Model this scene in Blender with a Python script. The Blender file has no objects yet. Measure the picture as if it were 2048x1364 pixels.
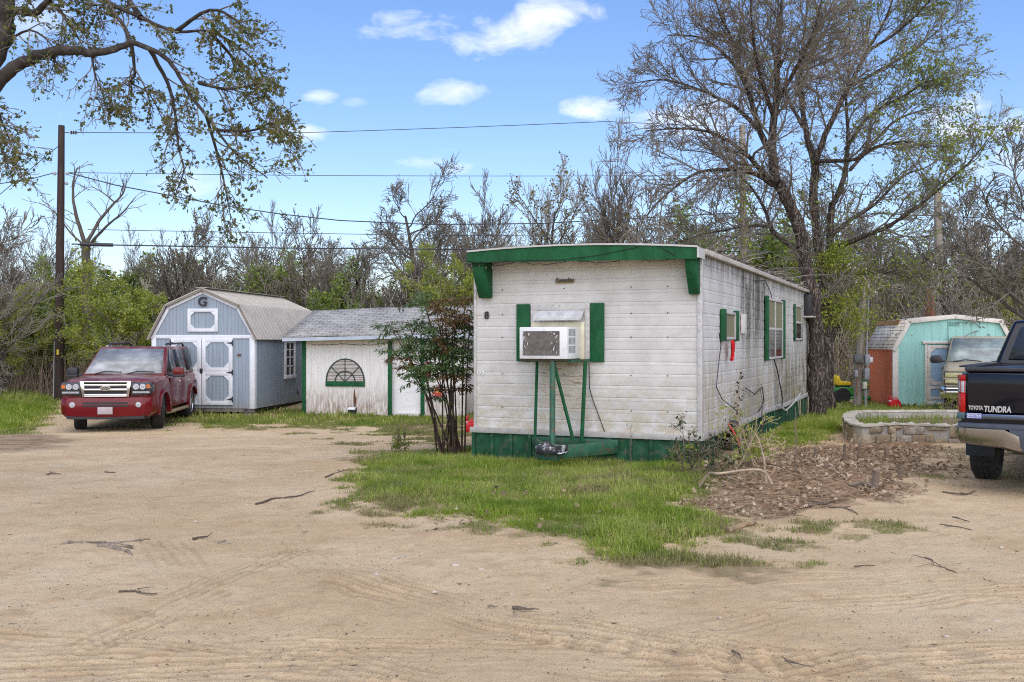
import bpy, bmesh, math, random
import numpy as np
from mathutils import Vector, Matrix
R = math.radians
C = bpy.context.scene.collection
SC = bpy.context.scene
# ---------------------------------------------------------------- camera, sky, sun, exposure
F, EYE = 1991.1, 1.55
cam = bpy.data.objects.new('camera', bpy.data.cameras.new('camera')); C.objects.link(cam)
cam.location = (0, 0, EYE); cam.rotation_euler = (R(90), 0, 0)
cam.data.lens = 35; cam.data.sensor_width = 36; cam.data.clip_start = .1; cam.data.clip_end = 2000
SC.camera = cam
SUN_EL, SUN_AZ = R(50), R(170)          # azimuth clockwise from +Y
W = bpy.data.worlds.new("World"); SC.world = W; W.use_nodes = True
SUN_STR, SKY_STR = 1.5, .078
SC.cycles.use_denoising = False; SC.cycles.filter_width = 1.1; SC.cycles.max_bounces = 6; SC.cycles.sample_clamp_indirect = 4
SC.view_settings.view_transform = 'Standard'; SC.view_settings.look = 'None'
SC.view_settings.exposure = 1.36; SC.view_settings.gamma = 1
def build_world():
    n, l = W.node_tree.nodes, W.node_tree.links
    n.clear()
    out = n.new('ShaderNodeOutputWorld'); bg = n.new('ShaderNodeBackground'); bg.inputs[1].default_value = SKY_STR
    sky = n.new('ShaderNodeTexSky'); sky.sky_type = 'NISHITA'; sky.sun_disc = False
    sky.sun_elevation = SUN_EL; sky.sun_rotation = SUN_AZ; sky.air_density = 1.0; sky.dust_density = 1.1; sky.ozone_density = 2.2
    tc = n.new('ShaderNodeTexCoord'); sep = n.new('ShaderNodeSeparateXYZ'); l.new(tc.outputs['Generated'], sep.inputs[0])
    def m(op, a, b=None, c=None, clamp=False):
        k = n.new('ShaderNodeMath'); k.operation = op; k.use_clamp = clamp
        for i, v in enumerate((a, b, c)):
            if v is None: continue
            if isinstance(v, (int, float)): k.inputs[i].default_value = v
            else: l.new(v, k.inputs[i])
        return k.outputs[0]
    yy = m('MAXIMUM', m('ABSOLUTE', sep.outputs[1]), .05)
    u = m('DIVIDE', sep.outputs[0], yy); v = m('DIVIDE', sep.outputs[2], yy)
    cmb = n.new('ShaderNodeCombineXYZ'); l.new(m('MULTIPLY', u, 1.0), cmb.inputs[0]); l.new(m('MULTIPLY', v, 1.9), cmb.inputs[1])
    nz = n.new('ShaderNodeTexNoise'); nz.inputs['Scale'].default_value = 13; nz.inputs['Detail'].default_value = 8; nz.inputs['Roughness'].default_value = .6; nz.inputs['Distortion'].default_value = .4
    l.new(cmb.outputs[0], nz.inputs['Vector'])
    nf = m('MULTIPLY', m('SUBTRACT', nz.outputs[0], .50), 7.5)
    tot = None
    # clouds: where each drifts in the sky, as tangents of bearing and height, with its half size
    for px, py, rx, ry, k in ((960, 62, 205, 42, 1), (1090, 30, 120, 36, 1), (905, 185, 80, 28, .9), (640, 192, 34, 15, .75), (600, 268, 62, 22, 1), (1205, 216, 75, 26, 1.1),
                              (1400, 240, 160, 40, 1), (1990, 236, 120, 50, 1.25), (870, 322, 90, 24, .7), (390, 360, 130, 30, .55), (112, 228, 26, 9, .6), (60, 30, 120, 40, .5), (2100, 330, 200, 40, .6), (706, 206, 24, 10, .4)):
        a = m('DIVIDE', m('SUBTRACT', u, (px - 1024) / F), rx / F); b = m('DIVIDE', m('SUBTRACT', v, (682 - py) / F), ry / F)
        e = m('SUBTRACT', 1.0, m('ADD', m('MULTIPLY', a, a), m('MULTIPLY', b, b)))
        e = m('ADD', m('MAXIMUM', e, -3.0), nf)
        e = m('MULTIPLY', m('MULTIPLY', e, .40, clamp=True), k)
        tot = e if tot is None else m('MAXIMUM', tot, e)
    tot = m('MULTIPLY', m('MULTIPLY', tot, .92), m('GREATER_THAN', sep.outputs[2], 0.0), clamp=True)
    hs = n.new('ShaderNodeHueSaturation'); hs.inputs['Saturation'].default_value = 1.15; hs.inputs['Value'].default_value = 1.05; tint = n.new('ShaderNodeMix'); tint.data_type = 'RGBA'; tint.blend_type = 'MULTIPLY'; tint.inputs[0].default_value = 1; tint.inputs[7].default_value = (.985, .945, 1.02, 1); l.new(sky.outputs[0], tint.inputs[6]); l.new(tint.outputs[2], hs.inputs['Color'])
    mix = n.new('ShaderNodeMix'); mix.data_type = 'RGBA'
    l.new(tot, mix.inputs[0]); l.new(hs.outputs[0], mix.inputs[6]); mix.inputs[7].default_value = (6.6, 6.7, 7.0, 1)
    l.new(mix.outputs[2], bg.inputs[0]); l.new(bg.outputs[0], out.inputs[0])
build_world()
sd = bpy.data.lights.new('sun', 'SUN'); sd.energy = SUN_STR; sd.angle = R(110); sd.color = (1, .955, .89)
so = bpy.data.objects.new('sun', sd); C.objects.link(so)
sv = Vector((math.sin(SUN_AZ) * math.cos(SUN_EL), math.cos(SUN_AZ) * math.cos(SUN_EL), math.sin(SUN_EL)))
so.rotation_euler = sv.to_track_quat('Z', 'Y').to_euler(); so.location = sv * 60

# ---------------------------------------------------------------- terrain
def sstep(a, b, x):
    t = np.clip((np.asarray(x, float) - a) / (b - a), 0, 1); return t * t * (3 - 2 * t)
def _hash(ix, iy, s):
    h = (ix.astype(np.int64) * 374761393 + iy.astype(np.int64) * 668265263 + s * 974634777) & 0x7fffffff
    h = ((h ^ (h >> 13)) * 1274126177) & 0x7fffffff
    return ((h ^ (h >> 16)) & 0xffff) / 65535.0
def vnoise(x, y, s=0):
    x = np.asarray(x, float); y = np.asarray(y, float)
    ix = np.floor(x); iy = np.floor(y); fx = x - ix; fy = y - iy
    fx = fx * fx * (3 - 2 * fx); fy = fy * fy * (3 - 2 * fy)
    a = _hash(ix, iy, s); b = _hash(ix + 1, iy, s); c = _hash(ix, iy + 1, s); d = _hash(ix + 1, iy + 1, s)
    return (a * (1 - fx) + b * fx) * (1 - fy) + (c * (1 - fx) + d * fx) * fy
def fbm(x, y, s=0, o=4):
    t = 0; a = .5; n = 0
    for i in range(o):
        t = t + a * vnoise(x * 2 ** i, y * 2 ** i, s + i * 17); n += a; a *= .5
    return t / n
def hz(x, y):
    x = np.asarray(x, float); y = np.asarray(y, float)
    l = np.interp(y, [-30, 11, 16, 21, 24, 27, 31, 40, 150], [0, 0, -.15, -.42, -.42, -.34, -.16, -.1, 0])
    r = np.interp(y, [-30, 18.5, 22, 27, 32, 150], [0, 0, -.12, -.2, -.25, 0])
    w = sstep(-2.5, 2.5, x)
    z = l * (1 - w) + r * w
    z = z + .20 * np.exp(-(((x - 3.1) / 1.2) ** 2 + ((y - 11.0) / .9) ** 2))
    z = z + .05 * np.exp(-(((x + 9.5) / 2.2) ** 2 + ((y - 16.2) / .8) ** 2))
    return z + (fbm(x * .5, y * .5, 5, 3) - .5) * .06
def gz(x, y): return float(hz(x, y))
def GP(px, py):
    """point of the ground seen at a place of the photograph"""
    Y = 3086 / max(py - 682, 20)
    for _ in range(12):
        z = gz((px - 1024) / F * Y, Y); Y = (EYE - z) * F / (py - 682)
    return Vector(((px - 1024) / F * Y, Y, gz((px - 1024) / F * Y, Y)))
def AT(px, py, Y): return Vector(((px - 1024) / F * Y, Y, EYE + (682 - py) / F * Y))

# ---------------------------------------------------------------- mesh building
class MB:
    def __init__(s): s.v = []; s.f = []; s.nv = 0
    def add(s, verts, faces, mi=0):
        v = np.asarray(verts, float).reshape(-1, 3)
        if isinstance(faces, np.ndarray): s.f.append((faces + s.nv, mi))
        else:
            by = {}
            for f in faces: by.setdefault(len(f), []).append(f)
            for k, fs in by.items(): s.f.append((np.array(fs) + s.nv, mi))
        s.v.append(v); s.nv += len(v); return s
    def box(s, x0, x1, y0, y1, z0, z1, mi=0, M=None):
        v = np.array([(x, y, z) for z in (z0, z1) for y in (y0, y1) for x in (x0, x1)], float)
        if M is not None: v = np.array([M @ Vector(p) for p in v])
        return s.add(v, [(0, 2, 3, 1), (4, 5, 7, 6), (0, 1, 5, 4), (2, 6, 7, 3), (0, 4, 6, 2), (1, 3, 7, 5)], mi)
    def bar(s, a, b, w, h, mi=0, up=(0, 0, 1)):
        a = Vector(a); b = Vector(b); d = b - a; L = d.length; d.normalize(); u = Vector(up)
        if abs(d.dot(u)) > .95: u = Vector((0, 1, 0))
        x = d.cross(u).normalized(); z = x.cross(d)
        M = Matrix((x, d, z)).transposed().to_4x4(); M.translation = a
        return s.box(-w / 2, w / 2, 0, L, -h / 2, h / 2, mi, M)
    def prism(s, poly, lo, hi, axis='y', mi=0):
        n = len(poly)
        def P(a, b, t): return (a, t, b) if axis == 'y' else ((t, a, b) if axis == 'x' else (a, b, t))
        v = [P(a, b, lo) for a, b in poly] + [P(a, b, hi) for a, b in poly]
        f = [tuple(range(n - 1, -1, -1)), tuple(range(n, 2 * n))] + [(i, (i + 1) % n, n + (i + 1) % n, n + i) for i in range(n)]
        return s.add(v, f, mi)
    def tube(s, pts, rad, n=6, cap=True, mi=0):
        p = np.asarray([tuple(q) for q in pts], float); k = len(p)
        r = np.full(k, rad) if np.isscalar(rad) else np.asarray(rad, float)
        t = np.empty_like(p); t[1:-1] = p[2:] - p[:-2]; t[0] = p[1] - p[0]; t[-1] = p[-1] - p[-2]
        t /= np.linalg.norm(t, axis=1, keepdims=True) + 1e-12
        m = np.abs(t).sum(0); ref = np.zeros(3); ref[int(np.argmin(m))] = 1
        a = np.cross(t, ref); a /= np.linalg.norm(a, axis=1, keepdims=True) + 1e-12
        b = np.cross(t, a)
        an = np.arange(n) * (2 * math.pi / n)
        v = p[:, None, :] + r[:, None, None] * (np.cos(an)[None, :, None] * a[:, None, :] + np.sin(an)[None, :, None] * b[:, None, :])
        i = np.arange(k - 1)[:, None] * n; j = np.arange(n)[None, :]; j2 = (j + 1) % n
        q = np.stack([i + j, i + n + j, i + n + j2, i + j2], -1).reshape(-1, 4)
        s.add(v.reshape(-1, 3), q, mi)
        if cap and n > 3:
            o = s.nv - k * n
            s.f.append((np.array([[o + x for x in range(n)]]), mi)); s.f.append((np.array([[o + (k - 1) * n + x for x in range(n - 1, -1, -1)]]), mi))
        return s
    def lathe(s, prof, n=24, axis='z', c=(0, 0, 0), mi=0, M=None):
        k = len(prof); v = []
        for r, h in prof:
            for j in range(n):
                t = 2 * math.pi * j / n; a, b = r * math.cos(t), r * math.sin(t)
                v.append((a, b, h) if axis == 'z' else ((h, a, b) if axis == 'x' else (a, h, b)))
        v = np.array(v) + np.array(c)
        if M is not None: v = np.array([M @ Vector(p) for p in v])
        f = [(i * n + j, i * n + (j + 1) % n, (i + 1) * n + (j + 1) % n, (i + 1) * n + j) for i in range(k - 1) for j in range(n)]
        f += [tuple(range(n - 1, -1, -1)), tuple((k - 1) * n + j for j in range(n))]
        return s.add(v, f, mi)
    def loft(s, rings, mi=0, close=True):
        """rings of half sections (x>=0, z) at y, mirrored"""
        v = []; n = None
        for y, h in rings:
            ring = [(x, y, z) for x, z in h] + [(-x, y, z) for x, z in reversed(h) if x > 1e-6]
            n = len(ring); v += ring
        f = [(i * n + j, (i + 1) * n + j, (i + 1) * n + (j + 1) % n, i * n + (j + 1) % n) for i in range(len(rings) - 1) for j in range(n)]
        if close: f += [tuple(range(n)), tuple((len(rings) - 1) * n + j for j in range(n - 1, -1, -1))]
        return s.add(v, f, mi)
    def text(s, body, size, M, depth=.004, shear=0, mi=0, bold=0, sx=1, fit=None):
        cu = bpy.data.curves.new('t', 'FONT'); cu.body = body; cu.size = size; cu.extrude = depth; cu.shear = shear; cu.offset = bold
        cu.align_x = 'CENTER'; cu.align_y = 'CENTER'; cu.resolution_u = 3
        ob = bpy.data.objects.new('t', cu); C.objects.link(ob)
        me = ob.to_mesh()
        if fit: xx = [q.co.x for q in me.vertices]; sx = fit / (max(xx) - min(xx))
        vs = [M @ Vector((q.co.x * sx, q.co.y, q.co.z)) for q in me.vertices]; fs = [tuple(p.vertices) for p in me.polygons]
        s.add(vs, fs, mi); ob.to_mesh_clear(); bpy.data.objects.remove(ob); bpy.data.curves.remove(cu); return s
    def build(s, name, mats, parent=None, bevel=0, smooth=35, fix=True, label=None, attrs=None):
        me = bpy.data.meshes.new(name)
        v = np.concatenate(s.v); me.vertices.add(len(v)); me.vertices.foreach_set('co', v.ravel())
        lt = np.concatenate([np.full(len(f), f.shape[1]) for f, _ in s.f]); lv = np.concatenate([f.ravel() for f, _ in s.f])
        mi = np.concatenate([np.full(len(f), m) for f, m in s.f])
        me.loops.add(len(lv)); me.loops.foreach_set('vertex_index', lv.astype(np.int32))
        me.polygons.add(len(lt)); me.polygons.foreach_set('loop_start', (np.cumsum(lt) - lt).astype(np.int32))
        me.polygons.foreach_set('material_index', mi.astype(np.int32))
        me.update(calc_edges=True); me.validate()
        if fix or bevel:
            bm = bmesh.new(); bm.from_mesh(me)
            if fix: bmesh.ops.recalc_face_normals(bm, faces=bm.faces)
            if bevel:
                es = [e for e in bm.edges if len(e.link_faces) == 2 and e.calc_face_angle(0) > .6]
                bmesh.ops.bevel(bm, geom=es, offset=bevel, segments=2, affect='EDGES', profile=.5, clamp_overlap=True)
            bm.to_mesh(me); bm.free()
        if smooth:
            me.polygons.foreach_set('use_smooth', np.ones(len(me.polygons), bool)); me.set_sharp_from_angle(angle=R(smooth))
        for m in (mats if isinstance(mats, (list, tuple)) else [mats]): me.materials.append(m)
        o = bpy.data.objects.new(name, me); C.objects.link(o); o.parent = parent
        if label: o['label'] = label
        return o
def tag(o, label=None, cat=None, group=None, kind=None):
    for k, v in (('label', label), ('category', cat), ('group', group), ('kind', kind)):
        if v: o[k] = v
    return o
def thing(name, label, cat, loc=(0, 0, 0), rz=0, group=None):
    o = bpy.data.objects.new(name, None); C.objects.link(o); o.empty_display_size = .2
    o.location = loc; o.rotation_euler = (0, 0, rz); return tag(o, label, cat, group)
def copy_thing(o, loc, rz=0, sc=1, label=None):
    c = o.copy(); C.objects.link(c); c.location = loc; c.rotation_euler = (0, 0, rz)
    c.scale = (sc, sc, sc) if not isinstance(sc, tuple) else sc
    if label: c['label'] = label
    for ch in list(o.children):
        d = ch.copy(); C.objects.link(d); d.parent = c
        for g in list(ch.children):
            e = g.copy(); C.objects.link(e); e.parent = d
    return c
def cut(o, cutters):
    for c in cutters:
        m = o.modifiers.new('b', 'BOOLEAN'); m.operation = 'DIFFERENCE'; m.object = c; m.solver = 'EXACT'
    bpy.context.view_layer.update()
    me = bpy.data.meshes.new_from_object(o.evaluated_get(bpy.context.evaluated_depsgraph_get()))
    o.modifiers.clear(); o.data = me; me.polygons.foreach_set('use_smooth', np.ones(len(me.polygons), bool)); me.set_sharp_from_angle(angle=R(35))
    for c in cutters: bpy.data.objects.remove(c)

# ---------------------------------------------------------------- materials
class NT:
    def __init__(s, name):
        s.m = bpy.data.materials.new(name); s.m.use_nodes = True; s.n = s.m.node_tree.nodes; s.l = s.m.node_tree.links
        s.b = s.n['Principled BSDF']; s.out = s.n['Material Output']; s.tc = None
    def new(s, t, **k):
        n = s.n.new(t)
        for a, v in k.items(): setattr(n, a, v)
        return n
    def put(s, sock, v):
        if isinstance(v, bpy.types.NodeSocket): s.l.new(v, sock)
        elif isinstance(v, (tuple, list)) and len(v) == 3 and sock.type == 'RGBA': sock.default_value = (*v, 1)
        else: sock.default_value = v
    def math(s, op, a, b=None, clamp=False, c=None):
        k = s.new('ShaderNodeMath', operation=op, use_clamp=clamp)
        s.put(k.inputs[0], a)
        if b is not None: s.put(k.inputs[1], b)
        if c is not None: s.put(k.inputs[2], c)
        return k.outputs[0]
    def co(s, scale=(1, 1, 1), kind='Object', loc=(0, 0, 0)):
        if s.tc is None: s.tc = s.new('ShaderNodeTexCoord')
        m = s.new('ShaderNodeMapping'); m.inputs['Scale'].default_value = scale; m.inputs['Location'].default_value = loc; s.l.new(s.tc.outputs[kind], m.inputs[0]); return m.outputs[0]
    def xyz(s):
        if s.tc is None: s.tc = s.new('ShaderNodeTexCoord')
        k = s.new('ShaderNodeSeparateXYZ'); s.l.new(s.tc.outputs['Object'], k.inputs[0]); return k.outputs
    def noise(s, scale=5, detail=4, rough=.55, vec=None, dist=0):
        k = s.new('ShaderNodeTexNoise'); k.inputs['Scale'].default_value = scale; k.inputs['Detail'].default_value = detail; k.inputs['Roughness'].default_value = rough; k.inputs['Distortion'].default_value = dist
        s.l.new(vec if vec is not None else s.co(), k.inputs['Vector']); return k.outputs[0]
    def ramp(s, f, a, b, lo=0., hi=1.):
        k = s.new('ShaderNodeMapRange', interpolation_type='SMOOTHSTEP'); s.put(k.inputs[0], f)
        for i, v in enumerate((a, b, lo, hi)): k.inputs[i + 1].default_value = v
        return k.outputs[0]
    def mix(s, f, a, b, mode='MIX'):
        k = s.new('ShaderNodeMix', data_type='RGBA', blend_type=mode); s.put(k.inputs[0], f); s.put(k.inputs[6], a); s.put(k.inputs[7], b); return k.outputs[2]
    def bump(s, h, st=.3, d=.01, nrm=None):
        k = s.new('ShaderNodeBump'); k.inputs['Strength'].default_value = st; k.inputs['Distance'].default_value = d; s.put(k.inputs['Height'], h)
        if nrm is not None: s.l.new(nrm, k.inputs['Normal'])
        return k.outputs[0]
    def done(s, col=None, rough=.6, nrm=None, metal=0, spec=.5, coat=0):
        if col is not None: s.put(s.b.inputs['Base Color'], col)
        s.put(s.b.inputs['Roughness'], rough); s.put(s.b.inputs['Metallic'], metal); s.put(s.b.inputs['Specular IOR Level'], spec)
        if coat: s.b.inputs['Coat Weight'].default_value = coat; s.b.inputs['Coat Roughness'].default_value = .05
        if nrm is not None: s.l.new(nrm, s.b.inputs['Normal'])
        return s.m
_mc = {}
def mat(name, col, rough=.6, var=.15, scale=6, bump=0, bs=40, metal=0, spec=.4, coat=0, dirt=None, dirtamt=.5, stretch=(1, 1, 1)):
    if name in _mc: return _mc[name]
    t = NT(name); n = t.noise(scale, 5, .6, t.co(stretch))
    c = t.mix(t.ramp(n, .25, .75), tuple(x * (1 - var) for x in col), tuple(min(1, x * (1 + var)) for x in col))
    if dirt is not None:
        c = t.mix(t.ramp(t.noise(scale * 1.7, 7, .7, t.co(stretch, loc=(3, 7, 1))), .5, .72, 0, dirtamt), c, dirt)
    nr = t.bump(t.noise(bs, 4, .6, t.co(stretch)), bump, .01) if bump else None
    _mc[name] = t.done(c, rough, nr, metal, spec, coat); return _mc[name]
def leafmat(name, cols=None, trans=.35, rough=.6):
    if name in _mc: return _mc[name]
    t = NT(name); _mc[name] = t.m; g = t.new('ShaderNodeNewGeometry')
    rp = t.new('ShaderNodeValToRGB'); e = rp.color_ramp.elements
    if len(cols) == 1: cols = cols * 2
    while len(e) < len(cols): e.new(.5)
    for i, c in enumerate(cols): e[i].position = i / max(1, len(cols) - 1); e[i].color = (*c, 1)
    t.l.new(g.outputs['Random Per Island'], rp.inputs[0]); cc = rp.outputs[0]
    if name.startswith('grass'): cc = t.mix(t.ramp(t.noise(1.7, 4, .65), .42, .62), cc, tuple(v * k for v, k in zip(cols[0], (.85, .92, .85)))); cc = t.mix(t.ramp(t.noise(2.3, 4, .65, t.co((1, 1, 1), loc=(5, 2, 0))), .55, .7, 0, .6), cc, (.42, .38, .16))
    t.l.new(cc, t.b.inputs['Base Color']); t.b.inputs['Roughness'].default_value = rough; t.b.inputs['Specular IOR Level'].default_value = .3
    tr = t.new('ShaderNodeBsdfTranslucent'); t.l.new(cc, tr.inputs[0])
    mx = t.new('ShaderNodeMixShader'); mx.inputs[0].default_value = trans; t.l.new(t.b.outputs[0], mx.inputs[1]); t.l.new(tr.outputs[0], mx.inputs[2]); t.l.new(mx.outputs[0], t.out.inputs[0])
    return t.m
def grooved(name, col, axis=0, pitch=.1, gw=.08, dirt=None, dirtz=(0, .6), rough=.65, peel=None, peelamt=.5, peelth=(.55, .62), groove=.55):
    """painted plywood siding with vertical grooves"""
    t = NT(name); x = t.xyz()
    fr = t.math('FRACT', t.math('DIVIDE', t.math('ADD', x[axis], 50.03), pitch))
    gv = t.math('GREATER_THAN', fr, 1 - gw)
    n = t.noise(3, 6, .65, t.co((4, 4, .5)))
    c = t.mix(t.ramp(n, .3, .7), tuple(v * .9 for v in col), tuple(min(1, v * 1.08) for v in col))
    if peel is not None:
        p = t.ramp(t.noise(7, 9, .75, t.co((5, 5, .35), loc=(2, 2, 5))), peelth[0], peelth[1], 0, peelamt); c = t.mix(p, c, peel)
    if dirt is not None:
        z = t.ramp(x[2], dirtz[0], dirtz[1], 1, 0)
        d = t.math('MULTIPLY', z, t.ramp(t.noise(6, 8, .7, t.co((3, 3, .5), loc=(9, 1, 4))), .35, .62)); c = t.mix(t.math('MULTIPLY', d, .85), c, dirt)
    c = t.mix(t.math('MULTIPLY', gv, groove), c, tuple(v * .3 for v in col))  # groove shade put into the colour as darker lines
    nr = t.bump(t.math('ADD', t.math('MULTIPLY', gv, -1.0), t.math('MULTIPLY', n, .2)), .5, .01)
    return t.done(c, rough, nr, 0, .3)
GLASS = NT('dark_glass').done((.018, .022, .026), .06, None, 0, .7)
BLACK = mat('black_plastic', (.02, .02, .022), .5, .2, 8)
RUBBER = mat('rubber', (.022, .022, .022), .8, .3, 9, .3, 60)
CHROME = NT('chrome').done((.72, .72, .74), .12, None, 1.0)
STEEL = mat('grey_steel', (.32, .33, .34), .5, .15, 9, dirt=(.15, .12, .09), dirtamt=.3)
WHITE = mat('white_trim_paint', (.68, .68, .68), .6, .08, 5, dirt=(.4, .38, .33), dirtamt=.25)
# ---------------------------------------------------------------- where grass, leaf litter and churned soil lie
def gpoly(px): return np.array([GP(*p)[:2] for p in px])
def sdist(poly, x, y):
    """signed distance in metres, positive inside"""
    x = np.asarray(x, float); y = np.asarray(y, float); d = np.full(x.shape, 1e9); ins = np.zeros(x.shape, bool)
    n = len(poly)
    for i in range(n):
        ax, ay = poly[i]; bx, by = poly[(i + 1) % n]; ex, ey = bx - ax, by - ay
        t = np.clip(((x - ax) * ex + (y - ay) * ey) / (ex * ex + ey * ey + 1e-12), 0, 1)
        d = np.minimum(d, np.hypot(x - ax - t * ex, y - ay - t * ey))
        c = (ay > y) != (by > y); xi = ax + (y - ay) * ex / (ey if abs(ey) > 1e-9 else 1e-9); ins ^= c & (x < xi)
    return np.where(ins, d, -d)
ISLAND = gpoly([(690, 958), (750, 915), (845, 898), (940, 890), (1100, 915), (1300, 920), (1420, 905), (1440, 960), (1395, 985), (1400, 1020), (1440, 1050), (1385, 1128), (1290, 1130), (1190, 1118), (1080, 1068), (960, 1055), (850, 1040), (760, 1015), (705, 990)])
BACKLEFT = gpoly([(-700, 786), (128, 786), (150, 800), (120, 850), (60, 868), (-300, 885), (-900, 885)])
STRIP = gpoly([(120, 800), (380, 822), (600, 816), (960, 816), (960, 905), (840, 897), (830, 872), (720, 862), (560, 852), (420, 862), (370, 848)])
RIGHT = gpoly([(1390, 935), (1500, 880), (1620, 815), (1720, 800), (1960, 800), (2300, 806), (2300, 850), (1900, 850), (1720, 850), (1690, 872), (1660, 890), (1580, 905), (1530, 930), (1440, 945)])
RIGHT2 = gpoly([(1740, 885), (1850, 905), (1990, 925), (2200, 905), (2200, 960), (2000, 950), (1880, 925), (1760, 905)])
LITTER = gpoly([(1400, 990), (1440, 930), (1560, 905), (1680, 880), (1780, 872), (1900, 880), (1880, 925), (1830, 965), (1760, 1005), (1640, 1025), (1500, 1030), (1420, 1025)])
CHURN = gpoly([(-300, 868), (60, 866), (170, 880), (140, 893), (40, 903), (-50, 925), (-300, 950)])
TUFTS = [(GP(*p), r) for p, r in (((1495, 1022), .32), ((1625, 1052), .28), ((1765, 1052), .3), ((1690, 1075), .2), ((1560, 1090), .3), ((1460, 1125), .22), ((1380, 1120), .3), ((1200, 1105), .25), ((1060, 1068), .2), ((870, 1040), .2), ((690, 1004), .18),
          ((640, 948), .1), ((745, 1000), .2), ((770, 905), .5), ((700, 888), .45), ((640, 878), .3), ((600, 868), .4), ((1545, 1140), .1), ((1620, 1130), .08), ((1480, 1160), .1), ((1300, 1150), .12), ((1850, 950), .4), ((1960, 905), .5), ((800, 1020), .2), ((950, 1065), .14), ((740, 1025), .12), ((1100, 1090), .16))]
def grassiness(x, y):
    n = (fbm(x * 1.6, y * 1.6, 31, 4) - .5); n2 = (fbm(x * 5, y * 5, 47, 3) - .5)
    g = sstep(-.42, .42, sdist(ISLAND, x, y) + .16 + n * 1.7 + n2 * 1.0)
    g = np.maximum(g, sstep(-.3, .6, sdist(BACKLEFT, x, y) + n * 1.2))
    g = np.maximum(g, sstep(-.6, .5, sdist(STRIP, x, y) * .8 + n * 2.6 + n2 * 1.4))
    g = np.maximum(g, sstep(-.1, .5, sdist(RIGHT, x, y) + n * 1.0 + n2 * .5))
    g = np.maximum(g, sstep(.1, .7, sdist(RIGHT2, x, y) + n * 2.2 + n2) * .55)
    for p, r in TUFTS: g = np.maximum(g, sstep(-.05, .12, r - np.hypot(x - p.x, (y - p.y) * .9) + n * .3 + n2 * .35) * .8)
    g = np.maximum(g, sstep(29, 33, y + n * 2))
    return g
def litterness(x, y):
    n = (fbm(x * 1.8, y * 1.8, 77, 4) - .5)
    return sstep(-.25, .35, sdist(LITTER, x, y) + n * 1.4)
def churn(x, y): return sstep(-.2, .4, sdist(CHURN, x, y) + (fbm(x * 1.5, y * 1.5, 97, 4) - .5) * 1.6)
TRACKS = [([(-200, 1330), (300, 1318), (800, 1305), (1500, 1325), (2300, 1340)], .34, .7), ([(-200, 1262), (250, 1300), (700, 1345)], .22, .8), ([(600, 1110), (760, 1175), (1000, 1235), (1300, 1290), (1800, 1350)], .3, 1), ([(90, 1335), (250, 1260), (420, 1190)], .16, .9), ([(380, 1185), (470, 1150), (600, 1100)], .16, .5),
          ([(330, 1080), (420, 1200), (560, 1290), (800, 1350)], .24, .4), ([(0, 1370), (300, 1350), (700, 1362)], .3, 1.), ([(1500, 1345), (1750, 1310), (2150, 1290)], .2, .8), ([(1350, 1270), (1600, 1215), (2100, 1180)], .25, .6), ([(60, 900), (200, 1000), (330, 1080)], .22, .2), ([(640, 1140), (560, 1010), (520, 900)], .25, .2), ([(1100, 1180), (1450, 1165), (1900, 1140)], .3, .4)]
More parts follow.
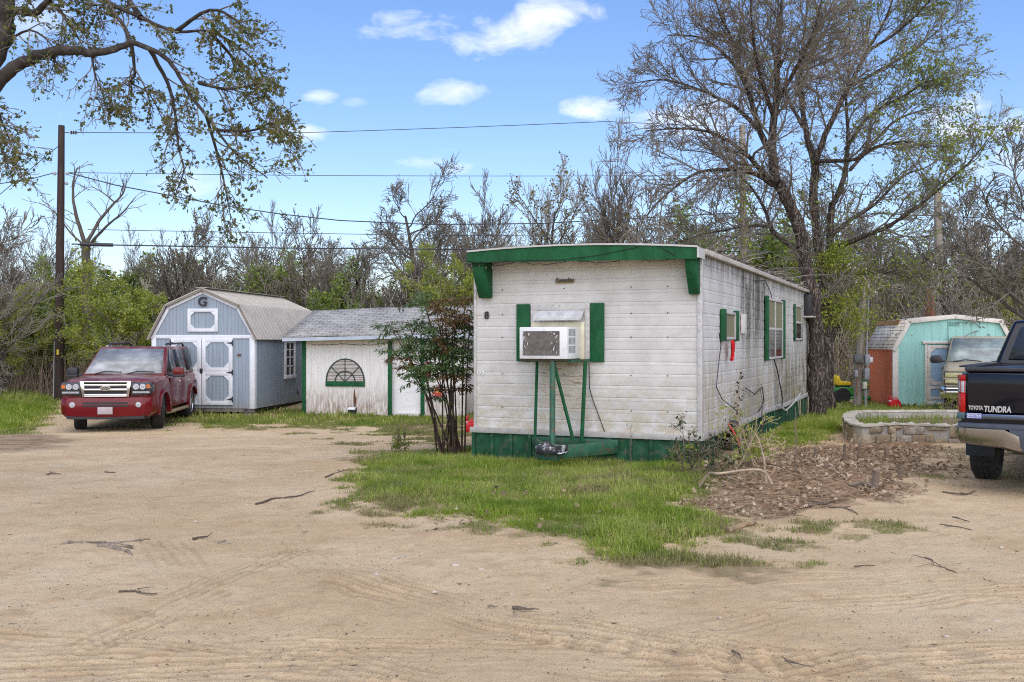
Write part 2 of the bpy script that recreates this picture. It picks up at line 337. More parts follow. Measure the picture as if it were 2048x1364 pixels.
def build_ground():
    def axis(marks):
        o = [marks[0][0]]
        for (a, _), (b, st) in zip(marks, marks[1:]):
            n = max(1, round((b - a) / st)); o += [a + (b - a) * (i + 1) / n for i in range(n)]
        return np.array(o)
    xs = axis([(-160, 0), (-60, 10), (-30, 2), (-14, .4), (-6, .1), (-4.2, .05), (4.2, .022), (6, .05), (14, .1), (30, .4), (60, 2), (160, 10)])
    ys = axis([(-40, 0), (-8, 4), (4.0, .5), (8, .02), (10, .035), (15, .06), (32, .17), (60, 1), (220, 8)])
    X, Y = np.meshgrid(xs, ys); Z = hz(X, Y)
    g, li, ch = grassiness(X, Y), litterness(X, Y), churn(X, Y)
    near = sstep(26, 12, Y) * sstep(16, 9, np.abs(X))
    sand = np.clip(1 - np.maximum(np.maximum(g, li), ch), 0, 1)
    Z = Z + near * ((fbm(X * 2.2, Y * 2.2, 3, 4) - .5) * .03 + (fbm(X * 9, Y * 9, 8, 4) - .5) * (.016 + .03 * ch + .03 * li + .02 * g))
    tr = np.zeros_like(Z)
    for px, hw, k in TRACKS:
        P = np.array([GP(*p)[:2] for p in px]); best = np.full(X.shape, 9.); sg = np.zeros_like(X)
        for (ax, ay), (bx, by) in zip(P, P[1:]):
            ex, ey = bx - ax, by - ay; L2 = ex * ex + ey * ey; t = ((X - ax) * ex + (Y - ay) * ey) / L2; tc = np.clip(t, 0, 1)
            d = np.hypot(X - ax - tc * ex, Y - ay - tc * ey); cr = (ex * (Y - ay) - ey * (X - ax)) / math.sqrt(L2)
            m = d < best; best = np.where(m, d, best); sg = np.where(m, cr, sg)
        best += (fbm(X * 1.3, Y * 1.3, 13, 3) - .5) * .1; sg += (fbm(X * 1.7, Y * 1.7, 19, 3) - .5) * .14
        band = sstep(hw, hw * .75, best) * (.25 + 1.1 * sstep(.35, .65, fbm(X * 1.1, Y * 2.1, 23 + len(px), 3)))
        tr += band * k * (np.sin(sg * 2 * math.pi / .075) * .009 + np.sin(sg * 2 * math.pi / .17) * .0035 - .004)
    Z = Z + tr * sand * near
    B = MB(); ny, nx = X.shape
    i = np.arange(ny - 1)[:, None] * nx; j = np.arange(nx - 1)[None, :]
    B.add(np.stack([X, Y, Z], -1).reshape(-1, 3), np.stack([i + j, i + j + 1, i + nx + j + 1, i + nx + j], -1).reshape(-1, 4))
    t = NT('sandy_ground'); at = t.new('ShaderNodeAttribute', attribute_name='cover'); sp = t.new('ShaderNodeSeparateColor'); t.l.new(at.outputs['Color'], sp.inputs[0])
    big = t.noise(.55, 5, .6); mid = t.noise(3.1, 6, .62); fine = t.noise(70, 4, .7); grain = t.noise(260, 2, .7)
    c = t.mix(t.ramp(big, .35, .68), (.48, .35, .205), (.58, .45, .285))
    c = t.mix(t.ramp(mid, .5, .68, 0, .5), c, (.38, .255, .145))
    c = t.mix(t.ramp(t.noise(1.3, 4, .6, t.co((1, 1, 1), loc=(4, 9, 0))), .58, .72, 0, .6), c, (.46, .38, .245))
    c = t.mix(t.ramp(t.noise(9, 7, .72, t.co((1, 1.6, 1), loc=(1, 5, 0))), 0.52, .66, 0, .42), c, (.34, .225, .12)); c = t.mix(t.ramp(fine, .52, .72, 0, .6), c, (.25, .17, .095))
    c = t.mix(t.ramp(grain, .62, .75, 0, .5), c, (.60, .50, .38))
    c = t.mix(t.math('MULTIPLY', at.outputs['Alpha'], .65), c, (.27, .185, .105)); c = t.mix(t.math('MULTIPLY', sp.outputs[2], .8), c, t.mix(t.ramp(mid, .4, .6), (.13, .09, .055), (.30, .21, .13)))  # alpha mix: shade in the tyre track furrows painted into the sand colour
    c = t.mix(t.ramp(sp.outputs[1], .05, .8, 0, .92), c, t.mix(t.ramp(t.noise(14, 6, .7), .35, .65), (.12, .072, .04), (.32, .205, .12)))
    c = t.mix(t.ramp(sp.outputs[0], .4, 1.0, 0, .7), c, t.mix(t.ramp(t.noise(9, 6, .7), .35, .65), (.13, .10, .045), (.24, .19, .10)))
    h = t.math('ADD', t.math('ADD', t.math('MULTIPLY', mid, .8), t.math('MULTIPLY', fine, .35)), t.math('MULTIPLY', grain, .12))
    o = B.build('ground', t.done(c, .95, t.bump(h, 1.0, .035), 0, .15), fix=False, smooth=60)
    a = o.data.attributes.new('cover', 'FLOAT_COLOR', 'POINT')
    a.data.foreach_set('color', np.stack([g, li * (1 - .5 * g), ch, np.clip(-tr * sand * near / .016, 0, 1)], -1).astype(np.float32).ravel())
    return tag(o, kind='structure')
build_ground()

# ---------------------------------------------------------------- mobile home
def siding_mat():
    t = NT('weathered_siding'); x = t.xyz()
    n = t.noise(2.2, 6, .65, t.co((1, 1, 1)))
    c = t.mix(t.ramp(n, .3, .7), (.47, .45, .415), (.60, .58, .545))
    # greyer long smudges that follow the ribs
    sm = t.ramp(t.noise(4, 6, .65, t.co((.5, .5, 5), loc=(1, 3, 2))), .5, .75, 0, .6); c = t.mix(sm, c, (.42, .42, .41))
    # yellowish grime low on the front
    zl = t.ramp(x[2], .3, 1.5, 1, 0); fr = t.math('LESS_THAN', x[1], .05)
    g = t.math('MULTIPLY', zl, t.ramp(t.noise(5, 8, .75, t.co((1, 1, 1.6), loc=(5, 5, 0))), .42, .58)); c = t.mix(t.math('MULTIPLY', g, .7), c, (.40, .34, .22))
    # rust runs below the air conditioner
    bx = t.math('MULTIPLY', t.ramp(x[0], -.62, -.5), t.ramp(x[0], -.05, .08, 1, 0))
    rz = t.math('MULTIPLY', t.ramp(x[2], .55, .8), t.ramp(x[2], 1.25, 1.38, 1, 0))
    rs = t.math('MULTIPLY', t.math('MULTIPLY', bx, rz), fr); c = t.mix(t.math('MULTIPLY', rs, .4), c, (.55, .46, .32))
    rn = t.ramp(t.noise(6, 7, .7, t.co((.7, .7, 6), loc=(8, 2, 2))), .52, .63); c = t.mix(t.math('MULTIPLY', t.math('MULTIPLY', rs, rn), .85), c, (.22, .11, .035))
    # black mildew and green runs on the long side
    sd = t.math('GREATER_THAN', x[0], 1.49)
    st = t.ramp(t.noise(3.2, 9, .8, t.co((1, 4.2, .16), loc=(2, 0, 0)), .8), .42, .54)
    st2 = t.ramp(t.noise(9, 9, .8, t.co((1, 3, 1.2), loc=(7, 2, 3))), .40, .56)
    w1 = t.math('MULTIPLY', t.ramp(x[1], 2.3, 3.1), t.ramp(x[1], 4.4, 5.4, 1, 0)); w1 = t.math('MULTIPLY', w1, t.ramp(x[2], 1.2, 2.2, .3, 1))
    w2 = t.math('MULTIPLY', t.ramp(x[1], 4.8, 7.), t.ramp(x[2], .4, 1.9, .8, .2)); wt = t.ramp(x[2], 2.2, 2.65, 0, .5)
    ww = t.math('ADD', t.math('MAXIMUM', t.math('MULTIPLY', t.math('MAXIMUM', w1, wt), 1.0), w2), .03)
    lf = t.ramp(t.noise(1.1, 5, .7, t.co((1, 1.2, .7), loc=(4, 6, 2))), .28, .5); ww = t.math('MULTIPLY', ww, lf); mk = t.math('MULTIPLY', t.math('MULTIPLY', sd, ww), t.math('MULTIPLY', st, t.math('ADD', t.math('MULTIPLY', st2, 1.3), .45), clamp=True), clamp=True)
    c = t.mix(t.math('MULTIPLY', mk, 1.6, clamp=True), c, (.06, .053, .04))
    for sy in (2.36, 5.25, 8.1): c = t.mix(t.math('MULTIPLY', t.math('MULTIPLY', sd, t.math('LESS_THAN', t.math('ABSOLUTE', t.math('SUBTRACT', x[1], sy)), .012)), .6), c, (.08, .07, .055))
    gr = t.ramp(t.noise(5, 8, .7, t.co((1, 2, .25), loc=(22, 4, 1))), .45, .62); c = t.mix(t.math('MULTIPLY', t.math('MULTIPLY', sd, t.ramp(x[2], .4, 2.0, .9, .1)), t.math('MULTIPLY', t.math('MULTIPLY', gr, lf), .9)), c, (.33, .27, .13))
    rl = t.math('MULTIPLY', t.math('MULTIPLY', sd, t.ramp(x[1], .1, 1.4, 1, 0)), t.math('MULTIPLY', t.ramp(x[2], .35, 1.3, 1, 0), t.ramp(t.noise(4, 7, .7, t.co((1, 4, .5), loc=(3, 3, 9))), .45, .65)))
    c = t.mix(t.math('MULTIPLY', rl, .75), c, (.33, .18, .08))
    # seams of the sheets keep dirt
    fz = t.math('FRACT', t.math('DIVIDE', t.math('ADD', x[2], 9.962), .1515)); ln = t.math('MULTIPLY', t.ramp(fz, .9, .97), t.ramp(t.noise(3, 5, .6), .3, .6, .35, 1)); c = t.mix(t.math('MULTIPLY', ln, .4), c, (.20, .19, .165))
    # screw heads with rust
    
    return t.done(c, .55, t.bump(n, .15, .01), .0, .35)
GREEN = mat('dark_green_paint', (.010, .080, .028), .7, .3, 7, .3, 30, spec=.2, dirt=(.035, .08, .045), dirtamt=.6, stretch=(1, 1, .6))
GREENOLD = mat('flaking_green_paint', (.014, .066, .030), .75, .35, 6, .4, 25, spec=.2, dirt=(.11, .105, .085), dirtamt=.8)
RUSTGREEN = mat('rusty_green_steel', (.02, .09, .05), .6, .3, 8, .3, 30, dirt=(.13, .05, .025), dirtamt=.95)
GALV = mat('old_aluminium_trim', (.46, .445, .42), .45, .12, 12, dirt=(.28, .22, .17), dirtamt=.5)
ROOFM = mat('weathered_roof_sheet', (.33, .29, .25), .75, .25, 4, .3, 20, dirt=(.13, .1, .08), dirtamt=.8)
MH_RZ = R(-23.15)
def local_ground(t, x, y):
    c, s = math.cos(t.rotation_euler[2]), math.sin(t.rotation_euler[2])
    return gz(t.location.x + c * x - s * y, t.location.y + s * x + c * y) - t.location.z
def screen_dots(B, pts, axis, r=.008, mi=0):
    for p in pts: B.lathe([(r, -.003), (r, .003), (r * .4, .005)], 6, axis, p, mi)
def build_home():
    t = thing('mobile_home', 'old white mobile home with green fascia and shutters and ribbed metal siding', 'mobile home', (0.908, 12.80, 0), MH_RZ)
    SM = siding_mat(); hw, L, zb, zt = 1.525, 10.95, .375, 2.66
    prof = []; z = zb
    while z < zt - .02:
        prof += [(z, .0), (z + .008, .006), (z + .07, .010), (z + .142, .006), (z + .1505, .001)]; z += .1515
    prof.append((zt, 0))
    def ribs(a, b, fn):
        v = []; 
        for zz, d in prof: v += [fn(a, d, zz), fn(b, d, zz)]
        return v, [(2 * i, 2 * i + 1, 2 * i + 3, 2 * i + 2) for i in range(len(prof) - 1)]
    B = MB(); B.add(*ribs(-hw, hw, lambda a, d, z: (a, -d, z))); screen_dots(B, [(x, -.019, z) for x in (-1.12, -.25, .65, 1.12) for z in (2.23, 1.9, 1.6, 1.12, .67)], 'y', mi=1)
    B.build('front_wall', [SM, RUBBER], t, smooth=20, fix=False)
    B = MB(); B.add(*ribs(0, L, lambda a, d, z: (hw + d, a, z))); B.build('side_wall', SM, t, smooth=20, fix=False)
    B = MB(); B.box(-hw, hw - .03, .03, L, zb, zt); B.build('inner_body', SM, t)
    # corner and belt trims
    B = MB()
    B.box(-hw - .012, -hw + .03, -.026, .03, zb, zt); screen_dots(B, [(-hw + .01, -.03, zb + .1 + .11 * i) for i in range(20)], 'y', .007, 1); B.build('corner_trim', [GALV, RUBBER], t, bevel=.004)
    B = MB(); B.box(hw - .035, hw + .026, -.028, .035, zb, zt)
    screen_dots(B, [(hw - .01, -.032, zb + .1 + .11 * i) for i in range(20)] + [(hw + .03, .01, zb + .1 + .11 * i) for i in range(20)] , 'y', .007, 1)
    B.build('corner_trim', [GALV, RUBBER], t, bevel=.004)
    B = MB(); B.box(-hw - .06, hw + .03, -.05, .0, .325, .395)
    pts = [(hw + .03 + .01 * math.sin(y * 2.1), y, .362 + .012 * math.sin(y * 1.3 + 1)) for y in np.arange(0, L + .1, .35)]
    for a, b in zip(pts, pts[1:]): B.bar(a, b, .02, .075 + .02 * random.Random(int(a[1] * 9)).random())
    B.build('bottom_trim', mat('bent_metal_trim', (.36, .345, .315), .5, .12, 8, dirt=(.3, .2, .14), dirtamt=.6), t, bevel=.003)
    # roof
    def arch(x): return 2.70 + .095 * (1 - (x / 1.6) ** 2)
    def arch(x): return 2.675 + .04 * (1.6 - x) / 3.2 + .062 * (1 - (x / 1.6) ** 2)
    B = MB()
    for xa, xb, ya, yb in ((-1.6, 1.6, -.01, L + .06), (-1.465, 1.575, -.335, -.012)):
        xs = np.linspace(xa, xb, 13); B.prism([(x, arch(x)) for x in xs] + [(x, arch(x) - .05) for x in xs[::-1]], ya, yb, 'y')
    B.build('roof', ROOFM, t, smooth=20)
    B = MB(); B.box(1.53, 1.612, -.02, L + .055, 2.605, 2.672); B.build('roof_rail', mat('grimy_roof_rail', (.40, .36, .31), .6, .2, 6, dirt=(.1, .08, .06), dirtamt=.8), t, bevel=.01)
    fx = np.linspace(-1.475, 1.565, 13)
    B = MB(); poly = [(x, arch(x) - .012) for x in fx[::-1]] + [(-1.475, 2.575), (1.565, 2.53)]; B.prism(poly, -.36, -.335, 'y'); B.build('fascia', GREEN, t)
    B = MB(); B.prism([(x, arch(x) + .01) for x in fx] + [(x, arch(x) - .012) for x in fx[::-1]], -.375, -.33, 'y'); B.box(1.565, 1.59, -.375, -.05, 2.545, 2.665); B.build('drip_edge', GALV, t)
    B = MB(); B.box(-1.46, 1.555, -.33, -.02, 2.6, 2.615); B.build('soffit', mat('stained_soffit', (.50, .44, .34), .7, .15, 4), t)
    for x0, x1 in ((-1.43, -1.26), (1.40, 1.525)):
        B = MB(); B.prism([(-.02, 2.6), (-.02, 2.13), (-.09, 2.12), (-.29, 2.45), (-.31, 2.6)], x0, x1, 'x'); B.build('bracket', GREEN, t, bevel=.005)
    # front window with shutters
    f = MB()
    x0, x1, z0, z1 = -.70, .11, 1.275, 2.025
    f.box(x0, x1, -.05, -.02, z1 - .075, z1); f.box(x0, x0 + .06, -.05, -.02, z0, z1 - .075); f.box(x1 - .07, x1, -.05, -.02, z0, z1 - .075)
    screen_dots(f, [(x, -.053, z1 - .015) for x in np.linspace(x0 + .03, x1 - .03, 9)] + [(x1 - .015, -.053, z) for z in np.linspace(z0 + .05, z1 - .1, 8)], 'y', .007, 1)
    wf = f.build('window', [GALV, RUBBER], t, bevel=.003)
    B = MB(); B.box(x0 + .05, x1 - .06, -.03, -.02, z0, z1 - .07); B.build('pane', mat('foil_panel', (.62, .63, .64), .35, .2, 9, .4, 20, metal=.3), wf)
    B = MB(); 
    B.bar((x0 + .08, -.16, 1.83), (x1 - .08, -.16, 1.83), .025, .03); B.bar((x0 + .08, -.05, 1.95), (x0 + .08, -.16, 1.83), .02, .02); B.bar((x1 - .08, -.05, 1.95), (x1 - .08, -.16, 1.83), .02, .02)
    B.add([(x0 + .09, -.05, 1.945), (x1 - .09, -.05, 1.945), (x1 - .09, -.155, 1.84), (x0 + .09, -.155, 1.84)], [(0, 1, 2, 3)], 1)
    B.build('awning_sash', [GALV, mat('foil_panel', (.6, .6, .6))], wf)
    for a, b in ((-.905, -.715), (.115, .30)):
        B = MB(); B.box(a, b, -.05, -.021, 1.285, 2.035); B.build('shutter', GREEN, t, bevel=.004)
    # script name, house number
    M = Matrix.Translation((-.235, -.03, 2.335)) @ Matrix.Rotation(R(90), 4, 'X')
    B = MB(); B.text('Kentuckian', .085, M, .004, .3, 0, .0022, .8, fit=.26); B.box(-.36, -.11, -.033, -.026, 2.295, 2.302, 1)
    B.build('nameplate', [mat('black_script', (.07, .05, .02), .4), mat('brass_script', (.45, .28, .06), .35, metal=.6)], t)
    B = MB(); B.text('8', .135, Matrix.Translation((-1.345, -.027, 1.89)) @ Matrix.Rotation(R(90), 4, 'X'), .004, 0, 0, .004); B.build('house_number', BLACK, t)
    B = MB(); B.text('170', .075, Matrix.Translation((-1.44, -.024, 1.12)) @ Matrix.Rotation(R(90), 4, 'X'), .002, 0, 0, .001); B.build('faded_number', mat('pale_number_paint', (.75, .76, .77), .6), t)
    # skirting, front
    g0 = -.14
    B = MB(); B.box(-hw - .03, hw + .01, -.012, .01, g0, .33)
    for x in np.arange(-1.54, 1.55, .272):
        B.box(x - .024, x + .026, -.035, -.012, g0, .325)
    B.build('front_skirting', GREENOLD, t, bevel=.003)
    rg = random.Random(4)
    B = MB(); y = .05
    while y < .75: B.bar((hw + .0, y, g0), (hw + rg.uniform(0, .03), y + rg.uniform(-.02, .03), .33), .015, rg.uniform(.07, .1), up=(0, 1, 0)); y += .11
    B.build('side_skirting', GREENOLD, t); B = MB(); y = 2.0
    while y < 10.9:
        if 9.35 < y < 9.45: B.build('side_skirting', GREENOLD, t); B = MB(); y = 9.75
        B.bar((hw + rg.uniform(-.01, .02), y, g0), (hw + rg.uniform(-.01, .02), y + rg.uniform(-.02, .02), .345), .014, rg.uniform(.05, .085), up=(0, 1, 0))
        y += .1
    B.build('side_skirting', GREENOLD, t)
    B = MB(); B.box(-1.3, 1.35, .5, 10.6, .15, .345); 
    for y in (1.0, 3.4, 6.2, 9): B.box(.9, 1.3, y, y + .35, -.2, .15)
    B.build('underframe', mat('dark_underframe', (.03, .025, .02), .8), t)
    # side windows
    def sidewin(y0, y1, z0, z1, out=.05, mull=None, rail=None, shut=.0, pane=None, tilt=0):
        fr = MB(); w = .035; X = hw + .02
        fr.box(X, X + out, y0, y1, z1 - w, z1); fr.box(X, X + out, y0, y1, z0, z0 + w); fr.box(X, X + out, y0, y0 + w, z0 + w, z1 - w); fr.box(X, X + out, y1 - w, y1, z0 + w, z1 - w)
        if mull: fr.box(X, X + out, mull - .022, mull + .022, z0 + w, z1 - w)
        if rail: fr.box(X, X + out * .9, y0 + w, y1 - w, rail - .02, rail + .02)
        o = fr.build('window', mat('dull_window_frame', (.40, .385, .36), .6, .15, 9, dirt=(.2, .17, .13), dirtamt=.6), t, bevel=.003)
        B = MB(); B.box(X - .002, X + .012, y0 + .02, y1 - .02, z0 + .02, z1 - .02); p = B.build('pane', pane, o)
        if rail:
            B = MB(); B.box(X + .012, X + .016, y0 + .04, y1 - .04, z0 + .03, rail - .02); B.build('lower_pane', GLASS, o)
        for a, b in ((y0 - shut, y0 - .005), (y1 + .005, y1 + shut)) if shut else ():
            B = MB(); B.box(X, X + .045, a, b, z0 - .02, z1 + .03); B.build('shutter', GREEN, t, bevel=.003)
        return o
    curtain = mat('yellowed_curtain', (.17, .155, .085), .5, .15, 12, stretch=(1, 8, .3))
    sidewin(1.32, 2.05, 1.57, 1.95, .035, pane=curtain, shut=.2)
    sidewin(5.0, 6.75, 1.24, 2.28, .03, mull=5.85, rail=1.76, shut=.2, pane=curtain)
    sidewin(8.55, 9.6, 1.57, 2.28, .03, rail=1.93, shut=.0, pane=curtain)
    B = MB(); B.box(hw + .02, hw + .05, 8.46, 8.545, 1.55, 2.3); B.build('shutter', GREEN, t, bevel=.003); B = MB(); B.box(hw + .02, hw + .05, 9.605, 9.69, 1.55, 2.3); B.build('shutter', GREEN, t, bevel=.003)
    B = MB(); B.box(hw + .015, hw + .04, 2.62, 2.98, 1.66, 1.95); B.build('access_panel', mat('cream_panel', (.55, .52, .47), .5), t, bevel=.004)
    B = MB(); B.box(hw + .0, hw + .16, 10.15, 10.5, 2.1, 2.56); B.box(hw, hw + .22, 10.1, 10.55, 2.05, 2.1, 1); B.build('porch_light', [BLACK, GALV], t, bevel=.01)
    # cables hanging on the walls
    X = hw + .035
    def cable(*tubes):
        for pts, r, mm in tubes: B = MB(); B.tube(pts, r, 5); B.build('cable', mm, t)
    wh = mat('white_hose', (.38, .37, .34))
    cable(([(X, .95, 1.66), (X + .01, 1.03, 1.5), (X + .01, .85, 1.2), (X, .78, .95), (X + .01, 1.1, .78), (X + .02, 1.9, .6), (X + .03, 2.5, .45)], .007, BLACK),
        ([(X, 5.7, 1.24), (X + .02, 5.95, 1.05), (X, 6.4, .8), (X + .04, 6.5, .5), (X + .05, 6.3, .3)], .012, BLACK),
        ([(X, 2.9, .85), (X + .02, 3.6, .72), (X + .01, 4.4, .8), (X + .02, 4.5, .55), (X, 4.1, .42)], .009, BLACK),
        ([(X, 3.8, 2.5), (X + .02, 4.6, 2.55), (X, 5.3, 2.4), (X, 5.5, 2.28)], .008, BLACK),
        ([(X + .03, 5.9, .42), (X + .08, 6.6, .28), (X + .06, 7.6, .32), (X + .1, 8.6, .5)], .014, wh))
    B = MB(); B.tube([(.1, -.04, 1.28), (.105, -.035, .95), (.15, -.04, .8), (.26, -.04, .52), (.31, -.05, .40)], .006, 5); B.build('cable', BLACK, t)
    # hitch
    a = Vector((-.12, -.86, .20))
    B = MB(); B.bar((-.66, -.03, .245), a, .06, .1); B.bar((.47, -.03, .21), a + Vector((.03, 0, 0)), .07, .155); B.bar((-.66, -.07, .262), (.5, -.07, .262), .07, .085)
    B.box(-.22, .0, -.95, -.72, .115, .2)
    B.build('tow_frame', RUSTGREEN, t, bevel=.008)
    B = MB(); B.prism([(-.25, -1.02), (-.1, -1.12), (.02, -1.02), (.06, -.72), (-.3, -.72)], .205, .29, 'z'); B.lathe([(.0, .29), (.07, .29), (.05, .33), (.02, .35)], 10, 'z', (-.13, -.95, 0)); B.box(-.26, .07, -1.0, -.7, .19, .205, 1)
    B.build('coupler', [mat('black_and_white_flaking_coupler', (.02, .02, .024), .5, .2, 5, dirt=(.6, .6, .6), dirtamt=1), WHITE], t, bevel=.01)
    return t
HOME = build_home()
def on_home(x, y, z): return HOME.matrix_basis @ Vector((x, y, z))
HOME_M = Matrix.Translation(HOME.location) @ Matrix.Rotation(MH_RZ, 4, 'Z')
def hm(x, y, z): return HOME_M @ Vector((x, y, z))
def build_ac():
    p = hm(-.31, -.28, 0)
    s = thing('support_stand', 'green painted steel stand of pipes under the air conditioner on the white home', 'stand', (p.x, p.y, .3), MH_RZ)
    def P(x, y, z): return (x + .31, y + .28, z - .3)
    def pipe(a, b, r, m, nm='leg'):
        B = MB(); B.tube([P(*a), P(*b)], r, 10); B.build(nm, m, s)
    pipe((-.56, -.25, .30), (-.53, -.25, 1.29), .02, GREEN); pipe((.05, -.18, .28), (.10, -.18, 1.30), .026, GREEN)
    pipe((-.135, -.74, .28), (-.215, -.52, 1.31), .036, RUSTGREEN); pipe((-.02, -.3, .30), (-.215, -.48, 1.28), .022, GREEN, 'brace')
    B = MB(); 
    for a, b in (((-.63, -.5, 1.305), (.02, -.5, 1.305)), ((-.6, -.06, 1.305), (.12, -.06, 1.305)), ((-.56, -.52, 1.30), (-.56, -.04, 1.30)), ((.0, -.52, 1.30), (.0, -.04, 1.30))): B.bar(P(*a), P(*b), .04, .03)
    B.build('shelf', RUSTGREEN, s)
    t = thing('air_conditioner', 'boxy white window air conditioner with a dark rear grille in the front window', 'air conditioner', (p.x, p.y, 1.325), MH_RZ)
    x0, x1, y0, y1, h = -.33, .31, -.30, .25, .40
    wm = mat('off_white_enamel', (.66, .66, .66), .4, .06, 4, dirt=(.42, .36, .28), dirtamt=.35)
    B = MB(); B.box(x0, x1, y0 + .0, y1, 0, h); body = B.build('case', wm, t, bevel=.012)
    B = MB(); B.box(x0 + .05, x1 - .1, y0 - .006, y0 + .01, .045, h - .055); g = B.build('condenser_coil', mat('dirty_coil', (.13, .115, .10), .7, .4, 10, .6, 90, dirt=(.03, .03, .03), dirtamt=.6), t)
    B = MB(); 
    for i in range(26): z = .055 + i * .0116; B.box(x0 + .055, x1 - .105, y0 - .010, y0 - .006, z, z + .004)
    rg = random.Random(3)
    for i in range(26):
        x = x0 + .06 + (rg.random() ** 2) * .08 if i % 2 else x1 - .13 - (rg.random() ** 2) * .1; z = rg.uniform(.06, h - .07); B.box(x, x + .006, y0 - .012, y0 - .0105, z, z + rg.uniform(.005, .03), 1)
    B.build('grille_wires', [mat('coil_fins', (.19, .17, .15), .5, .3, 20), WHITE], t)
    B = MB()
    for r in range(3):
        for c in range(2): B.box(x1 - .004, x1 + .003, y0 + .05 + c * .135, y0 + .16 + c * .135, .08 + r * .105, .165 + r * .105)
    B.build('side_vent', mat('grey_louvre', (.36, .37, .39), .5, .1, 30, .8, 60, stretch=(1, 1, 12)), t)
    B = MB(); B.box(x1 - .01, x1 + .05, y1 - .06, y1 - .025, -.01, h + .06); B.box(x0 - .04, x1 + .05, y1 - .05, y1 - .02, h + .0, h + .07); B.build('filler_strip', mat('yellow_foam_strip', (.62, .58, .42), .8), t, bevel=.006)
    B = MB(); B.box(x0 + .01, x1 - .01, y0 + .02, y1, -.022, -.002); B.build('base_pan', mat('rusty_pan', (.06, .035, .02), .8), t)
    # string of fairy lights below the fascia
    p = hm(-.0, -.3, 2.55); s = thing('string_lights', 'sagging string of tiny fairy lights under the green fascia', 'lights', p, MH_RZ)
    B = MB(); rg = random.Random(8); pts = []
    for i in range(61):
        x = -1.52 + i * .05; sag = .045 * abs(math.sin(i * .21)) + rg.uniform(-.008, .008); pts.append((x, -.02 - .01 * math.sin(i), -sag + .02))
    B.tube(pts, .004, 4); B.tube([(-1.5, -.07, .05), (-1.2, -.07, .02), (-.7, -.068, .03), (-.2, -.07, .02), (.3, -.07, .06), (.8, -.07, .14), (1.0, -.07, .22), (1.15, -.07, .12), (1.3, -.07, .03)], .004, 4); B.build('wire', BLACK, s)
    bulb = None
    for i in range(2, 60, 2):
        q = pts[i]
        if bulb is None:
            B = MB(); B.lathe([(.004, .0), (.008, -.006), (.009, -.02), (.004, -.034), (.001, -.038)], 6, 'z'); bulb = B.build('bulb', mat('bulb_socket', (.12, .10, .07), .4), s); bulb.location = q
        else:
            b = bulb.copy(); C.objects.link(b); b.parent = s; b.location = q; b.rotation_euler = (rg.uniform(-.7, .7), 0, 0)
    # red cloth hanging from the small side window
    B = MB(); v = []; f = []
    nz, ny = 8, 6
    for i in range(nz):
        for j in range(ny):
            u = j / (ny - 1); w = i / (nz - 1); wd = .10 + .09 * math.sin(w * 2.4) - .17 * w * w; v.append((.02 + .02 * math.sin(u * 9 + w * 3), .05 + (u - .3 + .25 * w) * wd * 1.6, -.28 * w))
    f = [(i * ny + j, i * ny + j + 1, (i + 1) * ny + j + 1, (i + 1) * ny + j) for i in range(nz - 1) for j in range(ny - 1)]
    B.add(v, f); o = B.build('red_rag', leafmat('red_cloth', [(.55, .008, .012)], .1), fix=False); md = o.modifiers.new('s', 'SOLIDIFY'); md.thickness = .004
    o.location = hm(1.60, 1.45, 1.56); o.rotation_euler = (0, 0, MH_RZ); tag(o, 'red rag hanging below the small side window of the white home', 'rag')
build_ac()
# ---------------------------------------------------------------- sheds
def octa(w, h, c): return [(-w / 2 + c, -h / 2), (w / 2 - c, -h / 2), (w / 2, -h / 2 + c), (w / 2, h / 2 - c), (w / 2 - c, h / 2), (-w / 2 + c, h / 2), (-w / 2, h / 2 - c), (-w / 2, -h / 2 + c)]
def octa_frame(B, cx, cz, w, h, b, c, y0, y1, mi=0):
    """boards round an eight-sided opening, outer size w x h, board width b"""
    B.box(cx - w / 2, cx - w / 2 + b, y0, y1, cz - h / 2, cz + h / 2, mi); B.box(cx + w / 2 - b, cx + w / 2, y0, y1, cz - h / 2, cz + h / 2, mi)
    B.box(cx - w / 2 + b, cx + w / 2 - b, y0, y1, cz + h / 2 - b, cz + h / 2, mi); B.box(cx - w / 2 + b, cx + w / 2 - b, y0, y1, cz - h / 2, cz - h / 2 + b, mi)
    for sx in (-1, 1):
        for sz in (-1, 1):
            X, Z = cx + sx * (w / 2 - b), cz + sz * (h / 2 - b); B.prism([(X, Z), (X - sx * c, Z), (X, Z - sz * c)], y0 + .0015, y1 - .001, 'y', mi)
def band(B, pts, w, y0, y1, mi=0):
    """a board of width w following an outline (inside the outline)"""
    for (a, b), (c, d) in zip(pts, pts[1:]):
        L = math.hypot(c - a, d - b); nx, nz = (d - b) / L * w, -(c - a) / L * w
        B.prism([(a, b), (c, d), (c + nx, d + nz), (a + nx, b + nz)], y0, y1, 'y', mi)
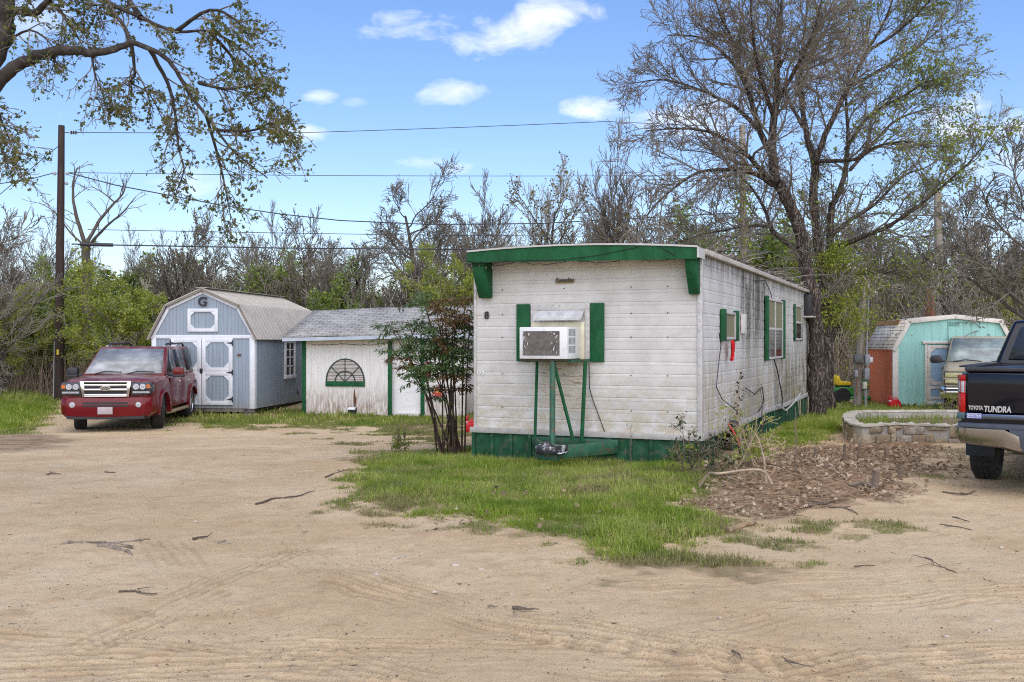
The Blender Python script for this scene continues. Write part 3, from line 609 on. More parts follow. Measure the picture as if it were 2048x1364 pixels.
def build_blue():
    t = thing('storage_shed', 'pale blue barn shed with white trim, a letter G and a metal gambrel roof', 'shed', (-6.62, 25.6, -.34), R(-8.3))
    z0 = .34; xl = -2.80; L = 5.3
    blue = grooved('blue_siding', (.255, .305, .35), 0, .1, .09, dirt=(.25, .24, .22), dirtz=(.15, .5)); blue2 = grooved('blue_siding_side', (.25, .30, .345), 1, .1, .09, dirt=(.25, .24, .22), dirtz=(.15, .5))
    wt = mat('shed_white_trim', (.62, .63, .65), .6, .06, 5)
    zb, ze, zk, za = z0 - .19, 1.99, 2.79, 3.19; xa = (xl + 0) / 2; kl, kr = xl + .44, -.44
    B = MB(); B.prism([(xl, zb), (0, zb), (0, ze), (kr, zk), (xa, za), (kl, zk), (xl, ze)], 0, .04, 'y'); B.build('front_wall', blue, t)
    B = MB(); B.box(-.04, .0, .04, L, zb, ze); B.box(xl, xl + .04, .04, L, zb, ze); B.build('side_wall', blue2, t)
    B = MB(); B.prism([(xl, zb), (0, zb), (0, ze), (kr, zk), (xa, za), (kl, zk), (xl, ze)], L, L + .04, 'y'); B.build('rear_wall', blue, t)
    # roof: ribbed metal sheets
    rm = mat('tan_metal_roof', (.45, .42, .365), .45, .08, 3, metal=.15, dirt=(.24, .21, .17), dirtamt=.4)
    o = [(-.0, ze - .03, .10), (kr, zk, .10), (xa, za, .0)]
    R1, R2, A = (.11, ze - .06), (kr + .06, zk + .03), (xa, za + .06); L1, L2 = (xl - .11, ze - .06), (kl - .06, zk + .03)
    B = MB()
    for p, q in ((R1, R2), (R2, A), (A, L2), (L2, L1)):
        n = Vector((q[1] - p[1], 0, -(q[0] - p[0]))).normalized() * -.03
        B.prism([p, q, (q[0] + n.x, q[1] + n.z), (p[0] + n.x, p[1] + n.z)], -.08, L + .1, 'y')
        up = -n / .03 * .022
        for y in np.arange(-.06, L + .1, .2286):
            P, Q = Vector((p[0], y, p[1])) + up * .4, Vector((q[0], y, q[1])) + up * .4; B.bar(P, Q, .03, .03, 0, up=tuple(-n))
    B.build('roof', rm, t, smooth=20)
    B = MB(); B.bar((A[0], -.1, A[1] + .02), (A[0], L + .12, A[1] + .02), .3, .012); B.build('ridge_cap', rm, t)
    B = MB(); band(B, [L1, L2, A, R2, R1], .055, -.1, -.075); B.build('roof_edge', mat('brown_edge_trim', (.19, .165, .13), .5), t)
    B = MB(); band(B, [(xl - .05, ze - .03), (kl - .02, zk - .01), (xa, za + .02), (kr + .02, zk - .01), (.05, ze - .03)], .085, -.03, -.002)
    B.box(xl, .0, -.028, -.002, ze - .035, ze + .055); B.box(-.125, .012, -.03, -.001, zb, ze - .035); B.box(xl - .012, xl + .11, -.03, -.001, zb, ze - .035)
    B.box(.0, .02, -.03, .1, zb, ze - .05); B.build('trim', wt, t, bevel=.003)
    # loft window panel
    B = MB(); octa_frame(B, xa, z0 + 2.09, .83, .6, .085, .11, -.04, -.002); B.build('loft_frame', wt, t, bevel=.003)
    # double door
    for cx, hs in ((-1.855, -1), (-1.0, 1)):
        d = MB(); d.box(cx - .42, cx + .42, -.022, -.002, z0 - .1, z0 + 1.62); do = d.build('door', blue, t)
        B = MB(); octa_frame(B, cx, z0 + 1.19, .84, .86, .105, .14, -.045, -.022); octa_frame(B, cx, z0 + .33, .84, .86, .105, .14, -.0455, -.0225); B.build('door_frame', wt, do, bevel=.003)
        for zz in (1.5, .74, .05):
            B = MB(); X = cx + hs * .42; B.box(X - .012, X + .012, -.062, -.046, z0 + zz - .07, z0 + zz + .07); B.prism([(X, z0 + zz - .03), (X, z0 + zz + .03), (X - hs * .17, z0 + zz)], -.058, -.046, 'y'); B.build('hinge', BLACK, do)
    B = MB(); B.box(-1.47, -1.39, -.066, -.046, z0 + .72, z0 + .84); B.build('latch', BLACK, t, bevel=.01)
    B = MB(); B.box(-.46, -.36, -.03, -.002, z0 + 1.17, z0 + 1.22); B.build('hasp', mat('rusty_hasp', (.12, .06, .05), .6), t)
    B = MB(); B.text('G', .34, Matrix.Translation((xa, -.045, z0 + 2.56)) @ Matrix.Rotation(R(90), 4, 'X'), .012, 0, 0, .006, 1.0); B.box(xa + .02, xa + .13, -.06, -.034, z0 + 2.545, z0 + 2.57); B.box(xa + .09, xa + .115, -.06, -.034, z0 + 2.62, z0 + 2.69); B.build('letter', BLACK, t)
    # side window
    w = MB(); y0, y1, a, b = 2.05, 2.85, z0 + .6, z0 + 1.58; X = .002
    w.box(X, X + .04, y0, y0 + .1, a, b); w.box(X, X + .04, y1 - .1, y1, a, b); w.box(X, X + .04, y0 + .1, y1 - .1, b - .09, b); w.box(X, X + .05, y0 - .03, y1 + .03, a - .1, a)
    ym = (y0 + y1) / 2; w.box(X, X + .03, ym - .015, ym + .015, a, b - .09)
    for zz in (.25, .5, .72): w.box(X, X + .028, y0 + .1, y1 - .1, a + zz * (b - a) - .015, a + zz * (b - a) + .015)
    wo = w.build('window', wt, t, bevel=.003); B = MB(); B.box(X, X + .01, y0 + .08, y1 - .08, a + .01, b - .05); B.build('pane', GLASS, wo)
    B = MB(); B.box(X, X + .012, 3.05, 3.12, z0 + .02, z0 + .13); B.build('vent_hole', BLACK, t)
    # skids and blocks
    B = MB(); 
    for x in (xl + .25, xa, -.25): B.box(x - .06, x + .06, .02, L - .1, zb - .1, zb)
    B.box(xl + .02, -.02, .02, .06, zb - .09, zb - .002); B.build('skid', mat('grey_timber', (.16, .15, .13), .8, .25, 5), t)
    cb = mat('concrete_block', (.34, .33, .31), .9, .15, 12, .4, 50)
    for x, y in ((-.25, .12), (-.25, 2.7), (-.25, 5.0), (xl + .3, .12), (xa - .3, .12)):
        B = MB(); B.box(x - .1, x + .1, y - .02, y + .38, -.1, zb - .1); B.build('block', cb, t, bevel=.01)
    B = MB(); B.box(xl + .1, -.1, .1, L - .1, zb - .03, zb + .02); B.build('floor', mat('dark_underframe', (.03, .025, .02), .8), t)
build_blue()
def shingles(name, c1, c2, axis=0):
    t = NT(name); x = t.xyz(); cb = t.new('ShaderNodeCombineXYZ'); t.put(cb.inputs[0], x[axis]); t.put(cb.inputs[1], t.math('MULTIPLY', x[1 - axis], 1.08) if axis == 0 else t.math('ADD', x[0], x[2]))
    b = t.new('ShaderNodeTexBrick'); t.l.new(cb.outputs[0], b.inputs['Vector']); b.inputs['Scale'].default_value = 1; b.inputs['Brick Width'].default_value = .3; b.inputs['Row Height'].default_value = .14; b.inputs['Mortar Size'].default_value = .012
    b.inputs['Color1'].default_value = (*c1, 1); b.inputs['Color2'].default_value = (*c2, 1); b.inputs['Mortar'].default_value = (.04, .04, .042, 1); b.inputs['Bias'].default_value = .1
    c = t.mix(t.ramp(t.noise(2.5, 6, .65), .35, .75, 0, .6), b.outputs['Color'], tuple(v * 1.5 for v in c2)); c = t.mix(t.ramp(t.noise(90, 2, .6), .5, .7, 0, .35), c, (.05, .05, .05))
    return t.done(c, .92, t.bump(b.outputs['Fac'], -.6, .012), 0, .2)
def build_white():
    t = thing('garden_shed', 'low white board shed with shingle roof, green corner posts and a half round window', 'shed', (-5.393, 26.0, -.36), R(-12))
    z0 = .36; D = 3.0; zt = z0 + 1.58
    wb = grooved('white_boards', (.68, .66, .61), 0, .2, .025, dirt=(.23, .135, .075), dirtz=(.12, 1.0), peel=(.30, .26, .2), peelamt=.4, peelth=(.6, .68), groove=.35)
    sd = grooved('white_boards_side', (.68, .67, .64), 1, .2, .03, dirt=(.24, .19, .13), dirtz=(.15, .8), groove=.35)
    B = MB(); B.box(0, 2.3, 0, .05, -.05, zt); B.build('front_wall', wb, t)
    B = MB(); B.box(3.22, 4.3, 0, .05, -.05, zt + .08); B.build('front_wall', wb, t)
    B = MB(); B.prism([(.05, -.05), (D, -.05), (D, zt), (D / 2 + .1, zt + .78), (.05, zt)], 0, .05, 'x'); B.build('side_wall', sd, t); B = MB(); B.prism([(.05, -.05), (D, -.05), (D, zt), (D / 2 + .1, zt + .82), (.05, zt + .08)], 4.25, 4.3, 'x'); B.build('side_wall', sd, t)
    B = MB(); B.box(0, 4.3, D, D + .05, -.05, zt); B.build('rear_wall', wb, t)
    B = MB(); B.box(2.3, 3.22, .10, .14, .02, zt); B.build('door', mat('white_door', (.72, .71, .68), .55, .05, 4, dirt=(.4, .36, .3), dirtamt=.4), t)
    B = MB(); B.box(2.42, 3.1, -.02, .1, -.06, .06); B.build('doorstep', mat('pale_concrete', (.5, .48, .44), .9), t, bevel=.01)
    for x in (-.085, 2.27, 3.14): B = MB(); B.box(x, x + .1, -.04, .0, -.12, zt - .02 + (.05 if x > 3 else 0)); B.build('post', GREEN, t, bevel=.006)
    # roof
    rs = shingles('grey_shingles', (.22, .21, .195), (.29, .28, .26))
    e0, r0 = (-.42, zt + .09), (D / 2 + .1, zt + .84)
    def lift(x): return .085 * x / 4
    xl, xr = -.45, 4.75
    B = MB(); v = []
    ny = 8
    for x in np.linspace(xl, xr, 13):
        for k in range(ny + 1): a = k / ny; v.append((x, e0[0] + (r0[0] - e0[0]) * a, e0[1] + (r0[1] - e0[1]) * a + lift(x) + .012 * math.sin(x * 2 + a * 5)))
        for k in range(1, ny + 1): a = k / ny; v.append((x, r0[0] + (D + .4 - r0[0]) * a, r0[1] + (zt - .1 - r0[1]) * a + lift(x)))
    m = 2 * ny + 1; B.add(v, [(i * m + j, (i + 1) * m + j, (i + 1) * m + j + 1, i * m + j + 1) for i in range(12) for j in range(m - 1)])
    o = B.build('roof', rs, t, smooth=0, fix=False); md = o.modifiers.new('s', 'SOLIDIFY'); md.thickness = .035; md.offset = -1
    fm = mat('blue_grey_fascia', (.38, .42, .46), .6, .12, 3, dirt=(.5, .52, .54), dirtamt=.5)
    B = MB(); B.prism([(xl, zt - .03 + lift(xl)), (xr, zt - .03 + lift(xr)), (xr, zt + .06 + lift(xr)), (xl, zt + .06 + lift(xl))], -.445, -.42, 'y')
    B.bar((xl + .01, -.43, zt + .02 + lift(xl)), (xl + .01, r0[0], r0[1] - .07 + lift(xl)), .025, .09); B.build('fascia', fm, t)
    B = MB(); B.prism([(xl + .03, zt - .02 + lift(xl)), (xr - .03, zt - .02 + lift(xr)), (xr - .03, zt + .01 + lift(xr)), (xl + .03, zt + .01 + lift(xl))], -.41, .0, 'y'); B.build('soffit', mat('cream_soffit', (.6, .52, .38), .7), t)
    # half round window
    cx, cz, rw, rh = 1.105, z0 + .50, .535, .60
    def arc(r1, r2, n=20, a0=0, a1=180): return [(cx + r1 * math.cos(R(a0 + (a1 - a0) * i / n)), cz + r2 * math.sin(R(a0 + (a1 - a0) * i / n))) for i in range(n + 1)]
    f = MB(); o1, i1 = arc(rw, rh), arc(rw - .03, rh - .03)
    for i in range(20): f.prism([o1[i], o1[i + 1], i1[i + 1], i1[i]], -.03, -.001, 'y')
    fo = f.build('window', mat('dark_window_rim', (.03, .045, .035), .6), t)
    B = MB(); B.prism(arc(rw - .03, rh - .03), -.012, -.002, 'y'); B.build('pane', mat('shaded_glass', (.14, .125, .11), .15), fo)
    B = MB(); rg = random.Random(2)
    for i in range(16):
        z = cz + .02 + i * .036; h = (z - cz) / (rh - .04)
        if h < .97: w = (rw - .04) * math.sqrt(1 - h * h); tl = rg.uniform(-.01, .01); B.prism([(cx - w, z), (cx + w, z + tl), (cx + w, z + tl + .022), (cx - w, z + .022)], -.018, -.012, 'y')
    B.build('blind', mat('dusty_blind', (.50, .46, .42), .6, .15, 6), fo)
    B = MB(); a1 = arc(.285, .285); a2 = arc(.255, .255)
    for i in range(20): B.prism([a1[i], a1[i + 1], a2[i + 1], a2[i]], -.034, -.018, 'y')
    for a in (42, 90, 138): B.bar((cx, -.026, cz), (cx + (rw - .03) * math.cos(R(a)), -.026, cz + (rh - .03) * math.sin(R(a))), .016, .025, up=(0, 1, 0))
    B.build('glazing_bar', mat('dark_window_rim', (.03, .045, .035)), fo)
    B = MB(); B.box(cx - rw, cx + rw, -.045, -.002, cz - .12, cz); B.build('sill', GREEN, fo, bevel=.004)
    B = MB(); B.box(1.19, 1.42, -.035, .0, -.04, .20); B.prism([(-.035, .2), (-.13, .16), (-.13, .14), (-.035, .14)], 1.21, 1.4, 'x', 1); B.build('vent_hatch', [BLACK, WHITE], t)
    B = MB(); B.tube([(1.36, -.004, .22), (1.37, -.006, .4), (1.35, -.004, .55), (1.365, -.004, .68)], [.03, .04, .022, .006], 5); B.build('crack', mat('rotten_board', (.10, .045, .02), .9), t)
    # string lights along the soffit
    B = MB(); rg = random.Random(6); B.tube([(x, -.05, zt - .1 - .03 * abs(math.sin(x * 3)) + rg.uniform(-.01, .01)) for x in np.arange(.1, 2.25, .06)], .006, 4); B.build('light_wire', BLACK, t)
    M = Matrix.Translation(t.location) @ Matrix.Rotation(R(-12), 4, 'Z')
    fl = leafmat('red_petals', [(.5, .02, .02), (.62, .05, .03), (.45, .01, .06)], .2)
    for (x, z, s, lb) in ((3.62, 1.62, .17, 'red paper flower hung high on the white shed behind the shrub'), (3.60, .62, .2, 'red paper flower hung low on the white shed behind the shrub')):
        B = MB()
        for k in range(9):
            a = k * 2 * math.pi / 9; B.add([(0, -.02, 0), (.5 * s * math.cos(a - .25), -.05, .5 * s * math.sin(a - .25)), (s * math.cos(a), -.01, s * math.sin(a)), (.5 * s * math.cos(a + .25), -.05, .5 * s * math.sin(a + .25))], [(0, 1, 2, 3)])
        B.lathe([(.03, -.06), (.04, -.04), (.02, -.02)], 8, 'y', mi=1)
        o = B.build('paper_flower', [fl, mat('yellow_button', (.7, .35, .03))], fix=False, smooth=0); o.location = M @ Vector((x, -.03, z)); o.rotation_euler = (0, 0, R(-12)); tag(o, lb, 'decoration', 'red flowers on the white shed')
    B = MB(); v = []
    for i in range(7):
        for j in range(4): v.append((.1 * (j / 3 - .5) * (1 + .5 * i / 6), .015 * math.sin(j * 3 + i), -.42 * i / 6))
    B.add(v, [(i * 4 + j, i * 4 + j + 1, (i + 1) * 4 + j + 1, (i + 1) * 4 + j) for i in range(6) for j in range(3)])
    o = B.build('hanging_towel', leafmat('pink_cloth', [(.55, .04, .10)], .2), fix=False); md = o.modifiers.new('s', 'SOLIDIFY'); md.thickness = .005; o.location = M @ Vector((3.35, -.06, 1.38)); o.rotation_euler = (0, 0, R(-12)); tag(o, 'pinkish red towel hanging on the white shed wall behind the shrub', 'towel')
build_white()
def build_teal():
    t = thing('barn_shed', 'small turquoise barn shed with a red side wall and a pale blue door', 'shed', (9.963, 26.0, -.21), R(-5))
    z0 = .21; Wd = 3.06; D = 2.5
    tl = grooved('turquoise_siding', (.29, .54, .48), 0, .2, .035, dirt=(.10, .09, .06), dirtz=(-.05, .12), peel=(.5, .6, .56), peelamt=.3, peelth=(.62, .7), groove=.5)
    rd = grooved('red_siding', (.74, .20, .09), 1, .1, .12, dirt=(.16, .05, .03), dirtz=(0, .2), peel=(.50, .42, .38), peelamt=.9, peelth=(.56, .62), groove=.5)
    ze, zk, za = z0 + 1.41, z0 + 2.08, z0 + 2.19; k = .39
    B = MB(); B.prism([(0, .06), (Wd, .06), (Wd, ze), (Wd - k, zk), (Wd / 2, za), (k, zk), (0, ze)], 0, .04, 'y'); B.build('front_wall', tl, t)
    B = MB(); B.prism([(0, .0), (Wd, .0), (Wd, ze), (Wd - k, zk), (Wd / 2, za), (k, zk), (0, ze)], D, D + .04, 'y'); B.build('rear_wall', tl, t)
    B = MB(); B.box(0, .04, .04, D, -.02, ze); B.build('side_wall', rd, t, label='red side wall with peeling paint'); B = MB(); B.box(Wd - .04, Wd, .04, D, -.02, ze); B.build('side_wall', rd, t)
    rs = shingles('brown_grey_shingles', (.70, .63, .53), (.78, .71, .60), 1)
    B = MB(); pts = [(-.06, ze - .08), (k - .04, zk + .03), (Wd / 2, za + .05), (Wd - k + .04, zk + .03), (Wd + .06, ze - .08)]
    for p, q in zip(pts, pts[1:]):
        n = Vector((q[1] - p[1], 0, -(q[0] - p[0]))).normalized() * .03; B.prism([p, q, (q[0] + n.x, q[1] + n.z), (p[0] + n.x, p[1] + n.z)], -.06, D + .1, 'y')
    B.build('roof', rs, t, smooth=0)
    B = MB(); p, q = Vector((k - .17, .4, zk - .19)), Vector((k - .045, .4, zk + .035)); B.bar((k - .1, .5, zk - .03), (k - .1, D + .08, zk - .03), .02, .13, up=(.5, 0, 1)); B.build('bare_sheathing', mat('bare_plywood', (.36, .19, .075), .85, .25, 5), t)
    wt = mat('cream_trim', (.62, .58, .52), .65, .1, 5, dirt=(.4, .34, .27), dirtamt=.4)
    B = MB(); band(B, pts, .11, -.075, -.05); B.build('trim', wt, t, bevel=.003); B = MB(); B.box(-.025, .115, -.03, -.001, .02, ze - .06); B.box(-.025, -.002, .0, .05, .02, ze - .06); B.build('trim', wt, t, bevel=.003); B = MB(); B.box(-.025, -.002, D - .1, D + .02, .02, ze - .06); B.build('trim', wt, t, bevel=.003)
    B = MB(); B.box(Wd / 2 - .16, Wd / 2 + .13, -.012, -.001, z0 + 1.94, z0 + 2.05); B.build('vent', mat('teal_vent', (.14, .30, .27), .6, .3, 20), t)
    # double door with pale blue panels
    lb = mat('pale_blue_panel', (.30, .45, .60), .6, .08, 4, dirt=(.45, .5, .55), dirtamt=.3)
    for cx in (1.2, 1.92):
        d = MB(); d.box(cx - .35, cx + .35, -.02, -.001, z0 - .1, z0 + 1.44); do = d.build('door', lb, t)
        B = MB(); octa_frame(B, cx, z0 + .92, .70, 1.04, .085, .12, -.042, -.02); B.box(cx - .35, cx + .35, -.04, -.0205, z0 - .1, z0 - .01); 
        for zz in (.03, .30): B.box(cx - .265, cx + .265, -.041, -.0205, z0 + zz, z0 + zz + .07)
        for s in (-1, 1): B.box(cx + s * .3075 - .0425, cx + s * .3075 + .0425, -.0405, -.0205, z0 - .01, z0 + .4)
        B.build('door_frame', wt, do, bevel=.003)
    B = MB(); B.box(.79, .85, -.03, -.001, z0 - .1, z0 + 1.47); B.box(.72, 2.4, -.06, -.001, z0 + 1.48, z0 + 1.55); B.build('door_rail', wt, t, bevel=.004)
    rg = random.Random(9)
    for i in range(12):
        x = .12 + i * .055 if i < 9 else 2.3 + i * .06; w = rg.uniform(.04, .12); B = MB(); B.prism([(x, .05), (x + w, .05), (x + w * rg.random(), .1 + rg.random() * .07)], -.006 - .0002 * i, -.002, 'y'); B.build('rot_patch', mat('rotten_board', (.10, .045, .02)), t)
    B = MB(); B.box(.05, Wd - .05, .05, D - .05, -.1, .06); B.build('floor', mat('dark_underframe', (.03, .025, .02)), t)
    B = MB(); B.tube([(1.37, -.02, z0 + 1.95), (1.36, -.07, z0 + 1.5), (1.33, -.07, z0 + 1.1)], .005, 4); B.build('wire', BLACK, t)
build_teal()
# ---------------------------------------------------------------- plants: helpers
def unit(a): return a / (np.linalg.norm(a, axis=-1, keepdims=True) + 1e-9)
def leaf_quads(B, P, size, rs, asp=.55, mi=0, down=0., lobes=1, spread=0., flat=0., sv=.4):
    """leaf-sized diamonds; lobes>1 turns each into a star of narrow blades lying in one plane"""
    P = np.asarray(P, float); n = len(P)
    if n == 0: return
    P = P + rs.normal(0, 1, (n, 3)) * spread
    a = rs.normal(0, 1, (n, 3)); a[:, 2] = a[:, 2] * (1 - flat) - down; a = unit(a); b = unit(np.cross(a, unit(rs.normal(0, 1, (n, 3)) + np.array([0, 0, flat * 2.5]))))
    s = size * (1 + sv * rs.uniform(-1, 1, (n, 1)))
    if lobes == 1:
        c = np.cross(a, b) * s * .12
        V = np.stack([P, P + a * s * .45 + b * s * asp * .5 + c, P + a * s, P + a * s * .45 - b * s * asp * .5 + c], 1)
        B.add(V.reshape(-1, 3), np.arange(n * 4).reshape(n, 4), mi)
    else:
        # one island per leaf: centre spine with side lobes
        c = np.cross(a, b) * s * .1
        pts = [P, P + a * s * .3 + b * s * .12, P + a * s * .42 + b * s * .42 + c, P + a * s * .58 + b * s * .14, P + a * s * .80 + b * s * .34 + c, P + a * s * 1.0, P + a * s * .80 - b * s * .34 + c, P + a * s * .58 - b * s * .14, P + a * s * .42 - b * s * .42 + c, P + a * s * .3 - b * s * .12]
        V = np.stack(pts, 1); i = np.arange(n)[:, None] * 10
        B.add(V.reshape(-1, 3), np.concatenate([i + np.array([[0, 1, 3, 9]]), i + np.array([[1, 2, 3, 3]])[:, [0, 1, 2, 2]] if False else i + np.array([[9, 3, 7, 0]])[:, [0, 0, 0, 0]] if False else i + np.array([[9, 3, 5, 7]])]), mi)
        B.f.append((np.concatenate([i + np.array([[1, 2, 3]]), i + np.array([[3, 4, 5]]), i + np.array([[5, 6, 7]]), i + np.array([[7, 8, 9]])]) + B.nv - n * 10, mi))
SPRING = leafmat('spring_leaves', [(.19, .24, .025), (.28, .33, .045), (.38, .40, .08)], .45)
OAKLEAF = leafmat('oak_leaves', [(.05, .085, .018), (.10, .12, .025), (.16, .14, .03), (.07, .09, .02)], .35)
DEEPLEAF = leafmat('deep_green_leaves', [(.04, .10, .015), (.07, .15, .02), (.11, .20, .03)], .4)
OLIVE = leafmat('olive_buds', [(.12, .10, .03), (.17, .15, .04), (.10, .08, .03)], .3)
LUSH = leafmat('lush_leaves', [(.12, .20, .025), (.20, .29, .04), (.28, .34, .07), (.15, .17, .04)], .45)
BARK_D = mat('dark_bark', (.10, .08, .065), .9, .4, 4, .8, 12, dirt=(.13, .11, .095), dirtamt=.6, stretch=(2, 2, .5))
def furrowed(name, a, b):
    t = NT(name); r = t.noise(3.2, 5, .62, t.co((9, 9, .8)), 1.0); f = t.noise(14, 5, .7, t.co((3, 3, 1)))
    rd = t.math('ABSOLUTE', t.math('SUBTRACT', r, .5)); k = t.ramp(rd, .0, .10); h = t.math('ADD', k, t.math('MULTIPLY', f, .4))
    c = t.mix(k, tuple(v * .35 for v in a), t.mix(t.ramp(f, .35, .65), a, b)); return t.done(c, .95, t.bump(h, 1.0, .035), 0, .15)
BARK = furrowed('grey_brown_bark', (.13, .10, .08), (.28, .235, .195))
TWIG = mat('twig_bark', (.16, .138, .11), .9, .35, 3)
TWIG_G = mat('grey_twigs', (.31, .285, .225), .9, .3, 3)
TWIG_D = mat('dark_twigs', (.155, .138, .105), .9, .3, 3)
def rot_about(d, ang, az):
    d = d.normalized(); u = d.orthogonal().normalized(); v = d.cross(u); s = u * math.cos(az) + v * math.sin(az); return d * math.cos(ang) + s * math.sin(ang)
def grow(out, rg, p, d, L, r, lvl, S):
    """S: per level dicts. out gets (points, radii, level)"""
    q = S[lvl]; n = q.get('seg', 5); pts = [p.copy()]; d = d.normalized(); w = q.get('wig', .15); up = q.get('up', 0.)
    for i in range(n):
        d = (d + Vector((rg.gauss(0, w), rg.gauss(0, w), rg.gauss(0, w) + up))).normalized(); p = p + d * (L / n); pts.append(p.copy())
    end = q.get('end', .35); rad = [max(r * (1 - (1 - end) * i / n), S['rmin']) for i in range(n + 1)]
    out.append((pts, rad, lvl)); kids(out, rg, pts, rad, L, lvl, S)
def kids(out, rg, pts, rad, L, lvl, S, t0=None):
    if lvl + 1 not in S: return
    q = S[lvl]; c = S[lvl + 1]; k = q.get('n', 5); n = len(pts) - 1
    for j in range(k):
        t = (q.get('t0', .25) if t0 is None else t0); t = t + (1 - t) * ((j + rg.random()) / k) ; t = min(t, .995); x = t * n; i = min(int(x), n - 1); a, b = pts[i], pts[i + 1]; p = a.lerp(b, x - i); d = (b - a)
        if d.length < 1e-6: continue
        dd = rot_about(d, c.get('ang', .7) * rg.uniform(.65, 1.3), rg.uniform(0, 6.283))
        if c.get('flat'): dd = (dd + Vector((0, 0, c['flat']))).normalized()
        l = c['len'] * rg.uniform(.55, 1.2) * (1.12 - c.get('tap', .45) * t) if 'len' in c else L * c.get('ratio', .4) * rg.uniform(.6, 1.15) * (1.15 - c.get('tap', .5) * t)
        grow(out, rg, p, dd, l, max(min((rad[i] * (1 - x + i) + rad[i + 1] * (x - i)) * c.get('rr', .62), c.get('rmax', 9)), S['rmin']), lvl + 1, S)
def wood(name, out, m, t, cond, sides=(10, 7, 5, 4, 3)):
    B = MB(); k = 0
    for pts, rad, l in out:
        if cond(l, rad): B.tube(pts, rad, sides[min(l, len(sides) - 1)] if rad[0] < .09 else 10, cap=False); k += 1
    return B.build(name, m, t, fix=False, smooth=70) if k else None
def tip_points(out, lv, per, rs, t0=.3):
    P = []
    for pts, rad, l in out:
        if l >= lv:
            n = len(pts) - 1
            for _ in range(per if isinstance(per, int) else (int(per) + (rs.random_sample() < per % 1))):
                x = (t0 + (1 - t0) * rs.random_sample()) * n; i = min(int(x), n - 1); P.append(pts[i].lerp(pts[i + 1], x - i))
    return np.array([tuple(p) for p in P]) if P else np.zeros((0, 3))
def smooth_limb(P, k=4):
    P = [Vector(p) for p in P]; n = len(P); o = []
    for i in range(n - 1):
        a, b, c, d = P[max(i - 1, 0)], P[i], P[i + 1], P[min(i + 2, n - 1)]
        for j in range(k):
            u = j / k; o.append(.5 * ((2 * b) + (c - a) * u + (2 * a - 5 * b + 4 * c - d) * u * u + (3 * b - a - 3 * c + d) * u ** 3))
    o.append(P[-1]); return o
# ---------------------------------------------------------------- vehicles (front towards -y unless noted)
def wheel(t, x, y, r, w, rimmat, steer=0, hub=.64, spokes=6):
    s = 1 if x > 0 else -1
    B = MB(); h = w / 2; B.lathe([(r * .6, -h * .8), (r * .62, -h), (r * .86, -h), (r * .965, -h * .82), (r, -h * .6), (r, h * .6), (r * .965, h * .82), (r * .86, h), (r * .62, h), (r * .6, h * .8)], 36, 'x')
    for k in range(36):
        a = k * math.pi / 18; c, q = math.cos(a), math.sin(a); M = Matrix.Rotation(a, 4, 'X')
        for j, xx in enumerate((-.6, -.2, .2, .6)): B.box(xx * h - h * .16, xx * h + h * .16, r * -.045 + (j % 2) * .02, r * .045 + (j % 2) * .02, r - .004, r + .007, 0, M)
    o = B.build('wheel', RUBBER, t); o.location = (x, y, r); o.rotation_euler = (0, 0, steer)
    B = MB(); B.lathe([(r * hub, h * .72), (r * hub, h * .9), (r * hub * .92, h * .9), (r * hub * .86, h * .55)], 32, 'x'); B.lathe([(r * .02, h * .4), (r * .2, h * .45), (r * .19, h * .82), (r * .02, h * .85)], 16, 'x')
    for k in range(spokes):
        M = Matrix.Rotation(k * 2 * math.pi / spokes, 4, 'X'); B.box(h * .55, h * .82, -r * .085, r * .085, r * .1, r * hub * .93, 0, M)
    if s < 0: B.v = [v * np.array([-1, 1, 1]) for v in B.v]
    B.build('rim', rimmat, o, bevel=.004)
    B = MB(); B.lathe([(r * hub * .93, s * h * .2), (r * hub * .93, s * h * .4)], 24, 'x'); B.build('brake_disc', mat('dark_brake', (.05, .05, .05), .5), o)
    return o
def halfsec(w, zb, zt): return [(0, zb), (.86 * w, zb), (.965 * w, zb + .09), (1.0 * w, zb + .33), (.992 * w, zt - .22), (.965 * w, zt - .07), (.89 * w, zt - .005), (.5 * w, zt + .02), (0, zt + .028)]
def shell(t, W, L, zb, tops, wheels, wr, m, g, name='body'):
    """tops: (y, width factor, top z). g: belt z, roof z, y at belt front/rear, y at roof front/rear, roof width factor"""
    B = MB(); B.loft([(y, halfsec(W * k, zb, z)) for y, k, z in tops])
    b = B.build(name, [m, BLACK], t)
    cs = []
    for y in wheels:
        K = MB(); K.lathe([(wr, -W - .2), (wr, -W * .62)], 40, 'x', (0, y, wr * .86)); K.lathe([(wr, W * .62), (wr, W + .2)], 40, 'x', (0, y, wr * .86)); k = K.build('k', BLACK); k.parent = t; cs.append(k)
    cut(b, cs)
    zbt, zr, y0, y1, t0, t1, rw = g
    B = MB(); v = [(s * W * .93, y, zbt - .02) for s in (-1, 1) for y in (y0, y1)] + [(s * W * rw, y, zr) for s in (-1, 1) for y in (t0, t1)]
    B.add(v, [(0, 1, 3, 2), (4, 6, 7, 5), (0, 4, 5, 1), (2, 3, 7, 6), (0, 2, 6, 4), (1, 5, 7, 3)]); B.build('cabin', m, t, bevel=.06)
    return b
def cabin_x(W, g, z): return W * (.93 + (g[6] - .93) * (z - g[0]) / (g[1] - g[0]))
def side_glass(t, W, g, polys, m, frame=None):
    for s in (-1, 1):
        for p in polys:
            B = MB(); n = len(p); v = [(s * (cabin_x(W, g, z) + .006), y, z) for y, z in p] + [(s * (cabin_x(W, g, z) - .03), y, z) for y, z in p]
            B.add(v, [tuple(range(n)), tuple(range(2 * n - 1, n - 1, -1))] + [(i, (i + 1) % n, n + (i + 1) % n, n + i) for i in range(n)]); B.build('side_window', m, t, smooth=0)
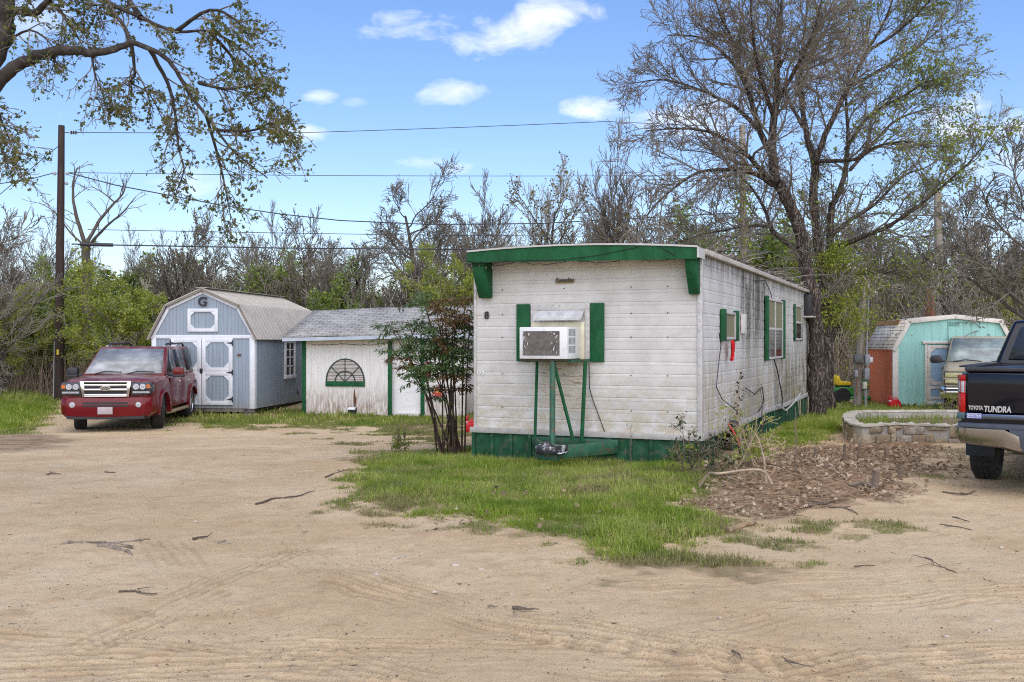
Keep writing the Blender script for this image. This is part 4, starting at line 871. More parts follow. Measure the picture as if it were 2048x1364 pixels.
def end_glass(t, W, g, ya, yb, m, name, sgn, lo=.07, hi=.9, wi=.9):
    """pane lying on the front or rear slope of the cabin"""
    z0, z1 = g[0] + (g[1] - g[0]) * lo, g[0] + (g[1] - g[0]) * hi; Y = lambda z: ya + (yb - ya) * (z - g[0]) / (g[1] - g[0]) + sgn * .008
    B = MB(); n = 9; v = []
    for z in (z0, z1):
        for i in range(n): u = -1 + 2 * i / (n - 1); v.append((u * cabin_x(W, g, z) * wi, Y(z) + sgn * .012 * (1 - u * u), z))
    B.add(v, [(i, i + 1, n + i + 1, n + i) for i in range(n - 1)]); o = B.build(name, m, t, fix=False); md = o.modifiers.new('s', 'SOLIDIFY'); md.thickness = .008; return o
def door_panel(t, W, y0, y1, z0, z1, m, hm_, handle=True, hy=None):
    for s in (-1, 1):
        B = MB(); B.box(s * (W * .985), s * (W + .006), y0, y1, z0, z1); d = B.build('door', m, t, bevel=.004)
        if handle: B = MB(); hy_ = hy or y1 - .16; B.box(s * (W + .006), s * (W + .035), hy_ - .09, hy_ + .05, z1 - .13, z1 - .095); B.build('handle', hm_, d, bevel=.01)
def car_paint(name, col, dust=.0, rough=.25):
    t = NT(name); n = t.noise(2, 5, .6); c = t.mix(t.ramp(n, .3, .7), tuple(v * .9 for v in col), tuple(v * 1.1 for v in col))
    if dust:
        g = t.new('ShaderNodeNewGeometry'); s = t.new('ShaderNodeSeparateXYZ'); t.l.new(g.outputs['Normal'], s.inputs[0])
        c = t.mix(t.math('MULTIPLY', t.ramp(s.outputs[2], .55, .95), t.ramp(t.noise(1.6, 6, .7), .35, .7, 0, dust)), c, (.42, .36, .29))
    return t.done(c, rough, None, .0, .25, .22)
def windscreen(name, col=(.20, .22, .22)):
    t = NT(name); c = t.mix(t.ramp(t.noise(1.8, 5, .65, t.co((1, 1, 1.5))), .35, .7), tuple(v * .55 for v in col), tuple(v * 1.25 for v in col)); return t.done(c, .08, None, 0, .6)
def build_suv():
    W, L, r = .99, 5.2, .405
    c = GP(212, 868); fx, fy = .181, -.983; y = 21.3
    ctr = Vector(((212 - 1024) / F * y - .11 * 2.6, y + 2.6 * .994, 0)); ctr.z = gz(ctr.x, ctr.y - 1) + .0
    t = thing('parked_suv', 'dark red full size SUV with a chrome barred grille beside the pale blue shed', 'car', ctr, R(6.3))
    red = car_paint('dark_red_paint', (.115, .003, .006), .3); lens = mat('clear_lens', (.36, .37, .38), .1, .3, 30); g = (1.19, 1.83, -1.3, 2.53, -.42, 2.2, .765)
    f = -2.6
    shell(t, W, L, .36, [(f + .06, .86, 1.05), (f + .14, .95, 1.10), (f + .5, .995, 1.14), (f + 1.3, 1, 1.19), (0, 1, 1.20), (2.2, .995, 1.20), (2.52, .965, 1.18), (2.6, .92, 1.08)], (f + 1.0, f + 4.02), .475, red, g)
    B = MB(); B.loft([(f - .05, [(0, .34), (.74, .36), (.80, .42), (.82, .58), (.80, .70), (.74, .74), (0, .745)]), (f + .05, [(0, .32), (.86, .34), (.93, .42), (.94, .58), (.93, .73), (.88, .77), (0, .77)]), (f + .3, [(0, .33), (.90, .34), (.985, .42), (1.0, .58), (.985, .74), (.9, .78), (0, .78)]), (f + .52, [(0, .33), (.90, .34), (.99, .42), (1.0, .58), (.99, .74), (.9, .78), (0, .78)])])
    B.build('front_bumper', red, t, bevel=.012)
    B = MB(); B.box(-.47, .47, f - .056, f - .03, .565, .60); B.box(-.47, .47, f - .056, f - .03, .62, .655); B.box(-.8, .8, f - .04, f + .1, .30, .375); B.build('lower_intake', BLACK, t)
    B = MB(); B.loft([(f - .02, [(0, .29), (.7, .29), (.72, .33), (0, .34)]), (f + .2, [(0, .29), (.85, .29), (.9, .35), (0, .36)])]); B.build('air_dam', BLACK, t)
    B = MB(); B.box(-.155, .155, f - .075, f - .055, .40, .555); B.build('number_plate', mat('blurred_plate', (.40, .33, .34), .5, .12, 4), t, bevel=.004)
    for s in (-1, 1):
        B = MB(); B.lathe([(.085, f - .045), (.08, f - .05), (.066, f - .045)], 20, 'y', (s * .68, 0, .60)); h = B.build('fog_light', BLACK, t); B = MB(); B.lathe([(.064, f - .046), (.05, f - .058), (.01, f - .062)], 18, 'y', (s * .68, 0, .60)); B.build('lens', lens, h)
        B = MB(); B.prism([(s * .51, .79), (s * .93, .82), (s * .95, .95), (s * .91, 1.08), (s * .51, 1.08)], f + .0, f + .32, 'y'); h = B.build('headlight', mat('smoked_headlamp', (.03, .03, .035), .1, .3, 20), t, bevel=.01)
        for dx in (.62, .76):
            B = MB(); B.lathe([(.062, f - .004), (.06, f - .014), (.044, f - .014), (.042, f - .002)], 20, 'y', (s * dx, 0, .985)); B.build('halo_ring', mat('white_halo', (.5, .5, .52), .3), h)
            B = MB(); B.lathe([(.04, f - .002), (.025, f - .012), (.004, f - .015)], 14, 'y', (s * dx, 0, .985)); B.build('projector', lens, h)
        B = MB(); B.box(s * .84, s * .91, f - .006, f + .01, .95, 1.03); B.build('amber_marker', mat('amber', (.5, .14, .02), .2), h); B = MB(); B.box(s * .55, s * .9, f - .005, f + .005, .845, .885); B.build('lower_lamp', mat('lamp_strip', (.3, .31, .32), .2, .4, 50), h)
        # mirror
        B = MB(); B.loft([(-1.12, [(0, 0), (.10, .01), (.12, .09), (.11, .2), (0, .22)]), (-.98, [(0, 0.01), (.11, .02), (.13, .1), (.12, .19), (0, .2)])]); B.v = [v + np.array([s * 1.17, 0, 1.15]) for v in B.v]
        m_ = B.build('mirror', red if s > 0 else BLACK, t, bevel=.015); B = MB(); B.bar((s * .93, -1.0, 1.18), (s * 1.1, -1.04, 1.19), .07, .07); B.box(s * 1.05, s * 1.3, -1.125, -.97, 1.135, 1.195); B.build('mirror_base', BLACK, m_, bevel=.01)
        B = MB(); B.tube([(s * .64, -.12, 1.82), (s * .655, .05, 1.895), (s * .655, 1.7, 1.905), (s * .645, 1.95, 1.83)], .024, 8); B.box(s * .63, s * .68, -.2, .12, 1.815, 1.865, 1); B.build('roof_rail', [BLACK, STEEL], t)
        # wheel arch flare
        for yy in (f + 1.0, f + 4.02):
            B = MB(); a0 = [(yy + .475 * math.cos(R(a)), .405 * .86 + .475 * math.sin(R(a))) for a in range(0, 181, 9)]; a1 = [(yy + .55 * math.cos(R(a)), .405 * .86 + .545 * math.sin(R(a))) for a in range(0, 181, 9)]
            for i in range(20): B.prism([a0[i], a0[i + 1], a1[i + 1], a1[i]], s * .93, s * 1.02, 'x')
            B.build('wheel_arch', red, t)
        B = MB(); B.box(s * .90, s * 1.0, f + 1.5, f + 3.5, .30, .37); B.build('running_board', mat('dusty_tan_board', (.30, .22, .13), .6), t, bevel=.01)
    gr = MB(); gr.box(-.47, .47, f + .0, f + .1, .785, 1.045); gr.box(-.46, .46, f + .02, f + .1, 1.04, 1.10); go = gr.build('grille', mat('grille_black', (.008, .008, .01), .5), t)
    B = MB(); 
    for z in (.805, .92, 1.015): B.box(-.44, .44, f - .035, f + .0, z - .02, z + .026)
    B.box(-.51, .51, f - .04, f + .02, 1.075, 1.11); B.box(-.48, .48, f - .04, f + .02, .77, .795)
    for s in (-1, 1): B.prism([(s * .43, .775), (s * .48, .775), (s * .53, 1.105), (s * .44, 1.105)], f - .042, f + .02, 'y')
    B.build('chrome_bars', CHROME, go, bevel=.008)
    B = MB(); B.lathe([(.115, f - .062), (.115, f - .04)], 28, 'y'); B.v[-1] = B.v[-1] * np.array([1, 1, .42]) + np.array([0, 0, .955])
    B.lathe([(.102, f - .066), (.102, f - .05)], 28, 'y', mi=1); B.v[-1] = B.v[-1] * np.array([1, 1, .37]) + np.array([0, 0, .955])
    B.text('Ford', .085, Matrix.Translation((0, f - .07, .958)) @ Matrix.Rotation(R(90), 4, 'X'), .004, .35, 0, .001, 1.05)
    B.build('emblem', [CHROME, BLACK], go)
    B = MB(); B.prism([(-.85, f + .3), (.85, f + .3), (.82, f + 1.28), (-.82, f + 1.28)], 1.0, 1.01, 'z')
    end_glass(t, W, g, -1.3, -.42, windscreen('dusty_windscreen', (.30, .31, .30)), 'windscreen', -1, .06, .93, .93)
    end_glass(t, W, g, 2.53, 2.2, GLASS, 'rear_window', 1)
    side_glass(t, W, g, [[(-1.0, 1.23), (-.02, 1.23), (-.02, 1.76), (-.34, 1.76)], [(.06, 1.23), (1.0, 1.23), (1.0, 1.76), (.06, 1.76)], [(1.14, 1.23), (2.28, 1.23), (2.05, 1.76), (1.14, 1.76)]], GLASS)
    door_panel(t, W, -1.0, .0, .45, 1.12, red, CHROME); door_panel(t, W, .025, .98, .45, 1.12, red, CHROME)
    for x0 in (-.62, .1):
        B = MB(); B.tube([(x0, -1.33, 1.22), (x0 + .2, -1.25, 1.275), (x0 + .58, -1.265, 1.26)], .011, 5); B.build('wiper', BLACK, t)
    chrome_rim = NT('polished_rim').done((.62, .62, .64), .2, None, 1.0)
    for x in (-.83, .83):
        wheel(t, x, f + 1.0, r, .27, chrome_rim, R(17)); wheel(t, x, f + 4.02, r, .27, chrome_rim)
    B = MB(); B.box(-.75, .75, f + .4, 2.4, .3, .42); B.tube([(-.8, f + 4.02, .4), (.8, f + 4.02, .4)], .07, 8); B.box(-.25, .25, f + .9, f + 1.3, .22, .32); B.build('chassis', mat('dark_underframe', (.03, .025, .02)), t)
    for s in (-1, 1): B = MB(); B.box(s * .78, s * .95, 2.5, 2.62, .85, 1.2); B.build('taillight', mat('red_lens', (.45, .015, .012), .15), t, bevel=.02)
build_suv()
def build_pickup():
    t = thing('pickup_truck', 'glossy black pickup truck seen from behind with a chrome step bumper', 'truck', (5.34, 9.68, gz(5.8, 11)), R(-33))
    W, r = .955, .39
    blk = NT('black_car_paint').done((.004, .005, .010), .1, None, 0, .28, .35)
    g = (1.26, 1.80, 2.28, 4.35, 2.62, 3.7, .74)
    secs = [(.16, .975, 1.25), (.22, 1, 1.27), (2.2, 1, 1.27), (2.3, 1, 1.26), (4.0, 1, 1.22), (4.4, 1, 1.12), (5.1, .97, 1.06), (5.4, .9, .98)]
    b = shell(t, W, 5.4, .50, secs, (1.28, 4.5), .47, blk, g)
    K = MB(); K.box(-.78, .78, .27, 2.2, .78, 1.6); k = K.build('k', BLACK); k.parent = t; cut(b, [k])
    # tailgate
    B = MB(); B.loft([(.10, [(0, .82), (.84, .82), (.85, .84), (.855, 1.02), (.85, 1.1), (.845, 1.215), (0, 1.22)]), (.16, [(0, .79), (.855, .79), (.865, .84), (.87, 1.02), (.865, 1.1), (.86, 1.23), (0, 1.235)]), (.25, [(0, .79), (.855, .79), (.865, .84), (.87, 1.02), (.865, 1.1), (.86, 1.23), (0, 1.235)])])
    tg = B.build('tailgate', blk, t, bevel=.012)
    B = MB(); B.box(-.88, .88, .09, .28, 1.236, 1.275); B.build('top_cap', mat('tailgate_cap', (.035, .035, .04), .45), tg, bevel=.012)
    B = MB(); B.box(-.86, .86, .085, .12, .745, .80); B.build('chrome_strip', NT('dark_chrome').done((.16, .18, .24), .2, None, .9), tg, bevel=.01)
    B = MB(); B.box(-.858, -.716, .078, .084, .752, .805); st = B.build('bumper_sticker', mat('blue_sticker', (.10, .12, .38), .4), tg)
    B = MB(); B.text('DIN M NYT PALMS', .036, Matrix.Translation((-.787, .076, .778)) @ Matrix.Rotation(R(90), 4, 'X'), .001, 0, 0, .0008, fit=.128); B.box(-.855, -.719, .0765, .078, .797, .801); B.box(-.855, -.719, .0765, .078, .756, .760); B.build('sticker_letters', WHITE, st)
    sil = NT('silver_letters').done((.62, .62, .64), .25, None, .8)
    Mr = Matrix.Rotation(R(90), 4, 'X')
    B = MB(); B.text('TOYOTA', .056, Matrix.Translation((-.775, .095, .858)) @ Mr, .004, 0, 0, .002, fit=.135); B.text('TUNDRA', .084, Matrix.Translation((-.575, .095, .848)) @ Mr, .005, .12, 0, .003, fit=.25); B.build('lettering', sil, tg)
    # cut-out latch etc.
    for s in (-1, 1):
        B = MB(); x0, x1 = s * .795, s * (W + .012)
        def cell(z0, z1, mi, y=.07): B.prism([(s * .875, y + .02), (s * .92, y + .04), (s * (W + .012), y + .16), (s * (W + .012), y + .28), (s * .875, y + .25)], z0, z1, 'z', mi)
        cell(1.14, 1.19, 0); cell(1.005, 1.139, 1, .072); cell(.81, 1.004, 0)
        B.build('taillight', [mat('red_lens', (.45, .015, .012), .15), mat('clear_reverse_lens', (.45, .45, .47), .2, .5, 60)], t, bevel=.008)
        B = MB(); B.box(s * .875, s * (W + .0), .10, .3, .74, .81); B.build('lamp_surround', mat('teal_tinted_plastic', (.05, .09, .10), .4), t, bevel=.01)
        B = MB(); B.box(s * .68, s * .965, .74, .76, .30, .52); B.box(s * .70, s * .94, .732, .742, .41, .43, 0); B.box(s * .70, s * .94, .732, .742, .46, .48, 0); B.build('mudflap', mat('navy_mudflap', (.012, .02, .035), .5, .3, 8), t, bevel=.01)
        B = MB(); B.box(s * W, s * (W + .14), 4.05, 4.2, 1.03, 1.2); B.build('mirror', BLACK, t, bevel=.03)
        B = MB(); B.box(s * .80, s * (W + .01), .3, 2.2, 1.268, 1.285); B.build('bed_rail_cap', BLACK, t, bevel=.006)
    # bumper
    def bs(y, k, zt): return (y, [(0, .47), (k * .9, .48), (k, .50), (k + .005, .58), (k, .66), (0, .67)])
    B = MB(); v = []; n = 0
    xs = [-1.0, -.985, -.93, -.82, -.5, -.40, -.30, .30, .40, .5, .82, .93, .985, 1.0]; ys = [.42, .2, .06, .0, -.03, -.03, -.0, -.0, -.03, -.03, .0, .06, .2, .42]
    zb = [.56, .54, .52, .49, .465, .44, .42, .42, .44, .465, .49, .52, .54, .56]; zt = [.655, .66, .665, .665, .665, .62, .56, .56, .62, .665, .665, .665, .66, .655]
    for x, y, a, c in zip(xs, ys, zb, zt): v += [(x, y + .03, a), (x, y, a + .02), (x, y - .004, (a + c) / 2), (x, y, c - .01), (x, y + .03, c), (x, y + .1, c), (x, y + .1, a)]
    m = 7; B.add(v, [(i * m + j, (i + 1) * m + j, (i + 1) * m + (j + 1) % m, i * m + (j + 1) % m) for i in range(len(xs) - 1) for j in range(m)] + [tuple(range(m)), tuple(range((len(xs) - 1) * m, len(xs) * m))])
    bp = B.build('rear_bumper', NT('worn_chrome').done((.36, .34, .33), .14, None, 1.0), t)
    B = MB(); B.loft([(-.015, [(0, .655), (.5, .662), (.9, .662), (.92, .67), (.9, .70), (0, .70)]), (.25, [(0, .655), (.97, .662), (.985, .67), (.97, .71), (0, .71)])]); B.build('bumper_step_pad', mat('grey_blue_plastic', (.055, .065, .085), .5), bp, bevel=.008)
    B = MB(); B.prism([(-.46, .655), (.46, .655), (.38, .53), (.33, .44), (-.33, .44), (-.38, .53)], -.02, .1, 'y'); B.box(-.30, -.23, -.034, -.02, .57, .63, 1); B.build('plate_recess', [mat('grey_blue_plastic', (.055, .065, .085)), STEEL], bp, bevel=.01)
    B = MB(); B.box(-.15, .15, -.028, -.019, .47, .62); B.build('number_plate', mat('blurred_plate', (.40, .33, .34)), bp)
    end_glass(t, W, g, 2.28, 2.62, mat('tinted_rear_glass', (.03, .035, .04), .06), 'rear_window', -1, .12, .84, .84)
    end_glass(t, W, g, 4.35, 3.7, GLASS, 'windscreen', 1)
    side_glass(t, W, g, [[(2.62, 1.32), (3.1, 1.32), (3.1, 1.72), (2.8, 1.72)], [(3.16, 1.32), (4.1, 1.32), (3.65, 1.72), (3.16, 1.72)]], GLASS)
    door_panel(t, W, 3.0, 4.1, .55, 1.18, blk, BLACK)
    for x in (-.825, .825): wheel(t, x, 1.28, r, .275, NT('alloy').done((.4, .4, .42), .3, None, .9)); wheel(t, x, 4.5, r, .275, bpy.data.materials['alloy'])
    B = MB(); B.box(-.5, .5, .2, 5.0, .42, .58); B.tube([(-.8, 1.28, .39), (.8, 1.28, .39)], .06, 8); B.lathe([(.15, -.15), (.15, .15)], 14, 'x', (0, 1.28, .39)); B.tube([(-.1, .05, .40), (-.1, 1.0, .42)], .03, 8); B.box(-.06, .06, .0, .3, .40, .47); B.build('chassis', mat('dark_underframe', (.03, .025, .02)), t)
    return t
build_pickup()
def build_van():
    y = 21.9; p = Vector(((1982 - 1024) / F * y, y, -.17)); fw = Vector((-.40, -.917, 0)); c = p - fw * 2.5
    t = thing('beige_wagon', 'old beige wagon with stacked yellowed headlights behind the black pickup', 'car', (c.x, c.y, gz(p.x, p.y + .4)), R(-23.6))
    W, r, f = .98, .37, -2.5
    tan = car_paint('beige_paint', (.34, .295, .20), .3, .45); g = (1.17, 1.78, -1.28, 2.45, -.62, 2.3, .80)
    shell(t, W, 5, .36, [(f + .05, .93, 1.02), (f + .12, .975, 1.06), (f + .5, 1, 1.10), (f + 1.25, 1, 1.17), (1, 1, 1.17), (2.3, .99, 1.16), (2.5, .95, 1.08)], (f + .85, f + 3.9), .45, tan, g)
    yl = mat('yellowed_lens', (.36, .33, .17), .2, .25, 30)
    for s in (-1, 1):
        B = MB(); B.box(s * .55, s * .95, f + .0, f + .2, .70, .99); h = B.build('headlight', BLACK, t, bevel=.01)
        for z0, z1 in ((.86, .965), (.725, .815)): B = MB(); B.box(s * .57, s * .93, f - .012, f + .02, z0, z1); B.build('lens', yl, h, bevel=.008)
        B = MB(); B.box(s * .54, s * .96, f - .008, f + .0, .825, .85); B.build('lamp_bezel', tan, h)
        B = MB(); B.loft([(-1.3, [(0, .0), (.12, .02), (.14, .1), (.11, .19), (0, .2)]), (-1.16, [(0, .02), (.12, .03), (.13, .1), (.1, .17), (0, .18)])]); B.v = [v + np.array([s * 1.12, 0, 1.14]) for v in B.v]; B.bar((s * .93, -1.2, 1.2), (s * 1.1, -1.22, 1.2), .06, .05); B.build('mirror', BLACK, t, bevel=.015)
    gr = MB(); gr.box(-.55, .55, f - .0, f + .1, .70, .99); gr.box(-.46, .46, f + .02, f + .1, 1.04, 1.10); go = gr.build('grille', mat('grille_black', (.008, .008, .01)), t); B = MB()
    for z in (.72, .79, .86, .93, .98): B.box(-.54, .54, f - .015, f, z - .012, z + .012)
    B.build('grille_bar', STEEL, go)
    B = MB(); B.loft([(f - .12, [(0, .40), (.85, .40), (.9, .42), (.92, .52), (.9, .63), (0, .64)]), (f + .02, [(0, .38), (.98, .38), (1.02, .42), (1.03, .52), (1.02, .66), (0, .67)]), (f + .4, [(0, .38), (.98, .38), (1.03, .42), (1.035, .52), (1.02, .66), (0, .67)])]); bo = B.build('front_bumper', CHROME, t, bevel=.01)
    B = MB(); B.box(-.95, .95, f - .125, f - .1, .56, .61); B.build('rub_strip', BLACK, bo)
    end_glass(t, W, g, -1.28, -.62, windscreen('clear_windscreen', (.26, .31, .29)), 'windscreen', -1, .04, .93, .95); end_glass(t, W, g, 2.45, 2.3, GLASS, 'rear_window', 1)
    side_glass(t, W, g, [[(-1.0, 1.22), (-.1, 1.22), (-.1, 1.72), (-.6, 1.72)], [(.0, 1.22), (1.0, 1.22), (1.0, 1.72), (0, 1.72)], [(1.1, 1.22), (2.2, 1.22), (2.15, 1.72), (1.1, 1.72)]], GLASS)
    door_panel(t, W, -1.0, 0, .45, 1.1, tan, BLACK); door_panel(t, W, .025, 1.0, .45, 1.1, tan, BLACK)
    for x0 in (-.75, .05): B = MB(); B.tube([(x0, -1.3, 1.19), (x0 + .25, -1.25, 1.235), (x0 + .6, -1.28, 1.2)], .012, 5); B.build('wiper', BLACK, t)
    for x in (-.82, .82): wheel(t, x, f + .85, r, .24, STEEL); wheel(t, x, f + 3.9, r, .24, STEEL)
    B = MB(); B.box(-.75, .75, f + .3, 2.3, .3, .42); B.build('chassis', mat('dark_underframe', (.03, .025, .02)), t)
build_van()
def build_mower():
    p = Vector((9.75, 28.6, 0)); p.z = gz(p.x, p.y)
    t = thing('riding_mower', 'green riding lawn mower with a yellow seat beside the turquoise shed', 'mower', p, R(0)); t.scale = (.9, .9, .9)
    gm = mat('mower_green', (.02, .22, .035), .35, .15, 5, coat=.4); ym = mat('mower_yellow', (.72, .53, .03), .45, .1, 5)
    # forward = +x
    B = MB(); B.prism([(.15, .38), (.15, .66), (.22, .76), (.75, .74), (.95, .66), (1.0, .42)], -.24, .24, 'y'); B.build('hood', gm, t, bevel=.05)
    B = MB(); B.prism([(.2, .60), (.22, .64), (.9, .56), (.9, .52)], -.247, .247, 'y'); B.build('hood_stripe', ym, t); B = MB(); B.box(.55, .96, -.25, .25, .28, .46); B.build('engine', BLACK, t, bevel=.02)
    B = MB(); B.prism([(-.62, .30), (-.62, .44), (-.45, .52), (-.05, .50), (.0, .32), (.15, .3), (.15, .24), (-.1, .24)], -.46, .46, 'y'); B.build('fender', gm, t, bevel=.03)
    B = MB(); B.prism([(-.5, .56), (-.55, .64), (-.53, .86), (-.45, .88), (-.40, .70), (-.08, .67), (-.06, .60), (-.12, .56)], -.23, .23, 'y'); B.build('seat', ym, t, bevel=.04); B = MB(); B.box(-.45, -.1, -.18, .18, .5, .56); B.build('seat_base', BLACK, t)
    B = MB(); B.tube([(.2, 0, .7), (.08, 0, .84)], .02, 6); 
    ring = [(.07 + .08 * math.cos(a) , .17 * math.sin(a), .85 + .10 * math.cos(a)) for a in np.linspace(0, 2 * math.pi, 17)]; B.tube(ring, .016, 6); B.build('steering_wheel', BLACK, t)
    B = MB(); B.box(-.2, .6, -.5, .5, .13, .23); B.build('mower_deck', gm, t, bevel=.04)
    for x, r, w in ((-.42, .25, .22), (.78, .19, .15)):
        for s in (-1, 1):
            B = MB(); B.lathe([(r * .5, -w / 2), (r * .9, -w / 2), (r, -w / 3), (r, w / 3), (r * .9, w / 2), (r * .5, w / 2)], 24, 'y'); o = B.build('wheel', RUBBER, t); o.location = (x, s * .38, r); B = MB(); B.lathe([(r * .5, -w * .3), (r * .5, w * .3)], 16, 'y'); B.build('rim', ym, o)
build_mower()
def build_gas_can():
    for px, py, lab, sc in ((1788, 817, 'red plastic fuel can on the grass by the corner of the turquoise shed', 1.0), (947, 846, 'red plastic fuel can half hidden beside the front corner of the white home', 1.0)):
        p = GP(px, py)
        if sc == 1.0 and px < 1000: p = Vector((-.80, 20.0, gz(-.80, 20.0)))
        t = thing('fuel_can', lab, 'fuel can', p, R(8), 'red fuel cans'); rm = mat('red_plastic', (.5, .012, .02), .4, .12, 8)
        B = MB(); B.box(-.15, .15, -.1, .1, 0, .19); B.build('tank', rm, t, bevel=.03)
        B = MB(); B.prism([(-.12, .18), (-.05, .235), (.08, .235), (.14, .18)], -.07, .07, 'y'); B.build('shoulder', rm, t, bevel=.015)
        B = MB(); B.tube([(-.02, 0, .23), (-.0, 0, .275), (.08, 0, .275), (.13, 0, .20)], .015, 8); B.build('handle', rm, t)
        B = MB(); B.tube([(-.10, 0, .19), (-.12, 0, .25), (-.10, 0, .29), (-.08, 0, .34)], [.03, .034, .03, .012], 10); B.build('spout', rm, t); B = MB(); B.lathe([(.036, 0), (.036, .03)], 12, 'z', (-.112, 0, .19)); B.build('collar', WHITE, t)
build_gas_can()
def build_planter():
    pts = [(1698, 864), (1706, 878), (1728, 886), (1762, 883), (1800, 882), (1850, 884), (1905, 885), (2000, 885), (2090, 880), (2110, 862), (2050, 854), (1960, 850), (1850, 850), (1760, 851), (1722, 852), (1704, 856)]
    P = [GP(*p) for p in pts]; cx = sum(p.x for p in P) / len(P); cy = sum(p.y for p in P) / len(P)
    t = thing('stone_planter', 'low curved flower bed wall of tan stones with pale mortar on the grass', 'planter', (cx, cy, 0))
    # smooth closed loop
    n = len(P); loop = []
    for i in range(n):
        a, b, c, d = P[i - 1], P[i], P[(i + 1) % n], P[(i + 2) % n]
        for k in range(6):
            u = k / 6; loop.append(.5 * ((2 * b) + (c - a) * u + (2 * a - 5 * b + 4 * c - d) * u * u + (3 * b - a - 3 * c + d) * u ** 3))
    L = [Vector((p.x - cx, p.y - cy, gz(p.x, p.y))) for p in loop]; m = len(L)
    def nrm(i): d = (L[(i + 1) % m] - L[i - 1]).normalized(); return Vector((d.y, -d.x, 0))
    H = .27; B = MB(); v = []
    for i in range(m):
        q, k = L[i], nrm(i); v += [q + k * .07 + Vector((0, 0, -.1)), q + k * .075 + Vector((0, 0, H - .01)), q - k * .09 + Vector((0, 0, H - .01)), q - k * .09 + Vector((0, 0, -.1))]
    B.add([tuple(x) for x in v], [(i * 4 + j, i * 4 + j + 1, ((i + 1) % m) * 4 + j + 1, ((i + 1) % m) * 4 + j) for i in range(m) for j in range(3)]); B.build('mortar_wall', mat('pale_mortar', (.34, .32, .28), .9, .15, 8, .5, 30), t)
    t2 = NT('field_stone'); g = t2.new('ShaderNodeNewGeometry'); rp = t2.new('ShaderNodeValToRGB'); e = rp.color_ramp.elements; e.new(.5); e.new(.75)
    for i, (a, c) in enumerate(((0, (.40, .31, .19)), (.4, (.30, .225, .13)), (.7, (.45, .38, .27)), (1, (.46, .43, .37)))): e[i].position = a; e[i].color = (*c, 1)
    t2.l.new(g.outputs['Random Per Island'], rp.inputs[0]); nn = t2.noise(7, 6, .7); c = t2.mix(t2.ramp(nn, .3, .7), rp.outputs[0], (.16, .12, .08)); c = t2.mix(t2.ramp(t2.noise(3, 4, .6), .55, .7, 0, .6), c, (.40, .37, .32)); stone = t2.done(c, .9, t2.bump(nn, .8, .02))
    B = MB(); rg = random.Random(12)
    for row in (0, 1):
        i = 0; rr = random.Random(5 + row)
        while i < m:
            sp_ = .12 + .045 * math.sin(i * .7) + .03 * math.sin(i * 1.9); full = math.sin(i * 2.3) > .72
            z0, z1 = ((-.06, .25 if full else sp_ - .012) if row == 0 else (sp_ + .012, .25))
            k = rr.choice((2, 3, 4, 5, 6)); k = min(k, m - i)
            if row == 1 and full: i += 2; continue
            a, b = L[i], L[(i + k) % m]; na, nb = nrm(i), nrm((i + k) % m); d = (b - a); jz = rg.uniform(-.012, .012); out = rg.uniform(.10, .125)
            a2, b2 = a + d * .06, b - d * .06; mid = (a + b) / 2; nm = (na + nb).normalized()
            zz0, zz1 = z0 + jz, z1 + rg.uniform(-.015, .012); V = []
            for (pnt, nn_, zf) in ((a2, na, 0), (a2 + (b2 - a2) * .5 + (L[(i + k // 2) % m] - mid) * .8, nm, 1), (b2, nb, 0)):
                o = out - (.006 if not zf else 0)
                V += [pnt + nn_ * .05 + Vector((0, 0, zz0)), pnt + nn_ * o + Vector((0, 0, zz0 + .02)), pnt + nn_ * o + Vector((0, 0, zz1 - .02)), pnt + nn_ * .05 + Vector((0, 0, zz1))]
            B.add([tuple(x) for x in V], [(0, 4, 5, 1), (1, 5, 6, 2), (2, 6, 7, 3), (4, 8, 9, 5), (5, 9, 10, 6), (6, 10, 11, 7), (0, 1, 2, 3), (8, 11, 10, 9)]); i += k
    B.build('stones', stone, t, bevel=.008)
    B = MB(); v = []
    for i in range(m):
        q, k = L[i], nrm(i); j = .012 * math.sin(i * 1.7) + .008 * math.sin(i * 3.1); v += [q + k * (.105 + j) + Vector((0, 0, H - .015)), q + k * (.10 + j) + Vector((0, 0, H + .008)), q - k * .09 + Vector((0, 0, H + .012 + j)), q - k * .1 + Vector((0, 0, H - .02))]
    B.add([tuple(x) for x in v], [(i * 4 + j, i * 4 + (j + 1) % 4, ((i + 1) % m) * 4 + (j + 1) % 4, ((i + 1) % m) * 4 + j) for i in range(m) for j in range(4)]); B.build('coping', mat('lime_coping', (.37, .335, .265), .9, .3, 6, .4, 30), t)
    B = MB(); B.add([tuple(q - nrm(i) * .08 + Vector((0, 0, .14))) for i, q in enumerate(L)], [tuple(range(m))]); B.build('soil', mat('planter_soil', (.15, .10, .06), .95, .4, 9, .8, 20), t)
    return t, L, (cx, cy)
PLANTER = build_planter()
